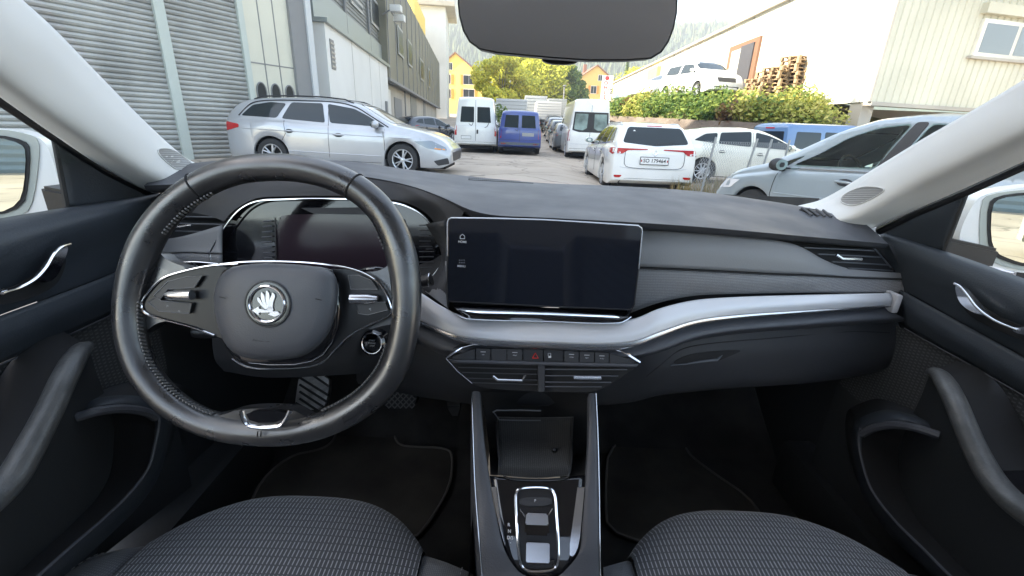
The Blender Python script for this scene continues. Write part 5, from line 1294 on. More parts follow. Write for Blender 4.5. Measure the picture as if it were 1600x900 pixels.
vehicle('high_roof_van', Vector((PT(742, 235, 20.3).x, 23.6, gz(-2, 21)+.02)), R_(91), hv, 'white high-roof van left of the dark blue van, rear doors towards us', 'van')
bv = van(4.6, 1.90, 1.82, P_blue, beltz=1.1, tum=.16)
bv['rear'] = rdoors(0, 0, 0, 0, 1.12, 1.62, .62, M_carglass)+[('tail_lamp', [(-.93, 1.05), (-.80, 1.05), (-.80, .68), (-.93, .68)], M_tail), ('tail_lamp', [(.93, 1.05), (.80, 1.05), (.80, .68), (.93, .68)], M_tail), ('bumper', [(-.93, .52), (.93, .52), (.9, .30), (-.9, .30)], mat('grey_bumper', (.10, .11, .12), .6)), ('reflector', [(-.8, .48), (-.6, .48), (-.6, .43), (-.8, .43)], M_tail), ('reflector', [(.8, .48), (.6, .48), (.6, .43), (.8, .43)], M_tail), ('plate_holder', [(-.62, .92), (-.62, .78), (-.1, .78), (-.1, .92)], mat('plate_grey', (.3, .3, .3), .5))]
bv['rear_lines'] = [('door_seam', [(0, 1.75), (0, .55)], .008, M_trim), ('wiper', [(.08, 1.15), (.1, .98), (.2, 1.05)], .012, M_trim), ('sill_line', [(-.9, .62), (.9, .62)], .006, M_trim)]
bv['rim'] = M_trim
vehicle('van', Vector((PT(810, 243, 19.6).x, 22.6, gz(0, 20.5)+.02)), R_(90.5), bv, 'dark blue van with two square rear windows in the middle of the yard', 'van')
sv_ = van(6.0, 2.0, 2.62, P_white, beltz=1.3, tum=.13)
sv_['rear'] = [('window_surround', [(-.82, 1.28), (-.76, 2.06), (.76, 2.06), (.82, 1.28), (.5, 1.20), (-.5, 1.20)], M_trim)]+[('rear_window', [(-.16, 1.38), (-.14, 1.98), (-.70, 1.98), (-.74, 1.32), (-.34, 1.28)], M_carglass_l), ('rear_window', [(.16, 1.38), (.14, 1.98), (.70, 1.98), (.74, 1.32), (.34, 1.28)], M_carglass_l),
    ('tail_lamp', [(-.98, 1.28), (-.90, 1.28), (-.90, .80), (-.98, .80)], M_tail), ('tail_lamp', [(.98, 1.28), (.90, 1.28), (.90, .80), (.98, .80)], M_tail), ('bumper', [(-.9, .48), (.9, .48), (.88, .32), (-.88, .32)], M_trim), ('lamp', [(-.98, .55), (-.86, .55), (-.86, .47), (-.98, .47)], M_tail)]
sv_['side_patches'] = [('tail_lamp', [(-2.98, 1.3), (-2.88, 1.28), (-2.88, .8), (-2.98, .8)], M_tail)]
sv_['rear_lines'] = [('door_seam', [(0, 2.35), (0, .55)], .008, M_trim), ('sill_line', [(-.85, .68), (.85, .68)], .01, M_alloy)]
sv_['rear_plate'] = (-.35, .60, .5, .12, '')
for w_ in sv_['rear']: pass
vehicle('high_roof_van', Vector((PT(913, 245, 21.0).x+.1, 24.5, gz(3, 21)+.02)), R_(90), sv_, 'large white high-roof van with black-framed pale rear windows, right of the dark cars', 'van')
bl = van(4.9, 1.9, 1.95, P_ltblue, beltz=1.12, tum=.14, win=[[(-2.2, 1.18), (-1.25, 1.18), (-1.25, 1.68), (-2.15, 1.68)], [(-1.1, 1.18), (-.1, 1.18), (-.1, 1.7), (-1.1, 1.7)], [(.35, 1.14), (1.25, 1.12), (.75, 1.66), (.35, 1.66)]])
bl['rear'] = [('rear_window', [(-.70, 1.18), (-.64, 1.68), (.64, 1.68), (.70, 1.18)], M_carglass), ('tail_lamp', [(-.93, 1.05), (-.83, 1.05), (-.83, .68), (-.93, .68)], M_tail), ('tail_lamp', [(.93, 1.05), (.83, 1.05), (.83, .68), (.93, .68)], M_tail), ('brake_light', [(-.2, 1.80), (.2, 1.80), (.2, 1.76), (-.2, 1.76)], M_tail)]
bp_ = PT(1258, 225, 14.5)
vehicle('van', Vector((bp_.x+1.2, bp_.y+.6, -.30)), R_(12), bl, 'bright blue van behind the cream hatchback, below the shrub bank', 'van')

# ---- cream hatchback, side view facing right ----
hb = dict(L=4.25, W=1.76, r=.32, wheels=(-1.28, 1.28), paint=P_cream, tum=.40, sill=.2, end=.2, endn=.6, spokes=10,
    top=[(-2.12, .9), (-2.05, 1.02), (-1.85, 1.22), (-1.6, 1.36), (-1.1, 1.44), (-.3, 1.47), (.2, 1.42), (.6, 1.27), (1.0, 1.08), (1.25, .98), (1.7, .88), (2.0, .74), (2.12, .55)],
    belt=[(-2.1, .92), (-1.2, .96), (.4, .90), (1.2, .86), (2.1, .5)],
    win=[[(-1.6, 1.1), (-1.02, 1.04), (-.98, 1.3), (-1.3, 1.27)], [(-.95, 1.03), (-.1, .98), (-.1, 1.36), (-.9, 1.31)], [(.0, .98), (1.1, .93), (.7, 1.15), (.35, 1.28), (.02, 1.35)]],
    seams=[[(-.05, 1.34), (-.05, .32)], [(1.0, .88), (.95, .36)]], handles=[(-.85, .84), (.15, .8)], mirror=(.9, .93), wind=[(-.6, 1.02), (.6, 1.02), (.5, 1.34), (-.5, 1.34)],
    side_patches=[('head_lamp', [(1.6, .7), (2.0, .66), (2.02, .56), (1.75, .6)], M_tail_w)])
cp = PT(1158, 274, 12.0)
vehicle('hatchback', Vector((cp.x+.25, cp.y+.8, gz(6, 12)+.02)), R_(-3), hb, 'cream hatchback parked side-on behind the wire fence', 'car')

# ---- near silver blue hatchback, right, facing left: hollow cabin seen through glass ----
nh = dict(L=4.0, W=1.72, r=.31, wheels=(-1.25, 1.22), paint=P_sbl, tum=.36, sill=.2, end=.22, endn=.7, spokes=10, n=70,
    top=[(-2.0, .95), (-1.95, 1.12), (-1.75, 1.36), (-1.4, 1.48), (-.9, 1.53), (-.3, 1.55), (.1, 1.51), (.45, 1.39), (.85, 1.16), (1.15, .99), (1.45, .91), (1.75, .80), (1.93, .66), (2.0, .5)],
    belt=[(-2.0, 1.0), (-1.0, .98), (.2, .93), (1.0, .87), (1.6, .76), (2.0, .5)],
    win=[[(-1.6, 1.12), (-.92, 1.05), (-.92, 1.35), (-1.3, 1.32)], [(-.82, 1.03), (-.30, 1.01), (-.42, 1.44), (-.82, 1.425)], [(-.14, .995), (.78, .955), (.52, 1.10), (.28, 1.29), (.02, 1.40), (-.27, 1.44)], [(.84, .95), (1.02, .935), (.66, 1.09)]],
    winline=[(-.9, 1.0), (-.2, .965), (.4, .94), (1.1, .91)],
    seams=[[(-.2, 1.38), (-.14, .9), (-.12, .32)], [(.92, .88), (.95, .6), (.88, .34)]], handles=[(.08, .84)], mirror=(.88, .90), mirmat=M_trim,
    crease=[((-1.5, .70), (.9, .62))],
    side_patches=[('b_pillar_trim', [(-.30, 1.01), (-.15, 1.0), (-.29, 1.45), (-.40, 1.45)], M_trim), ('head_lamp', [(1.45, .72), (1.75, .70), (1.9, .56), (1.6, .60)], M_tail_w), ('door_scuff', [(.20, .42), (.50, .46), (.48, .42), (.22, .39)], M_alloy)],
    glass=glass('see_through_car_glass', (.85, .97, .93), refl=.07, trans=.99), wind=[(-.6, 1.03), (.6, 1.03), (.5, 1.36), (-.5, 1.36)], wglass=M_carglass)
NEAR = nh
# body first; then cut the window openings of the near car so that one looks into its cabin
nloc = Vector((4.31, 5.08, -.10)); NH = R_(110)
nh['sides'] = (1, -1)
near = vehicle('hatchback', nloc, NH, nh, 'pale silver hatchback nearest us on the right, steering wheel seen through its window', 'car')
body = [c for c in near.children if c.name.startswith('body')][0]
bm = bmesh.new(); bm.from_mesh(body.data)
def cut_openings(bm, polys):
    # slice the shell with the window outlines' x/z edge planes, then delete faces inside
    for poly in polys:
        cx = sum(p[0] for p in poly)/len(poly); cz = sum(p[1] for p in poly)/len(poly)
        pl = [(lerp(cx, x, .97), lerp(cz, z, .95)) for x, z in rc(poly)]
        for a, b in zip(pl, pl[1:]+pl[:1]):
            dx, dz = b[0]-a[0], b[1]-a[1]
            if math.hypot(dx, dz) < 1e-4: continue
            g = [f for f in bm.faces if abs(f.calc_center_median().x-cx) < 1.0 and f.calc_center_median().z > .9]
            g += list({e for f in g for e in f.edges})+list({v for f in g for v in f.verts})
            bmesh.ops.bisect_plane(bm, geom=g, plane_co=(a[0], 0, a[1]), plane_no=(dz, 0, -dx), dist=1e-5)
        def inside(x, z):
            c = False
            for a, b in zip(pl, pl[1:]+pl[:1]):
                if (a[1] > z) != (b[1] > z) and x < (b[0]-a[0])*(z-a[1])/(b[1]-a[1])+a[0]: c = not c
            return c
        dead = [f for f in bm.faces if abs(f.normal.y) > .35 and f.calc_center_median().z > .9 and inside(f.calc_center_median().x, f.calc_center_median().z)]
        bmesh.ops.delete(bm, geom=dead, context='FACES')
cut_openings(bm, nh['win'])
bm.to_mesh(body.data); bm.free()
# cabin of the near car
M_in = mat('cabin_grey', (.09, .095, .10), .8)
for y in (-.36, .36):
    bm = bmesh.new(); add_box(bm, (-.75, y-.22, .5), (-.1, y+.22, .68), bev=.05); add_box(bm, (-.85, y-.21, .62), (-.62, y+.21, 1.12), bev=.06); add_box(bm, (-.84, y-.11, 1.16), (-.74, y+.11, 1.32), bev=.03)
    obj('cabin_seat', bm, M_in, near)
bm = bmesh.new(); add_box(bm, (.55, -.66, .6), (1.1, .66, .93), bev=.06); obj('cabin_dashboard', bm, M_in, near)
sw_c = Vector((.38, .36, .93)); a_ = Vector((-.9, 0, .42)).normalized(); u1 = Vector((0, 1, 0)); u2 = a_.cross(u1)
tube('cabin_steering_wheel', [sw_c+(u1*math.cos(t)+u2*math.sin(t))*.185 for t in [2*math.pi*k/28 for k in range(28)]], .015, M_trim, near, 8, closed=True)

s_ = dict(hb); s_['paint'] = P_cream; s_['n'] = 40
vehicle('hatchback', Vector((7.9, 9.2, -.15)), R_(165), s_, 'cream hatchback seen through the window glass of the silver hatchback nearest us', 'car')
# =====================================================================
# buildings
# =====================================================================
M_slat = mat('roller_slat_grey', (.36, .36, .34), .5, metal=.2, var=.25, vscale=1.1)
M_slatd = mat('slat_gap', (.05, .05, .05), .8)
M_frame = mat('shutter_frame_green_grey', (.46, .50, .46), .5)
M_cream = mat('cream_panel', (.62, .60, .50), .7, var=.08, vscale=.6)
M_wht = mat('white_render', (.66, .66, .64), .85, var=.06, vscale=.5, bump=.3, bscale=30)
M_gpost = mat('grey_post', (.22, .22, .22), .7)
M_corr = mat('corrugated_grey', (.20, .21, .21), .5, metal=.3)
M_olive = mat('olive_grey_panel', (.17, .16, .12), .6, var=.12, vscale=.4)
M_lowwall = mat('lower_wall_beige', (.42, .39, .34), .8, var=.12, vscale=.6)
M_yel = mat('yellow_render', (.82, .60, .17), .85, var=.05)
M_roof = mat('tile_roof', (.25, .12, .08), .85, bump=.6, bscale=20)
M_winf = mat('window_frame_white', (.65, .65, .63), .5)
M_wing = mat('window_glass_far', (.02, .024, .028), .3, spec=.25)
M_shut = mat('orange_shutter', (.62, .25, .04), .7)
def wall_frame(p, d):
    """plane through p along horizontal direction d; returns (hit, point fn, normal)"""
    d = Vector((d[0], d[1], 0)).normalized(); n = Vector((d.y, -d.x, 0))
    if n.dot(ORG-Vector(p)) < 0: n = -n
    return d, n
def wpt(px, py, p, n, h=0): return PP(px, py, Vector(p)+n*h, n)
def slab(bm, p0, p1, z0, z1, n, th, h=0):
    """box between ground points p0,p1, from z0 to z1, thickness th behind the face, face offset h along n"""
    a, b = Vector((p0.x, p0.y, 0))+n*h, Vector((p1.x, p1.y, 0))+n*h
    vs_ = []
    for q in (a, b, b-n*th, a-n*th):
        vs_.append((bm.verts.new((q.x, q.y, z0)), bm.verts.new((q.x, q.y, z1))))
    for i in range(4):
        c, d = vs_[i], vs_[(i+1) % 4]; bm.faces.new((c[0], d[0], d[1], c[1]))
    bm.faces.new([v[1] for v in vs_]); bm.faces.new([v[0] for v in vs_][::-1])
    return bm
# --- near hall with roller shutters: wall through A along dA ---
A = Vector((-7.5, 10.6, 0)); dA, nA = wall_frame(A, (.52, 1))
def SA(s): return A+Vector((.52, 1, 0))*s
HA = 14.0
def sPX(px, py): return (PP(px, py, A, nA)-A).dot(dA)/Vector((.52, 1)).length
hall = empty('roller_shutter_hall', (A.x, A.y, gz(A.x, A.y)), 0, 'grey hall on the left with two wide roller shutters and a cream folding door', 'building')
def wobj(name, bm, m, root, smooth=False):
    bmesh.ops.translate(bm, verts=bm.verts, vec=-root.location); return obj(name, recalc(bm), m, root, smooth=smooth)
def wobj2(name, bm, m, root, par):
    bmesh.ops.translate(bm, verts=bm.verts, vec=-root.location); return obj(name, recalc(bm), m, par, smooth=False)
bm = bmesh.new(); slab(bm, SA(-20), SA(sPX(484, 60)), -.2, HA, nA, 8, -.15); wobj('wall', bm, M_gpost, hall)
def shutter(s0, s1, par=hall):
    # corrugated profile
    bm = bmesh.new(); P0, P1 = SA(s0), SA(s1); rows = []; z = 0.0; pitch = .105
    prof = [(0, 0), (.012, .012), (.045, .022), (.085, .012), (.093, -.012), (.105, -.012)]
    while z < HA-.1:
        for dz, h in prof[:-1]:
            rows.append([Vector((P0.x, P0.y, z+dz))+nA*(h*1.2-.02), Vector((P1.x, P1.y, z+dz))+nA*(h*1.2-.02)])
        z += pitch
    bm = grid_bm(rows); return wobj('roller_shutter', bm, M_slat, par)
def vpost(s0, s1, h, th, m, z0=-.1, z1=HA, name='door_frame'):
    bm = bmesh.new(); slab(bm, SA(s0), SA(s1), z0, z1, nA, th, h); return wobj(name, bm, m, hall)
sF = sPX(268, 120)      # frame between the two shutters
sG = sPX(389, 120)
shutter(-12, sF-4.2); shutter(sF-4.0, sF-.09); shutter(sF+.09, sG-.07)
vpost(sF-4.2, sF-4.0, .06, .2, M_frame)
vpost(sF-.09, sF+.09, .07, .2, M_frame); vpost(sG-.07, sG+.05, .07, .2, M_frame)
# cream folding door with round-topped windows, grey pier and white drain pipe
sP = sPX(453, 60); sQ = sPX(476, 60)
bm = bmesh.new(); slab(bm, SA(sG+.05), SA(sP), -.1, HA, nA, .1, 0); fd = wobj('folding_door', bm, M_cream, hall)
for q in (.34, .67):
    s = lerp(sG+.05, sP, q); bm = bmesh.new(); slab(bm, SA(s-.012), SA(s+.012), 0, HA, nA, .02, .008); wobj2('door_joint', bm, M_gpost, hall, fd)
bm = bmesh.new(); zj = PP(405, 100, A, nA).z; slab(bm, SA(sG+.05), SA(sP), zj, zj+.03, nA, .02, .008); wobj2('door_joint', bm, M_gpost, hall, fd)
bm = bmesh.new(); slab(bm, SA(sG+.05), SA(sP), 4.6, 4.63, nA, .02, .008); wobj2('door_joint', bm, M_gpost, hall, fd)
for q in (.18, .5, .83):
    s = lerp(sG+.05, sP, q); c = SA(s); bm = bmesh.new(); zA_ = PP(405, 143, A, nA).z
    pts = [(math.cos(t)*.13, max(-.35, 0)+math.sin(t)*.22) for t in [math.pi*k/12 for k in range(13)]]+[(-.13, -.35), (.13, -.35)]
    dd = dA
    f = bm.faces.new([bm.verts.new(Vector((c.x, c.y, zA_))+dd*x+Vector((0, 0, y))+nA*.012) for x, y in pts]); wobj2('arched_pane', bm, M_wing, hall, fd)
    tube_pts = [Vector((c.x, c.y, zA_))+dd*x+Vector((0, 0, y))+nA*.014 for x, y in pts]; bm = bmesh.new(); add_tube(bm, tube_pts, .018, 5, closed=True); wobj2('pane_rim', bm, M_gpost, hall, fd)
vpost(sP, sQ, .10, .3, M_gpost, name='pier')
vpost(sQ, sPX(484, 60), .16, .3, mat('pale_grey_metal', (.5, .52, .53), .5), name='corner_trim')
# red waste bin-like box at the foot (traffic cone top peeps over the car)
cp_ = PT(396, 146, 11.3); 
bm = bmesh.new(); lathe(bm, [(.16, 0), (.14, .03), (.08, .05), (.03, .5), (.001, .5)], (0, 0, 0), (0, 0, 1), 20)
cone = obj('traffic_cone', recalc(bm), mat('cone_red', (.7, .08, .04), .5), None); cone.location = (cp_.x, cp_.y-.1, cp_.z-.32); tag(cone, 'red cone top showing over the roof of the silver estate car', 'traffic cone')
bm = bmesh.new(); add_box(bm, (cp_.x-.3, cp_.y-.35, gz(cp_.x, cp_.y)), (cp_.x+.3, cp_.y+.15, cp_.z-.322), bev=.02); bx_ = obj('crate', bm, M_gpost, None); tag(bx_, 'grey crate under the red cone behind the silver estate car', 'crate')

# --- long street facade (plane F) ---
F0 = Vector((-5.9, 15, 0)); dF, nF = wall_frame(F0, (-.10, 1))
def SF(Y): return F0+Vector((-.10, 1, 0))*(Y-15)
annex = empty('white_annex', (F0.x, F0.y, 0), 0, 'low white rendered annex with a vent grille and grey sheet-metal roof edge', 'building')
def zat(px, py): return PP(px, py, F0, nF).z
zA = zat(508, 36)
bm = bmesh.new(); slab(bm, SF(15), SF(25.5), 0, zA, nF, 2.6, 0); wobj('wall', bm, M_wht, annex)
bm = bmesh.new(); slab(bm, SF(14.9), SF(25.7), zA, zA+.12, nF, 2.7, .12); slab(bm, SF(14.92), SF(25.68), zA+.12, zA+1.0, nF, 2.7, -.25); wobj('roof_edge', bm, mat('sheet_metal_grey', (.30, .33, .32), .45, metal=.4), annex)
v0, v1 = PP(514, 60, F0, nF), PP(524, 110, F0, nF)
bm = bmesh.new(); slab(bm, v0, v1, v1.z, v0.z, nF, .05, .03); vg = wobj('vent_grille', bm, M_gpost, annex)
z = v1.z+.06
bm = bmesh.new()
while z < v0.z-.04: slab(bm, v0, v1, z, z+.05, nF, .02, .05); z += .13
wobj2('louvre', bm, M_lowwall, annex, vg)
for Y in (18.2, 21.2, 23.3):
    bm = bmesh.new(); slab(bm, SF(Y-.02), SF(Y+.02), .2, zA, nF, .01, .006); wobj('render_joint', bm, mat('joint_grey', (.35, .35, .34), .8), annex)
# meter box / handle on the annex
bm = bmesh.new(); slab(bm, SF(24.3), SF(24.6), 1.5, 2.2, nF, .1, .1); wobj('meter_box', bm, M_gpost, annex)

fact = empty('factory_block', (F0.x-1, 40, 0), 0, 'long factory block with ribbed grey and olive panel cladding and tall narrow windows', 'building')
zT = zat(600, -60)
# ribbed part above annex
YR0, YR1, YE = 13.2, 25.6, 66
HF = PP(658, 45, F0, nF).z
bm = bmesh.new(); slab(bm, SF(14.95), SF(YE), .2, HF, nF, 12, -.45); wobj('core_wall', bm, M_lowwall, fact)
# left part: horizontal ribs
bm = bmesh.new(); rows = []; z = zA+.3
P0, P1 = SF(14.95), SF(YR1)
while z < HF:
    for dz, h in ((0, 0), (.03, .03), (.09, .03), (.12, 0)):
        rows.append([Vector((P0.x, P0.y, z+dz))+nF*(h-.4), Vector((P1.x, P1.y, z+dz))+nF*(h-.4)])
    z += .15
wobj('ribbed_cladding', grid_bm(rows), M_corr, fact)
# right part: olive panels, projecting; lower edge line (605,120)-(680,172)
zO = PP(612, 124, F0, nF).z
bm = bmesh.new(); slab(bm, SF(YR1), SF(YE), zO, HF, nF, .5, .05); op = wobj('panel_cladding', bm, M_olive, fact)
Y = YR1+.3
bm = bmesh.new()
while Y < YE: slab(bm, SF(Y-.04), SF(Y+.04), zO, HF, nF, .04, .09); Y += 2.55
wobj2('panel_joint', bm, M_gpost, fact, op)
bm = bmesh.new(); slab(bm, SF(YR1), SF(YE), zO-.15, zO, nF, .3, .12); wobj('ledge', bm, M_gpost, fact)
def fwin(name, Y0, Y1, z0, z1, h):
    bm = bmesh.new(); slab(bm, SF(Y0), SF(Y1), z0, z1, nF, .05, h+.09); w_ = wobj('window', bm, mat('window_frame_grey', (.36, .36, .34), .6), fact)
    bm = bmesh.new(); slab(bm, SF(Y0+.12), SF(Y1-.12), z0+.12, z1-.12, nF, .02, h+.10); p_ = wobj2('pane', bm, M_wing, fact, w_)
    return w_
def fpx(x0, y0, x1, y1, h):
    a, b = PP(x0, y0, F0+nF*h, nF), PP(x1, y1, F0+nF*h, nF); fwin('w', a.y, b.y, min(a.z, b.z), max(a.z, b.z), h)
fpx(545, -12, 565, 24, -.4); fpx(576, -10, 592, 50, -.4)
fpx(619, 38, 629, 92, .05); fpx(635, 60, 643, 107, .05); fpx(655, 90, 661, 128, .05); fpx(668, 106, 671, 138, .05)
for x in (538, 574, 598):
    a = PP(x, 30, F0-nF*.35, nF); bm = bmesh.new(); add_tube(bm, [Vector((a.x, a.y, zA+.2))+nF*.05, Vector((a.x, a.y, HF))+nF*.05], .06, 6); wobj('drain_pipe', bm, M_gpost, fact)
# floodlights
fp_ = PP(612, 12, F0+nF*.4, nF)
fl = empty('floodlight', fp_, 0, 'pair of white flood lamps on the olive facade', 'floodlight')
for k in (0, .5):
    bm = bmesh.new(); add_box(bm, (-.05, -.25+k*1.2, -.2-k*.6), (.5, .15+k*1.2, .1-k*.6), bev=.03); obj('lamp_head', bm, M_wht, fl)
tube('bracket', [Vector((-.5, .1, -.3)), Vector((-.1, 0, -.1)), Vector((.0, .5, -.3))], .04, M_gpost, fl, 6)
# lower wall details: doors, pipes
for Y0, Y1, z1, m in ((27, 28.6, 3.0, M_winf), (30, 33, 2.7, M_gpost), (38, 42, 3.6, M_corr), (48, 50, 4.2, M_gpost)):
    bm = bmesh.new(); slab(bm, SF(Y0), SF(Y1), gz(0, Y0)-.1, z1, nF, .1, -.40); wobj('lower_door', bm, m, fact)
bm = bmesh.new(); a = SF(26.3); add_tube(bm, [Vector((a.x, a.y, .2))-nF*.3, Vector((a.x, a.y, zO))-nF*.3], .05, 6); a = SF(34); add_tube(bm, [Vector((a.x, a.y, .5))-nF*.3, Vector((a.x, a.y, zO))-nF*.3], .05, 6); wobj('wall_pipe', bm, M_gpost, fact)

def gable_house(name, c, wdt, dep, eave, ridge, rz, wallm, label, win=(), shutters=True, base=None, chim=None, group=None):
    z0 = gz(c[0], c[1]) if base is None else base
    root = empty(name, (c[0], c[1], z0), rz, label, 'house', group)
    bm = bmesh.new(); hw = wdt/2
    prof = [(-hw, -3), (hw, -3), (hw, eave), (0, ridge), (-hw, eave)]
    a = [bm.verts.new((x, 0, z)) for x, z in prof]; b = [bm.verts.new((x, dep, z)) for x, z in prof]
    bm.faces.new(a); bm.faces.new(b[::-1])
    for i in range(5): bm.faces.new((a[i], b[i], b[(i+1) % 5], a[(i+1) % 5]))
    obj('wall', recalc(bm), wallm, root, smooth=False)
    bm = bmesh.new(); o = .5; sl = (ridge-eave)/hw
    for s in (-1, 1):
        p = [(0, ridge+.02), (s*(hw+o), eave-o*sl+.02), (s*(hw+o), eave-o*sl+.22), (0, ridge+.24)]
        a = [bm.verts.new((x, -o, z)) for x, z in p]; b = [bm.verts.new((x, dep+o, z)) for x, z in p]
        bm.faces.new(a); bm.faces.new(b[::-1])
        for i in range(4): bm.faces.new((a[i], b[i], b[(i+1) % 4], a[(i+1) % 4]))
    rf = obj('roof', recalc(bm), M_roof, root, smooth=False)
    if chim: bm = bmesh.new(); add_box(bm, (chim-.4, dep*.4, ridge-1.5), (chim+.4, dep*.4+.8, ridge+1.0)); obj('chimney', bm, M_roof, rf)
    for wx, wz, ww, wh, sh in win:
        bm = bmesh.new(); add_box(bm, (wx-ww/2-.1, -.06, wz-wh/2-.1), (wx+ww/2+.1, .05, wz+wh/2+.1)); w_ = obj('window', bm, M_winf, root, smooth=False)
        bm = bmesh.new()
        add_box(bm, (wx-ww/2, -.08, wz-wh/2), (wx-.04, .0, wz+wh/2)); add_box(bm, (wx+.04, -.08, wz-wh/2), (wx+ww/2, .0, wz+wh/2)); obj('pane', bm, M_wing, w_, smooth=False)
        if sh:
            for s in (-1, 1):
                bm = bmesh.new(); add_box(bm, (wx+s*(ww/2+.1+.3)-.28, -.12, wz-wh/2-.1), (wx+s*(ww/2+.1+.3)+.28, -.04, wz+wh/2+.1)); obj('shutter', bm, M_shut, w_, smooth=False)
    return root
# yellow house left of the trees, px 697-748, ridge ~ (718,88)
t1 = 100
p = PT(722, 200, t1); zz = p.z
r1 = PT(712, 88, t1).z; e1 = PT(748, 124, t1).z
gable_house('apartment_house', (PT(712, 150, t1).x, PT(712, 150, t1).y), 12.0, 14, e1-gz(0, 104), r1-gz(0, 104), R_(-4), M_yel, 'yellow gabled house with orange shutters at the far left end of the street',
    win=[(-1.2+0, r1-gz(0, 104)-2.6, .9, 1.3, False), (-2, PT(712, 126, t1).z-gz(0, 104), 1.7, 1.8, True), (3.0, PT(730, 127, t1).z-gz(0, 104), 2.4, 1.8, True), (-2, PT(712, 148, t1).z-gz(0, 104), 1.7, 1.8, True), (3.0, PT(730, 148, t1).z-gz(0, 104), 2.4, 1.8, True)])
t2 = 110
r2 = PT(928, 106, t2).z; e2 = PT(895, 130, t2).z; b2 = gz(0, 115)
gable_house('apartment_house', (PT(929, 150, t2).x, PT(929, 150, t2).y), 10.8, 16, e2-b2, r2-b2, R_(5), mat('ochre_render', (.72, .47, .16), .85), 'ochre gabled house behind the red and white banner', win=[(1.0, PT(935, 124, t2).z-b2, .9, 1.2, False), (-.4, PT(930, 142, t2).z-b2, 1.3, 1.6, True)], chim=-1.5)
# white building at the end of the left side and the yellow upper storey
def simple_block(name, Y0, Y1, z1, m, label, h=.2, depth=14, eave=0):
    root = empty(name, (SF(Y0).x, Y0, gz(0, Y0)), 0, label, 'building')
    bm = bmesh.new(); slab(bm, SF(Y0), SF(Y1), 0, z1, nF, depth, h); wobj('wall', bm, m, root)
    if eave: bm = bmesh.new(); slab(bm, SF(Y0-.8), SF(Y1+.8), z1, z1+.5, nF, depth+2, h+eave); wobj('roof', bm, M_lowwall, root)
    return root
wz = PP(690, 28, SF(75), nF).z
sb_ = simple_block('white_building', 67, 76, wz, M_wht, 'tall white building with an overhanging flat roof beyond the factory block', h=.9, eave=1.2)
yb = simple_block('yellow_building', 52, 64, PP(645, -20, SF(55), nF).z+3, M_yel, 'yellow upper storeys rising above the olive panel facade', h=-1.5)

# --- right hand white industrial hall: plane X=11.5 and angled front ---
W0 = Vector((11.5, 16, 0))
WH = Vector((11.5, 16, 1.15+1.27))
hz0 = WH.z
rh = empty('industrial_hall', (11.5, 16, 1.2), 0, 'white industrial hall on the right with a ribbed beige end wall', 'building')
def roofz(Y): return 1.15+5.62
zr1 = 1.15+5.65
M_hallw = mat('hall_white', (.72, .70, .62), .7, var=.22, vscale=.35, bump=.3, bscale=3)
bm = bmesh.new(); add_box(bm, (11.5, 16.12, hz0), (11.9, 60, zr1)); add_box(bm, (11.9, 21.5, zr1-.2), (30, 60, zr1-.003))
for v in bm.verts: v.co -= Vector((11.5, 16, 1.2))
obj('side_wall', bm, M_hallw, rh, smooth=False)
bm = bmesh.new(); add_box(bm, (11.9, 19.5, -.5), (30, 60, hz0-.01)); add_box(bm, (11.55, 16.3, -.5), (11.95, 16.9, hz0-.01))
for v in bm.verts: v.co -= Vector((11.5, 16, 1.2))
obj('base_wall', bm, M_lowwall, rh, smooth=False)
# end wall, trapezoid ribs, rises out of the frame
E0 = Vector((11.5, 16, 0)); dE = Vector((4.7, 1.1, 0)).normalized(); nE = Vector((dE.y, -dE.x, 0))
M_beige = mat('beige_ribbed_sheet', (.60, .58, .47), .6, var=.10, vscale=.6)
rows = [[], []]; s = 0; pitch = .30
while s < 22:
    for ds, h in ((0, 0), (.20, 0), (.225, -.035), (.275, -.035)):
        b_ = E0+dE*(s+ds)+nE*(h+.05)
        rows[0].append(Vector((b_.x, b_.y, hz0))-rh.location); rows[1].append(Vector((b_.x+.0, b_.y, zr1+6.5))-rh.location)
    s += pitch
obj('end_wall', grid_bm(rows), M_beige, rh, smooth=False)
bm = bmesh.new(); b0 = E0-rh.location; 
for q in (0,):
    vsx = [bm.verts.new(Vector((b0.x, b0.y, 0))+v_) for v_ in (Vector((0, .3, hz0-1.2)), dE*22+Vector((0, .3, hz0-1.2)), dE*22+Vector((0, .3, zr1+5.3)), Vector((0, .3, zr1+5.3)))]
    bm.faces.new(vsx)
obj('end_backing', bm, M_hallw, rh, smooth=False)
bm = bmesh.new(); add_tube(bm, [Vector((b0.x-.03, b0.y-.05, hz0-1.2)), Vector((b0.x-.03, b0.y-.05, zr1+5.3))], .07, 6); obj('corner_flashing', bm, M_lowwall, rh)
bm = bmesh.new(); 
a0 = E0+nE*.12; a1 = E0+dE*22+nE*.12
vsx = [Vector((a0.x, a0.y, hz0-.12)), Vector((a1.x, a1.y, hz0-.12)), Vector((a1.x, a1.y, hz0-.003)), Vector((a0.x, a0.y, hz0-.003))]
f = bm.faces.new([bm.verts.new(v-rh.location) for v in vsx]); r = bmesh.ops.extrude_face_region(bm, geom=[f]); bmesh.ops.translate(bm, verts=[g for g in r['geom'] if isinstance(g, bmesh.types.BMVert)], vec=-nE*.3); obj('sill_beam', recalc(bm), M_lowwall, rh, smooth=False)
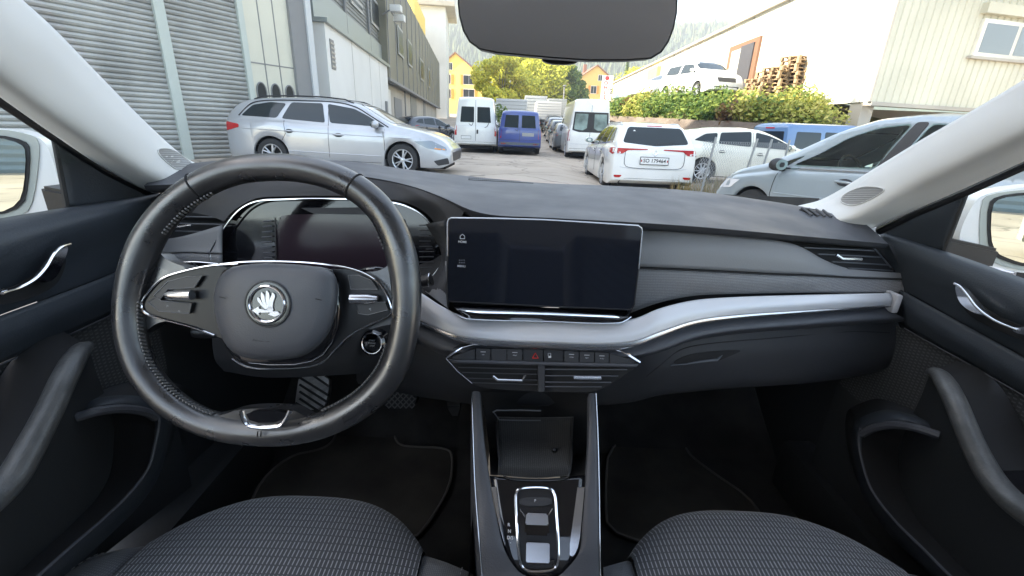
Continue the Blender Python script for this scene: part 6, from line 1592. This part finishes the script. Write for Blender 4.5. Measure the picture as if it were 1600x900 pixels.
# window in end wall px 1534-1600, y 36-86
wa, wb_ = PP(1536, 37, E0, nE), PP(1640, 40, E0, nE); wz0 = PP(1536, 84, E0, nE).z; wz1 = wa.z
def ebox(name, p0, p1, z0, z1, h0, h1, m, par=None):
    bm = bmesh.new(); q = [Vector((p.x, p.y, z))+nE*h for h in (h0, h1) for p, z in ((p0, z0), (p1, z0), (p1, z1), (p0, z1))]
    vv = [bm.verts.new(v-rh.location) for v in q]
    bm.faces.new(vv[:4]); bm.faces.new(vv[4:][::-1])
    for i in range(4): bm.faces.new((vv[i], vv[(i+1) % 4], vv[4+(i+1) % 4], vv[4+i]))
    return obj(name, recalc(bm), m, par or rh, smooth=False)
wf = ebox('window', wa-dE*.15, wb_+dE*.15, wz0-.12, wz1+.12, 0, .14, M_hallw)
mid_ = wa.lerp(wb_, .5)
ebox('pane', wa, mid_-dE*.08, wz0, wz1, .02, .146, mat('hall_window_glass', (.16, .18, .19), .15, coat=.4), wf); ebox('pane', mid_+dE*.08, wb_, wz0, wz1, .02, .146, MATS['hall_window_glass'], wf)
ebox('ledge', wa-dE*.35, wb_+dE*.3, wz1+.25, wz1+.55, 0, .25, M_beige, wf); ebox('sill', wa-dE*.3, wb_+dE*.3, wz0-.2, wz0-.12, 0, .2, M_lowwall, wf)
for k_ in range(14):
    bm = bmesh.new(); add_box(bm, (-.02, .4+k_*3.0, hz0-1.2), (-.001, .44+k_*3.0, zr1-1.2)); obj('panel_joint', bm, M_lowwall, rh, smooth=False)
# dark gate opening with orange frame on the side wall (px 1145-1190)
def hp(px, py): return PX(px, py, 11.5)
g0, g1 = hp(1190, 60), hp(1146, 76)
def xbox(name, Y0, Y1, z0, z1, x0, x1, m, par=None):
    bm = bmesh.new(); add_box(bm, (x0-11.5, Y0-16, z0-1.2), (x1-11.5, Y1-16, z1-1.2)); return obj(name, bm, m, par or rh, smooth=False)
gt = xbox('gate', g0.y-.1, g1.y+.2, hp(1165, 200).z-1, g0.z+.1, 11.38, 11.497, mat('rust_orange', (.20, .10, .06), .7))
xbox('gate_panel', lerp(g0.y, g1.y, .45), g1.y-.3, 1, g1.z-.2, 11.33, 11.40, M_hallw, gt)
xbox('gate_panel', g0.y+.3, lerp(g0.y, g1.y, .55), 1, g0.z-.1, 11.32, 11.40, mat('gate_dark', (.06, .06, .07), .6), gt)
# yellow bay further along
xbox('yellow_bay', 40.5, 43.5, hz0, zr1-.4, 11.2, 11.49, M_yel)
xbox('roof_edge', 15.6, 60.3, zr1, zr1+.12, 11.3, 24, M_lowwall)

# --- retaining wall ---
rw = empty('retaining_wall', (6, 25, 0), 0, 'weathered grey concrete retaining wall below the shrub bank', 'wall')
rp = [Vector((3.9, 29, 0)), Vector((5.2, 25.5, 0)), Vector((6.6, 21.5, 0)), Vector((8.6, 17.4, 0)), Vector((10.4, 16.3, 0)), Vector((13, 15.9, 0))]
def rtop(x, y): return interp(y, [15.9, 17.4, 25.5, 29], [1.65, 1.68, 1.98, 2.1])
rpl = crom(rp, 40)
rows = [[Vector((p.x, p.y, -1)) for p in rpl], [Vector((p.x, p.y, rtop(p.x, p.y))) for p in rpl], [Vector((p.x+.25, p.y+.1, rtop(p.x, p.y)+.0)) for p in rpl], [Vector((p.x+.25, p.y+.1, -1)) for p in rpl]]
M_conc = mat('weathered_concrete', (.23, .19, .16), .9, bump=.8, bscale=12, col2=(.12, .095, .08), vscale=1.3)
bm = grid_bm(rows); 
for v in bm.verts: v.co -= Vector((6, 25, 0))
o = obj('wall_face', recalc(bm), M_conc, rw, smooth=False)
# plateau ground behind the wall
def bank(x, y):
    return 0
prow = []
for k in range(7):
    f = k/6
    prow.append([Vector((p.x+.2+f*6.5, p.y+f*3.0, rtop(p.x, p.y)-.08+ (1.25*math.sin(min(1, f*2.6)*math.pi/2)*interp(p.y, [16, 18, 22], [0, .8, 1])))) for p in rpl])
bk = obj('bank_soil', grid_bm(prow), M_verge, None); bk['kind'] = 'structure'
TB = bvh_of([bk])
def bz(x, y):
    l, *_ = TB.ray_cast(Vector((x, y, 30)), Vector((0, 0, -1))); return l.z if l else None

# =====================================================================
# foliage
# =====================================================================
def leafmat(name, c1, c2, c3, sc=1.2):
    m = mat(name, c1, .6, spec=.3); N, L, b = mnodes(m)
    tc = N.new('ShaderNodeTexCoord'); nz = N.new('ShaderNodeTexNoise'); nz.inputs['Scale'].default_value = sc; L.new(tc.outputs['Object'], nz.inputs['Vector'])
    gi = N.new('ShaderNodeNewGeometry'); ad = mth(N, L, 'MULTIPLY_ADD', gi.outputs['Random Per Island'], .5, mth(N, L, 'MULTIPLY', nz.outputs[0], .5))
    cr = N.new('ShaderNodeValToRGB'); cr.color_ramp.elements[0].position = .3; cr.color_ramp.elements[0].color = (*c1, 1); cr.color_ramp.elements[1].position = .7; cr.color_ramp.elements[1].color = (*c3, 1)
    e = cr.color_ramp.elements.new(.5); e.color = (*c2, 1)
    L.new(ad, cr.inputs[0]); L.new(cr.outputs[0], b.inputs['Base Color'])
    tr = N.new('ShaderNodeBsdfTranslucent'); L.new(cr.outputs[0], tr.inputs[0]); mx = N.new('ShaderNodeMixShader'); mx.inputs[0].default_value = .4
    out = N['Material Output']; L.new(b.outputs[0], mx.inputs[1]); L.new(tr.outputs[0], mx.inputs[2]); L.new(mx.outputs[0], out.inputs[0])
    return m
M_leafy = leafmat('yellow_green_leaves', (.30, .33, .04), (.55, .54, .07), (.72, .68, .12))
M_leafg = leafmat('green_leaves', (.06, .12, .03), (.13, .21, .05), (.26, .32, .07))
M_leafr = leafmat('russet_leaves', (.10, .05, .03), (.17, .09, .04), (.20, .16, .05))
M_bark = mat('bark', (.10, .075, .05), .9, bump=.8, bscale=20)
def leaves(bm, c, rad, n, size, rnd, shell=.45):
    for _ in range(n):
        while True:
            v = Vector((rnd.uniform(-1, 1), rnd.uniform(-1, 1), rnd.uniform(-1, 1)))
            if shell < v.length < 1: break
        p = Vector(c)+Vector((v.x*rad[0], v.y*rad[1], v.z*rad[2]))
        a = Vector((rnd.uniform(-1, 1), rnd.uniform(-1, 1), rnd.uniform(-1, 1))).normalized(); b = a.orthogonal().normalized(); s = size*rnd.uniform(.6, 1.4)
        bm.faces.new([bm.verts.new(p+a*s), bm.verts.new(p+b*s*.6), bm.verts.new(p-a*s), bm.verts.new(p-b*s*.6)])
def tree(loc, h, cr, label, m=None, n=26, lpc=170, ls=.28, seed=1, group=None, name='tree', trunk=.35):
    rnd = random.Random(seed); m = m or M_leafy
    root = empty(name, loc, 0, label, 'tree', group)
    bm = bmesh.new(); th = h*trunk
    add_tube(bm, [Vector((0, 0, -.3)), Vector((.1, 0, th*.5)), Vector((0, .1, th)), Vector((.2, 0, h*.8))], [h*.028, h*.022, h*.018, h*.004], 8)
    clumps = []
    for i in range(n):
        a = rnd.uniform(0, 2*math.pi); zz = rnd.uniform(0, 1); rr_ = cr*math.sqrt(max(.05, 1-(2*zz-1)**2))*rnd.uniform(.35, .95)
        c = Vector((math.cos(a)*rr_, math.sin(a)*rr_, th*.8+(h-th*.8)*zz*.95)); clumps.append(c)
        if i % 2 == 0: add_tube(bm, [Vector((0, 0, th*rnd.uniform(.6, 1.1))), c*.5+Vector((0, 0, th*.5)), c], [h*.009, h*.006, h*.002], 5)
    obj('trunk', recalc(bm), M_bark, root)
    bm = bmesh.new()
    for c in clumps:
        s = cr*rnd.uniform(.22, .42); leaves(bm, c, (s, s, s*.75), lpc, ls, rnd)
    obj('crown', bm, m, root, smooth=False)
    return root
def gp(px, py, t): p = PT(px, py, t); return p
# big trees in the middle: px 745-895, top y 85
tl = [(782, 66, 70, 8.8, 4.2, 'tall yellow-green tree left of the middle of the street', leafmat('bright_yellow_leaves', (.42, .44, .06), (.66, .62, .09), (.78, .72, .14))), (812, 88, 76, 10.5, 6.5, 'broad yellow-green tree behind the blue van', M_leafy), (858, 92, 80, 8.5, 5.6, 'yellow-green tree just left of the ochre house', M_leafy), (885, 104, 82, 6, 3.6, 'darker green tree against the ochre house', M_leafg), (800, 80, 95, 10, 5.5, 'yellow-green tree showing behind the front pair', M_leafy)]
for i, (px, _, t, hh, cr, lab, m_) in enumerate(tl):
    p = PT(px, 190, t); z0 = gz(p.x, p.y); topz = PT(px, [90, 88, 92, 108, 92][i], t).z
    tree((p.x, p.y, z0), topz-z0, cr, lab, m_, n=34, lpc=210, ls=.26, seed=i+3, group='trees at the end of the street', trunk=.2)
for i, (px, py, t, cr, lab, m_) in enumerate([(985, 115, 95, 5.5, 'pale yellow-green tree right of the banner', M_leafy), (965, 128, 88, 4, 'small rounded tree beside the banner', M_leafy)]):
    p = PT(px, 190, t); z0 = gz(p.x, p.y)+2; topz = PT(px, py, t).z
    tree((p.x, p.y, z0), topz-z0, cr, lab, m_, n=24, lpc=160, ls=.26, seed=i+31, trunk=.2)
# dark conifer on skyline right of ochre house
p = PT(975, 150, 125); root = empty('conifer', (p.x, p.y, gz(p.x, p.y)), 0, 'single dark narrow conifer behind the pale tree', 'tree'); bm = bmesh.new(); rnd = random.Random(5); Ht = PT(975, 97, 125).z-gz(p.x, p.y)
for k in range(1400):
    zf = rnd.random()**.8; a = rnd.uniform(0, 6.28); rr_ = 1.9*(1-zf)*rnd.uniform(.3, 1); q = Vector((math.cos(a)*rr_, math.sin(a)*rr_, Ht*(.1+.9*zf))); d = Vector((math.cos(a), math.sin(a), -.4)).normalized()
    b = d.orthogonal().normalized(); bm.faces.new([bm.verts.new(q+d*.5), bm.verts.new(q+b*.14), bm.verts.new(q-d*.3), bm.verts.new(q-b*.14)])
obj('crown', bm, M_leafg, root, smooth=False); tube('trunk', [Vector((0, 0, 0)), Vector((0, 0, Ht*.9))], [.2, .04], M_bark, root, 6)
# shrub mass on the bank
bm_y, bm_g, bm_r = bmesh.new(), bmesh.new(), bmesh.new(); rnd = random.Random(11)
# silhouette height by pixel column
sx_ = [945, 975, 1010, 1040, 1070, 1100, 1140, 1180, 1220, 1260, 1300, 1330]
sy_ = [160, 152, 140, 142, 128, 130, 142, 146, 140, 142, 166, 182]
for k in range(560):
    f = rnd.random(); i = rnd.randrange(0, 39); p = rpl[i].lerp(rpl[i+1], rnd.random())
    f = rnd.random()**1.4
    x, y = p.x+.3+f*5.0, p.y+f*2.3
    b = bz(x, y)
    if b is None: continue
    # project to find column limit
    q = camo.matrix_world if False else None
    r_ = rnd.uniform(.35, .75)
    d = Vector((x, y, b+r_*.6))-ORG
    # invert projection
    cth, sth = math.cos(PITCH), math.sin(PITCH); dep = d.y*cth-d.z*sth; vv_ = (d.y*sth+d.z*cth)/dep; uu_ = d.x/dep
    cr_, sr_ = math.cos(ROLL), math.sin(ROLL); u = uu_*cr_+vv_*sr_; v = -uu_*sr_+vv_*cr_; pxl, pyl = 800+u*F, 450-v*F
    lim = interp(pxl, sx_, sy_)
    if pyl < lim+8 or pxl > 1335: continue
    n1 = math.sin(x*1.7)*math.cos(y*1.3+1)
    right_ = pxl > 1150 or 985 < pxl < 1015
    tgt = bm_y if (right_ and rnd.random() < .8) else (bm_r if (n1 > .45 and rnd.random() < .6) else bm_g)
    leaves(tgt, (x, y, b+r_*.5), (r_, r_, r_*.8), 110, .085, rnd, .3)
M_leafb = leafmat('sunlit_bank_leaves', (.22, .26, .05), (.40, .41, .09), (.52, .48, .15))  # sunlight on the right of the bank is put into this yellow-green
for nm_, b_, m_ in (('shrub_bank_sunlit_yellow', bm_y, M_leafb), ('shrub_bank_green', bm_g, M_leafg), ('shrub_bank_russet', bm_r, M_leafr)):
    o = obj('shrubs', b_, m_, None, smooth=False); tag(o, {'y': 'shrubs covering the right of the bank above the concrete wall, sunlight put into their yellow-green leaf colour', 'g': 'dense green shrubs over the concrete retaining wall', 'r': 'patches of reddish brown shrubs among the green on the bank'}[nm_.split('_')[-1][0]], 'shrubs', kind='stuff')

# hills
M_hill = mat('forested_hill', (.09, .13, .06), .95, bump=1, bscale=.08, col2=(.05, .08, .045), vscale=.035, detail=8)
def hillz(x, y):
    a = x/y if y else 0
    crest = interp(a, [-1.5, -.6, -.3, -.13, .1, .34, .6, 1.5], [230, 210, 190, 158, 150, 128, 150, 180])
    f = max(0, min(1, (y-330)/420)); f = f*f*(3-2*f)
    return 6+crest*f*1.0+9*math.sin(x*.021+y*.013)*f+5*math.sin(x*.06+1)*math.sin(y*.05)*f-(max(0, y-760)*.3)
rnd = random.Random(2)
hx = [-1400+i*20 for i in range(141)]; hy = [320+j*18 for j in range(32)]
sheet('hills', hx, hy, lambda x, y: hillz(x, y)+rnd.uniform(-2.5, 2.5)*(y > 400), M_hill)
# tree texture on the hills: one mass of conifer crowns
bm = bmesh.new(); rnd = random.Random(9)
for k in range(9000):
    y = rnd.uniform(400, 770); a = rnd.uniform(-.32, .42)
    if .0 < a < .02: continue
    x = a*y; z = hillz(x, y); h = rnd.uniform(7, 13); r_ = h*.28
    b4 = [bm.verts.new((x+math.cos(t)*r_, y+math.sin(t)*r_, z)) for t in (0, 1.57, 3.14, 4.71)]; tp = bm.verts.new((x, y, z+h))
    for i in range(4): bm.faces.new((b4[i], b4[(i+1) % 4], tp))
fo = obj('forest', bm, leafmat('forest_green', (.04, .08, .035), (.08, .13, .05), (.16, .19, .06), .01), None, smooth=False); tag(fo, 'pale hazy forest covering the hillside beyond the town', 'forest', kind='stuff')

# =====================================================================
# smaller things in the yard
# =====================================================================
# chain link fence, px 1075-1200, y 225-290
M_galv = mat('galvanised_grey', (.30, .31, .31), .5, metal=.4)
fence = empty('chain_link_fence', tuple(PT(1135, 285, 8.6)), 0, 'wire mesh fence with leaning grey posts in front of the cream hatchback', 'fence')
fl_ = fence.location
fa, fb = PT(1078, 290, 8.0), PT(1218, 262, 9.4); fa.z = fb.z = 0; ga = .12
def fpnt(s, z): 
    p = fa.lerp(fb, s); return Vector((p.x, p.y, ga+z))-fl_
for s, lean in ((.12, .10), (.55, .14), (.74, .12), (1.02, .05)):
    tube('post', [fpnt(s, 0), fpnt(s, 1.02)+Vector((lean, 0, 0))], .022, M_galv, fence, 8)
bm = bmesh.new(); Lf = (fb-fa).length; st_ = .075
k = -14
while k*st_ < Lf:
    for sg in (1, -1):
        s0 = k*st_; pts = []
        z0_, z1_ = 0, .95
        a = s0 if sg > 0 else s0+.95; b = s0+.95 if sg > 0 else s0
        # clip to fence length
        ta, tb = 0, 1
        for t in (0, 1): pass
        n_ = 8; q = [(lerp(a, b, i/n_), lerp(z0_, z1_, i/n_)) for i in range(n_+1)]; q = [(x, z) for x, z in q if 0 <= x <= Lf]
        if len(q) > 1: add_tube(bm, [fpnt(q[0][0]/Lf, q[0][1])+Vector((.1*q[0][1], 0, 0)), fpnt(q[-1][0]/Lf, q[-1][1])+Vector((.1*q[-1][1], 0, 0))], .0035, 3, cap=False)
    k += 1
obj('wire_mesh', bm, M_galv, fence)
# weeds / dry grass at fence foot
bm = bmesh.new(); rnd = random.Random(21)
for k in range(5200):
    s = rnd.uniform(-.1, 1.1); p = fa.lerp(fb, s)+Vector((rnd.gauss(0, .5), rnd.uniform(-1.5, 1.2), 0)); z0 = gz(p.x, p.y)
    if p.x < 3.15: continue
    h = rnd.uniform(.08, .38)*(1+.5*math.sin(s*17)); a = rnd.uniform(0, 6.28); d = Vector((math.cos(a), math.sin(a), 0))*.012; ln = Vector((rnd.uniform(-.1, .1), rnd.uniform(-.1, .1), h))
    bm.faces.new([bm.verts.new(Vector((p.x, p.y, z0))+d), bm.verts.new(Vector((p.x, p.y, z0))-d), bm.verts.new(Vector((p.x, p.y, z0))+ln)])
o = obj('weeds', bm, leafmat('dry_weeds', (.16, .15, .04), (.30, .22, .10), (.36, .26, .14), 2), None, smooth=False); tag(o, 'dry yellow weeds growing along the wire fence', 'weeds', kind='stuff')
sheet('verge', [3.4, 4, 5, 6, 7, 8, 9], [7.5, 8, 9, 10, 11], lambda x, y: gz(x, y)+.006, M_verge)

# rows of vehicles in the street
def small_car(px, t, paintm, label, head=90, spec=None, base=None, cat='car', name='parked_car', group=None, dz=0):
    p = PT(px, 230, t); s = dict(spec or hb); s['paint'] = paintm; s['n'] = 36; return vehicle(name, Vector((p.x, p.y, gz(p.x, p.y)+dz)), R_(head), s, label, cat, group)
GR = 'parked cars in the row beside the white van'
hbr = dict(hb); hbr['rwin'] = [(-.6, 1.03), (.6, 1.03), (.52, 1.3), (-.52, 1.3)]; hbr['rear'] = [('tail_lamp', [(-.85, .95), (-.66, .93), (-.68, .78), (-.85, .78)], M_tail), ('tail_lamp', [(.85, .95), (.66, .93), (.68, .78), (.85, .78)], M_tail)]
p_ = [(884, 25.5, paint('graphite_paint', (.10, .11, .12)), 'grey car nearest us in the dark row left of the big white van'), (874, 30, P_dark, 'black car second in the row left of the big white van'), (867, 35, paint('navy_paint', (.03, .04, .07)), 'navy car third in the row left of the big white van'), (861, 41, P_dark, 'black car furthest up the row left of the big white van')]
for px, t, pm_, lab in p_: small_car(px, t, pm_, lab, 90, hbr, group=GR)
def truck(px, t, bw, bh, label, boxm, head=90, cabm=None, py=200):
    p = PT(px, py, t); root = empty('box_truck', (p.x, p.y, gz(p.x, p.y)), R_(head), label, 'truck')
    bm = bmesh.new(); add_box(bm, (-2.6, -bw/2, .95), (1.8, bw/2, .95+bh), bev=.03); bxo = obj('cargo_box', bm, boxm, root)
    for k in range(7):
        bm = bmesh.new(); add_box(bm, (-2.62, -bw/2+.05, 1.0+k*bh/7), (-2.602, bw/2-.05, 1.02+k*bh/7)); obj('rib', bm, M_gpost, bxo, smooth=False)
    bm = bmesh.new(); add_box(bm, (1.9, -.98, .5), (3.6, .98, 2.3), bev=.12); cab = obj('cab', bm, cabm or P_white, root)
    bm = bmesh.new(); add_box(bm, (3.5, -.8, 1.4), (3.62, .8, 2.1), bev=.02); obj('cab_window', bm, M_carglass, cab)
    bm = bmesh.new(); add_box(bm, (-2.7, -.9, .55), (1.9, .9, .9)); obj('chassis', bm, M_trim, root, smooth=False)
    for x in (-1.5, 2.7):
        for s in (1, -1): wheel_part(root, x, s*.85, .4, .25, 6, M_trim)
    for s in (1, -1):
        bm = bmesh.new(); add_box(bm, (-2.74, s*.8-.12, .6), (-2.705, s*.8+.12, .74)); obj('tail_lamp', bm, M_tail, root, smooth=False)
    return root
truck(799, 33, 2.1, 1.55, 'white box truck peeping over the dark blue van', mat('box_white', (.50, .50, .49), .5))
truck(834, 47, 2.2, 2.0, 'first pale truck of the pair up the street, left one', mat('pale_tarp', (.34, .36, .37), .6))
truck(853, 42, 2.2, 1.5, 'low white truck right of the pale tarpaulin truck', mat('box_white', (.50, .50, .49), .5))
truck(866, 56, 2.2, 1.9, 'furthest grey-white truck at the top of the row', mat('grey_tarp', (.28, .30, .30), .6))
hvan2 = dict(sv_); hvan2['n'] = 30
p = PT(800, 200, 27.5); small_car(800, 28.5, P_white, 'white car in front of the box truck, hidden mostly by the blue van', 90, hbr)
# dark small car and bicycle by the factory
small_car(668, 27, paint('slate_paint', (.06, .07, .09)), 'small dark car against the factory wall, behind the silver estate', 55, hbr)
# bicycle
bp0 = PT(692, 213, 26); bk_ = empty('bicycle', (bp0.x, bp0.y, gz(bp0.x, bp0.y)), R_(60), 'dark bicycle leaning by the end of the factory wall', 'bicycle')
for nm_, x in (('front_wheel', .52), ('rear_wheel', -.52)):
    tube(nm_, [Vector((x+math.cos(t)*.33, 0, .34+math.sin(t)*.33)) for t in [2*math.pi*k/24 for k in range(24)]], .02, M_tyre, bk_, 6, closed=True)
bm = bmesh.new()
for a, b in (((-.52, .34), (-.1, .32)), ((-.1, .32), (-.2, .85)), ((-.2, .85), (-.52, .34)), ((-.1, .32), (.38, .8)), ((-.18, .78), (.36, .86)), ((.34, .95), (.52, .34))): add_tube(bm, [Vector((a[0], 0, a[1])), Vector((b[0], 0, b[1]))], .018, 6)
obj('frame', bm, M_trim, bk_); tube('handlebar', [Vector((.3, -.25, 1.0)), Vector((.36, 0, .98)), Vector((.3, .25, 1.0))], .014, M_trim, bk_, 6); tube('saddle', [Vector((-.32, 0, .92)), Vector((-.1, 0, .92))], [.07, .02], M_trim, bk_, 8)
# green bush between the vans
p = PT(776, 215, 23); 
bm = bmesh.new(); rnd = random.Random(4)
for k in range(9): leaves(bm, (rnd.uniform(-.3, .3), rnd.uniform(-.6, .6), rnd.uniform(.2, 2.0)), (.35, .35, .35), 90, .07, rnd)
b_ = obj('bush', bm, M_leafg, None, smooth=False); b_.location = (p.x, p.y+1.5, gz(p.x, p.y)); tag(b_, 'green bush squeezed between the white and the dark blue van', 'bush')
# lamp post thin
p = PT(878, 190, 60); lp = empty('street_lamp', (p.x, p.y, gz(p.x, p.y)), 0, 'thin grey lamp post beyond the parked trucks', 'street lamp'); hh = PT(878, 136, 60).z-lp.location.z
tube('pole', [Vector((0, 0, 0)), Vector((0, 0, hh))], .09, M_gpost, lp, 6); bm = bmesh.new(); add_box(bm, (-.2, -.5, hh-.05), (.2, .1, hh+.1), bev=.04); obj('lamp_head', bm, M_gpost, lp)
# banner sign px 940-957, y120-157
pA = PT(948, 138, 52); bs = empty('banner_sign', (pA.x, pA.y, gz(pA.x, pA.y)), 0, 'tall white banner with red letters and a black 12', 'sign')
sc1 = 52/F; hgt = 36*sc1; wd = 17*sc1; cz = pA.z-bs.location.z
bm = bmesh.new(); add_box(bm, (-wd/2, -.04, cz-hgt/2), (wd/2, .04, cz+hgt/2)); pn = obj('panel', bm, P_white, bs, smooth=False)
bm = bmesh.new(); add_box(bm, (-.06, .05, 0), (.06, .15, cz)); obj('post', bm, M_gpost, bs, smooth=False)
for i, ch in enumerate('ELHO'): text_obj('red_letter', ch, Vector((-wd*.12, -.05, cz-hgt*.36+i*hgt*.19)), (1, 0, 0), (0, 0, 1), hgt*.15, M_tail, pn, bold=.03)
bm = bmesh.new(); bmesh.ops.create_uvsphere(bm, u_segments=12, v_segments=8, radius=hgt*.09, matrix=Matrix.Translation((-wd*.05, -.05, cz+hgt*.40)) @ Matrix.Diagonal((1, .1, 1, 1))); obj('red_dot', bm, M_tail, pn)
text_obj('number', '12', Vector((wd*.28, -.05, cz-hgt*.12)), (1, 0, 0), (0, 0, 1), hgt*.2, M_ink, pn, bold=.02)
# vehicles on the plateau
def onbank(px, py, t): p = PT(px, py, t); b = bz(p.x, p.y); return p
mpv = dict(L=4.3, W=1.85, r=.33, wheels=(-1.35, 1.35), paint=P_white, tum=.3, sill=.22, end=.18, endn=.5, spokes=6,
    top=[(-2.15, 1.2), (-2.1, 1.5), (-1.95, 1.60), (-1.0, 1.68), (.2, 1.66), (.55, 1.56), (1.1, 1.22), (1.6, 1.08), (2.0, .92), (2.15, .6)], belt=[(-2.15, 1.05), (1.0, 1.0), (2.1, .6)],
    win=[[(-.3, 1.1), (1.0, 1.08), (.55, 1.45), (-.25, 1.50)], [(-1.6, 1.15), (-.45, 1.1), (-.4, 1.50), (-1.5, 1.50)]], wind=[(-.72, 1.22), (.72, 1.22), (.6, 1.66), (-.6, 1.66)], wglass=M_carglass, mirror=(.9, 1.1),
    front=[('grille', [(-.45, .80), (.45, .80), (.42, .62), (-.42, .62)], M_trim), ('lower_grille', [(-.6, .45), (.6, .45), (.55, .30), (-.55, .30)], M_trim), ('head_lamp', [(-.88, .92), (-.55, .86), (-.58, .72), (-.86, .74)], M_tail_w), ('head_lamp', [(.88, .92), (.55, .86), (.58, .72), (.86, .74)], M_tail_w)])
p = PT(1100, 134, 20)
vehicle('van', Vector((p.x+.1, p.y+1.0, p.z-.55)), R_(-78), mpv, 'white people carrier on top of the shrub bank, facing us', 'van')
p = PT(1052, 142, 24); m2 = dict(hb); m2['paint'] = P_white
vehicle('hatchback', Vector((p.x, p.y+1, p.z-.5)), R_(-150), m2, 'white car half hidden by shrubs beside the people carrier on the bank', 'car')
p = PT(978, 160, 33); v3 = van(5.2, 1.95, 2.2, P_white, wind=[(-.8, 1.3), (.8, 1.3), (.7, 1.9), (-.7, 1.9)], wglass=M_carglass_l)
vehicle('van', Vector((p.x+.8, p.y+2, p.z-1.2)), R_(-125), v3, 'white van with a yellow patch at the far left end of the bank', 'van')
# pallet stacks
M_wood = mat('pallet_wood', (.36, .25, .15), .85, var=.35, vscale=4, bump=.4, bscale=40)
def pallet_mesh():
    bm = bmesh.new()
    for i in range(5): add_box(bm, (-.6, -.4+i*.175, .122), (.6, -.4+i*.175+.1, .144))
    for y in (-.4, -.05, .3): add_box(bm, (-.6, y, 0), (.6, y+.1, .022))
    for x in (-.6, -.07, .455):
        add_box(bm, (x, -.4, .10), (x+.145, .4, .122))
        for y in (-.4, -.05, .3): add_box(bm, (x, y, .022), (x+.145, y+.1, .10))
    me = bpy.data.meshes.new('pallet'); bm.to_mesh(me); bm.free(); me.materials.append(M_wood); return me
PM = pallet_mesh(); rnd = random.Random(3)
pb = PT(1222, 138, 18.6)
zb0 = (bz(pb.x, pb.y) or 2.8)+.3; print('PALLET', pb, zb0)
stacks = [(-1.0, 5), (-.3, 8), (.5, 11), (1.1, 9), (.1, 8)]
names_ = ['leftmost low pallet stack', 'second pallet stack', 'tallest pallet stack', 'rightmost pallet stack', 'pallet stack behind the second one']
for k, (dx, n_) in enumerate(stacks):
    ang = rnd.uniform(-.2, .2)+.5
    for j in range(n_):
        o = bpy.data.objects.new('pallet', PM); COL.objects.link(o)
        if k == 3 and j == 8: lean = (.12)
        else: lean = 0
        o.location = (pb.x+dx*.85+rnd.uniform(-.06, .06), pb.y+(1.3 if k == 4 else 0)+rnd.uniform(-.06, .06), zb0+j*.146-.3); o.rotation_euler = (0, lean, ang+rnd.uniform(-.07, .07))
        ords = ['bottom', 'second', 'third', 'fourth', 'fifth', 'sixth', 'seventh', 'eighth', 'ninth', 'tenth', 'eleventh', 'twelfth', 'thirteenth', 'fourteenth', 'fifteenth', 'sixteenth']
        tag(o, 'wooden pallet, %s from below in the %s on the bank' % (ords[j], names_[k]), 'pallet', 'wooden pallets stacked on the bank')
# what the door mirrors see behind us
bh = empty('rear_warehouse', (2, -17, 0), 0, 'blue-grey shuttered warehouse behind us, seen only in the door mirrors', 'building')
rows = []; z = 0
while z < 3.4:
    for dz, h in ((0, 0), (.10, .03), (.2, 0)): rows.append([Vector((-18, h, z+dz)), Vector((24, h, z+dz))])
    z += .22
obj('wall', grid_bm(rows), mat('blue_grey_sheet', (.30, .38, .44), .5), bh, smooth=False)
bm = bmesh.new(); add_box(bm, (-18, -8, -.1), (24, -.02, 3.45)); obj('core', bm, M_gpost, bh, smooth=False)
s_ = dict(hb); s_['paint'] = P_cream; s_['n'] = 36
vehicle('hatchback', Vector((3.6, -5.5, 0)), R_(80), s_, 'cream car behind us on the right, reflected in the passenger door mirror', 'car')
s_ = dict(hb); s_['paint'] = P_dark; s_['n'] = 36
vehicle('hatchback', Vector((-3.4, -4.6, 0)), R_(95), s_, 'dark car behind us on the left, reflected in the driver door mirror', 'car')
# haze: one closed box of pale air round the whole scene
bm = bmesh.new(); add_box(bm, (-1800, -200, -8), (1800, 1100, 330))
hz = obj('haze', bm, None, None, smooth=False); hz['kind'] = 'stuff'; hz['label'] = 'thin pale air haze over the far hillside'; hz['category'] = 'haze'
hm = bpy.data.materials.new('haze_air'); hm.use_nodes = True; hn = hm.node_tree; hn.nodes.clear()
ho = hn.nodes.new('ShaderNodeOutputMaterial'); hv_ = hn.nodes.new('ShaderNodeVolumePrincipled'); hv_.inputs['Color'].default_value = (.86, .93, 1, 1); hv_.inputs['Density'].default_value = .0011; hv_.inputs['Anisotropy'].default_value = .2
hn.links.new(hv_.outputs[0], ho.inputs['Volume']); hz.data.materials.clear(); hz.data.materials.append(hm)
# keep the tree at thing > part > sub-part
def depth_(o):
    d = 0
    while o.parent: o = o.parent; d += 1
    return d
for o in list(bpy.data.objects):
    while depth_(o) > 2: o.parent = o.parent.parent
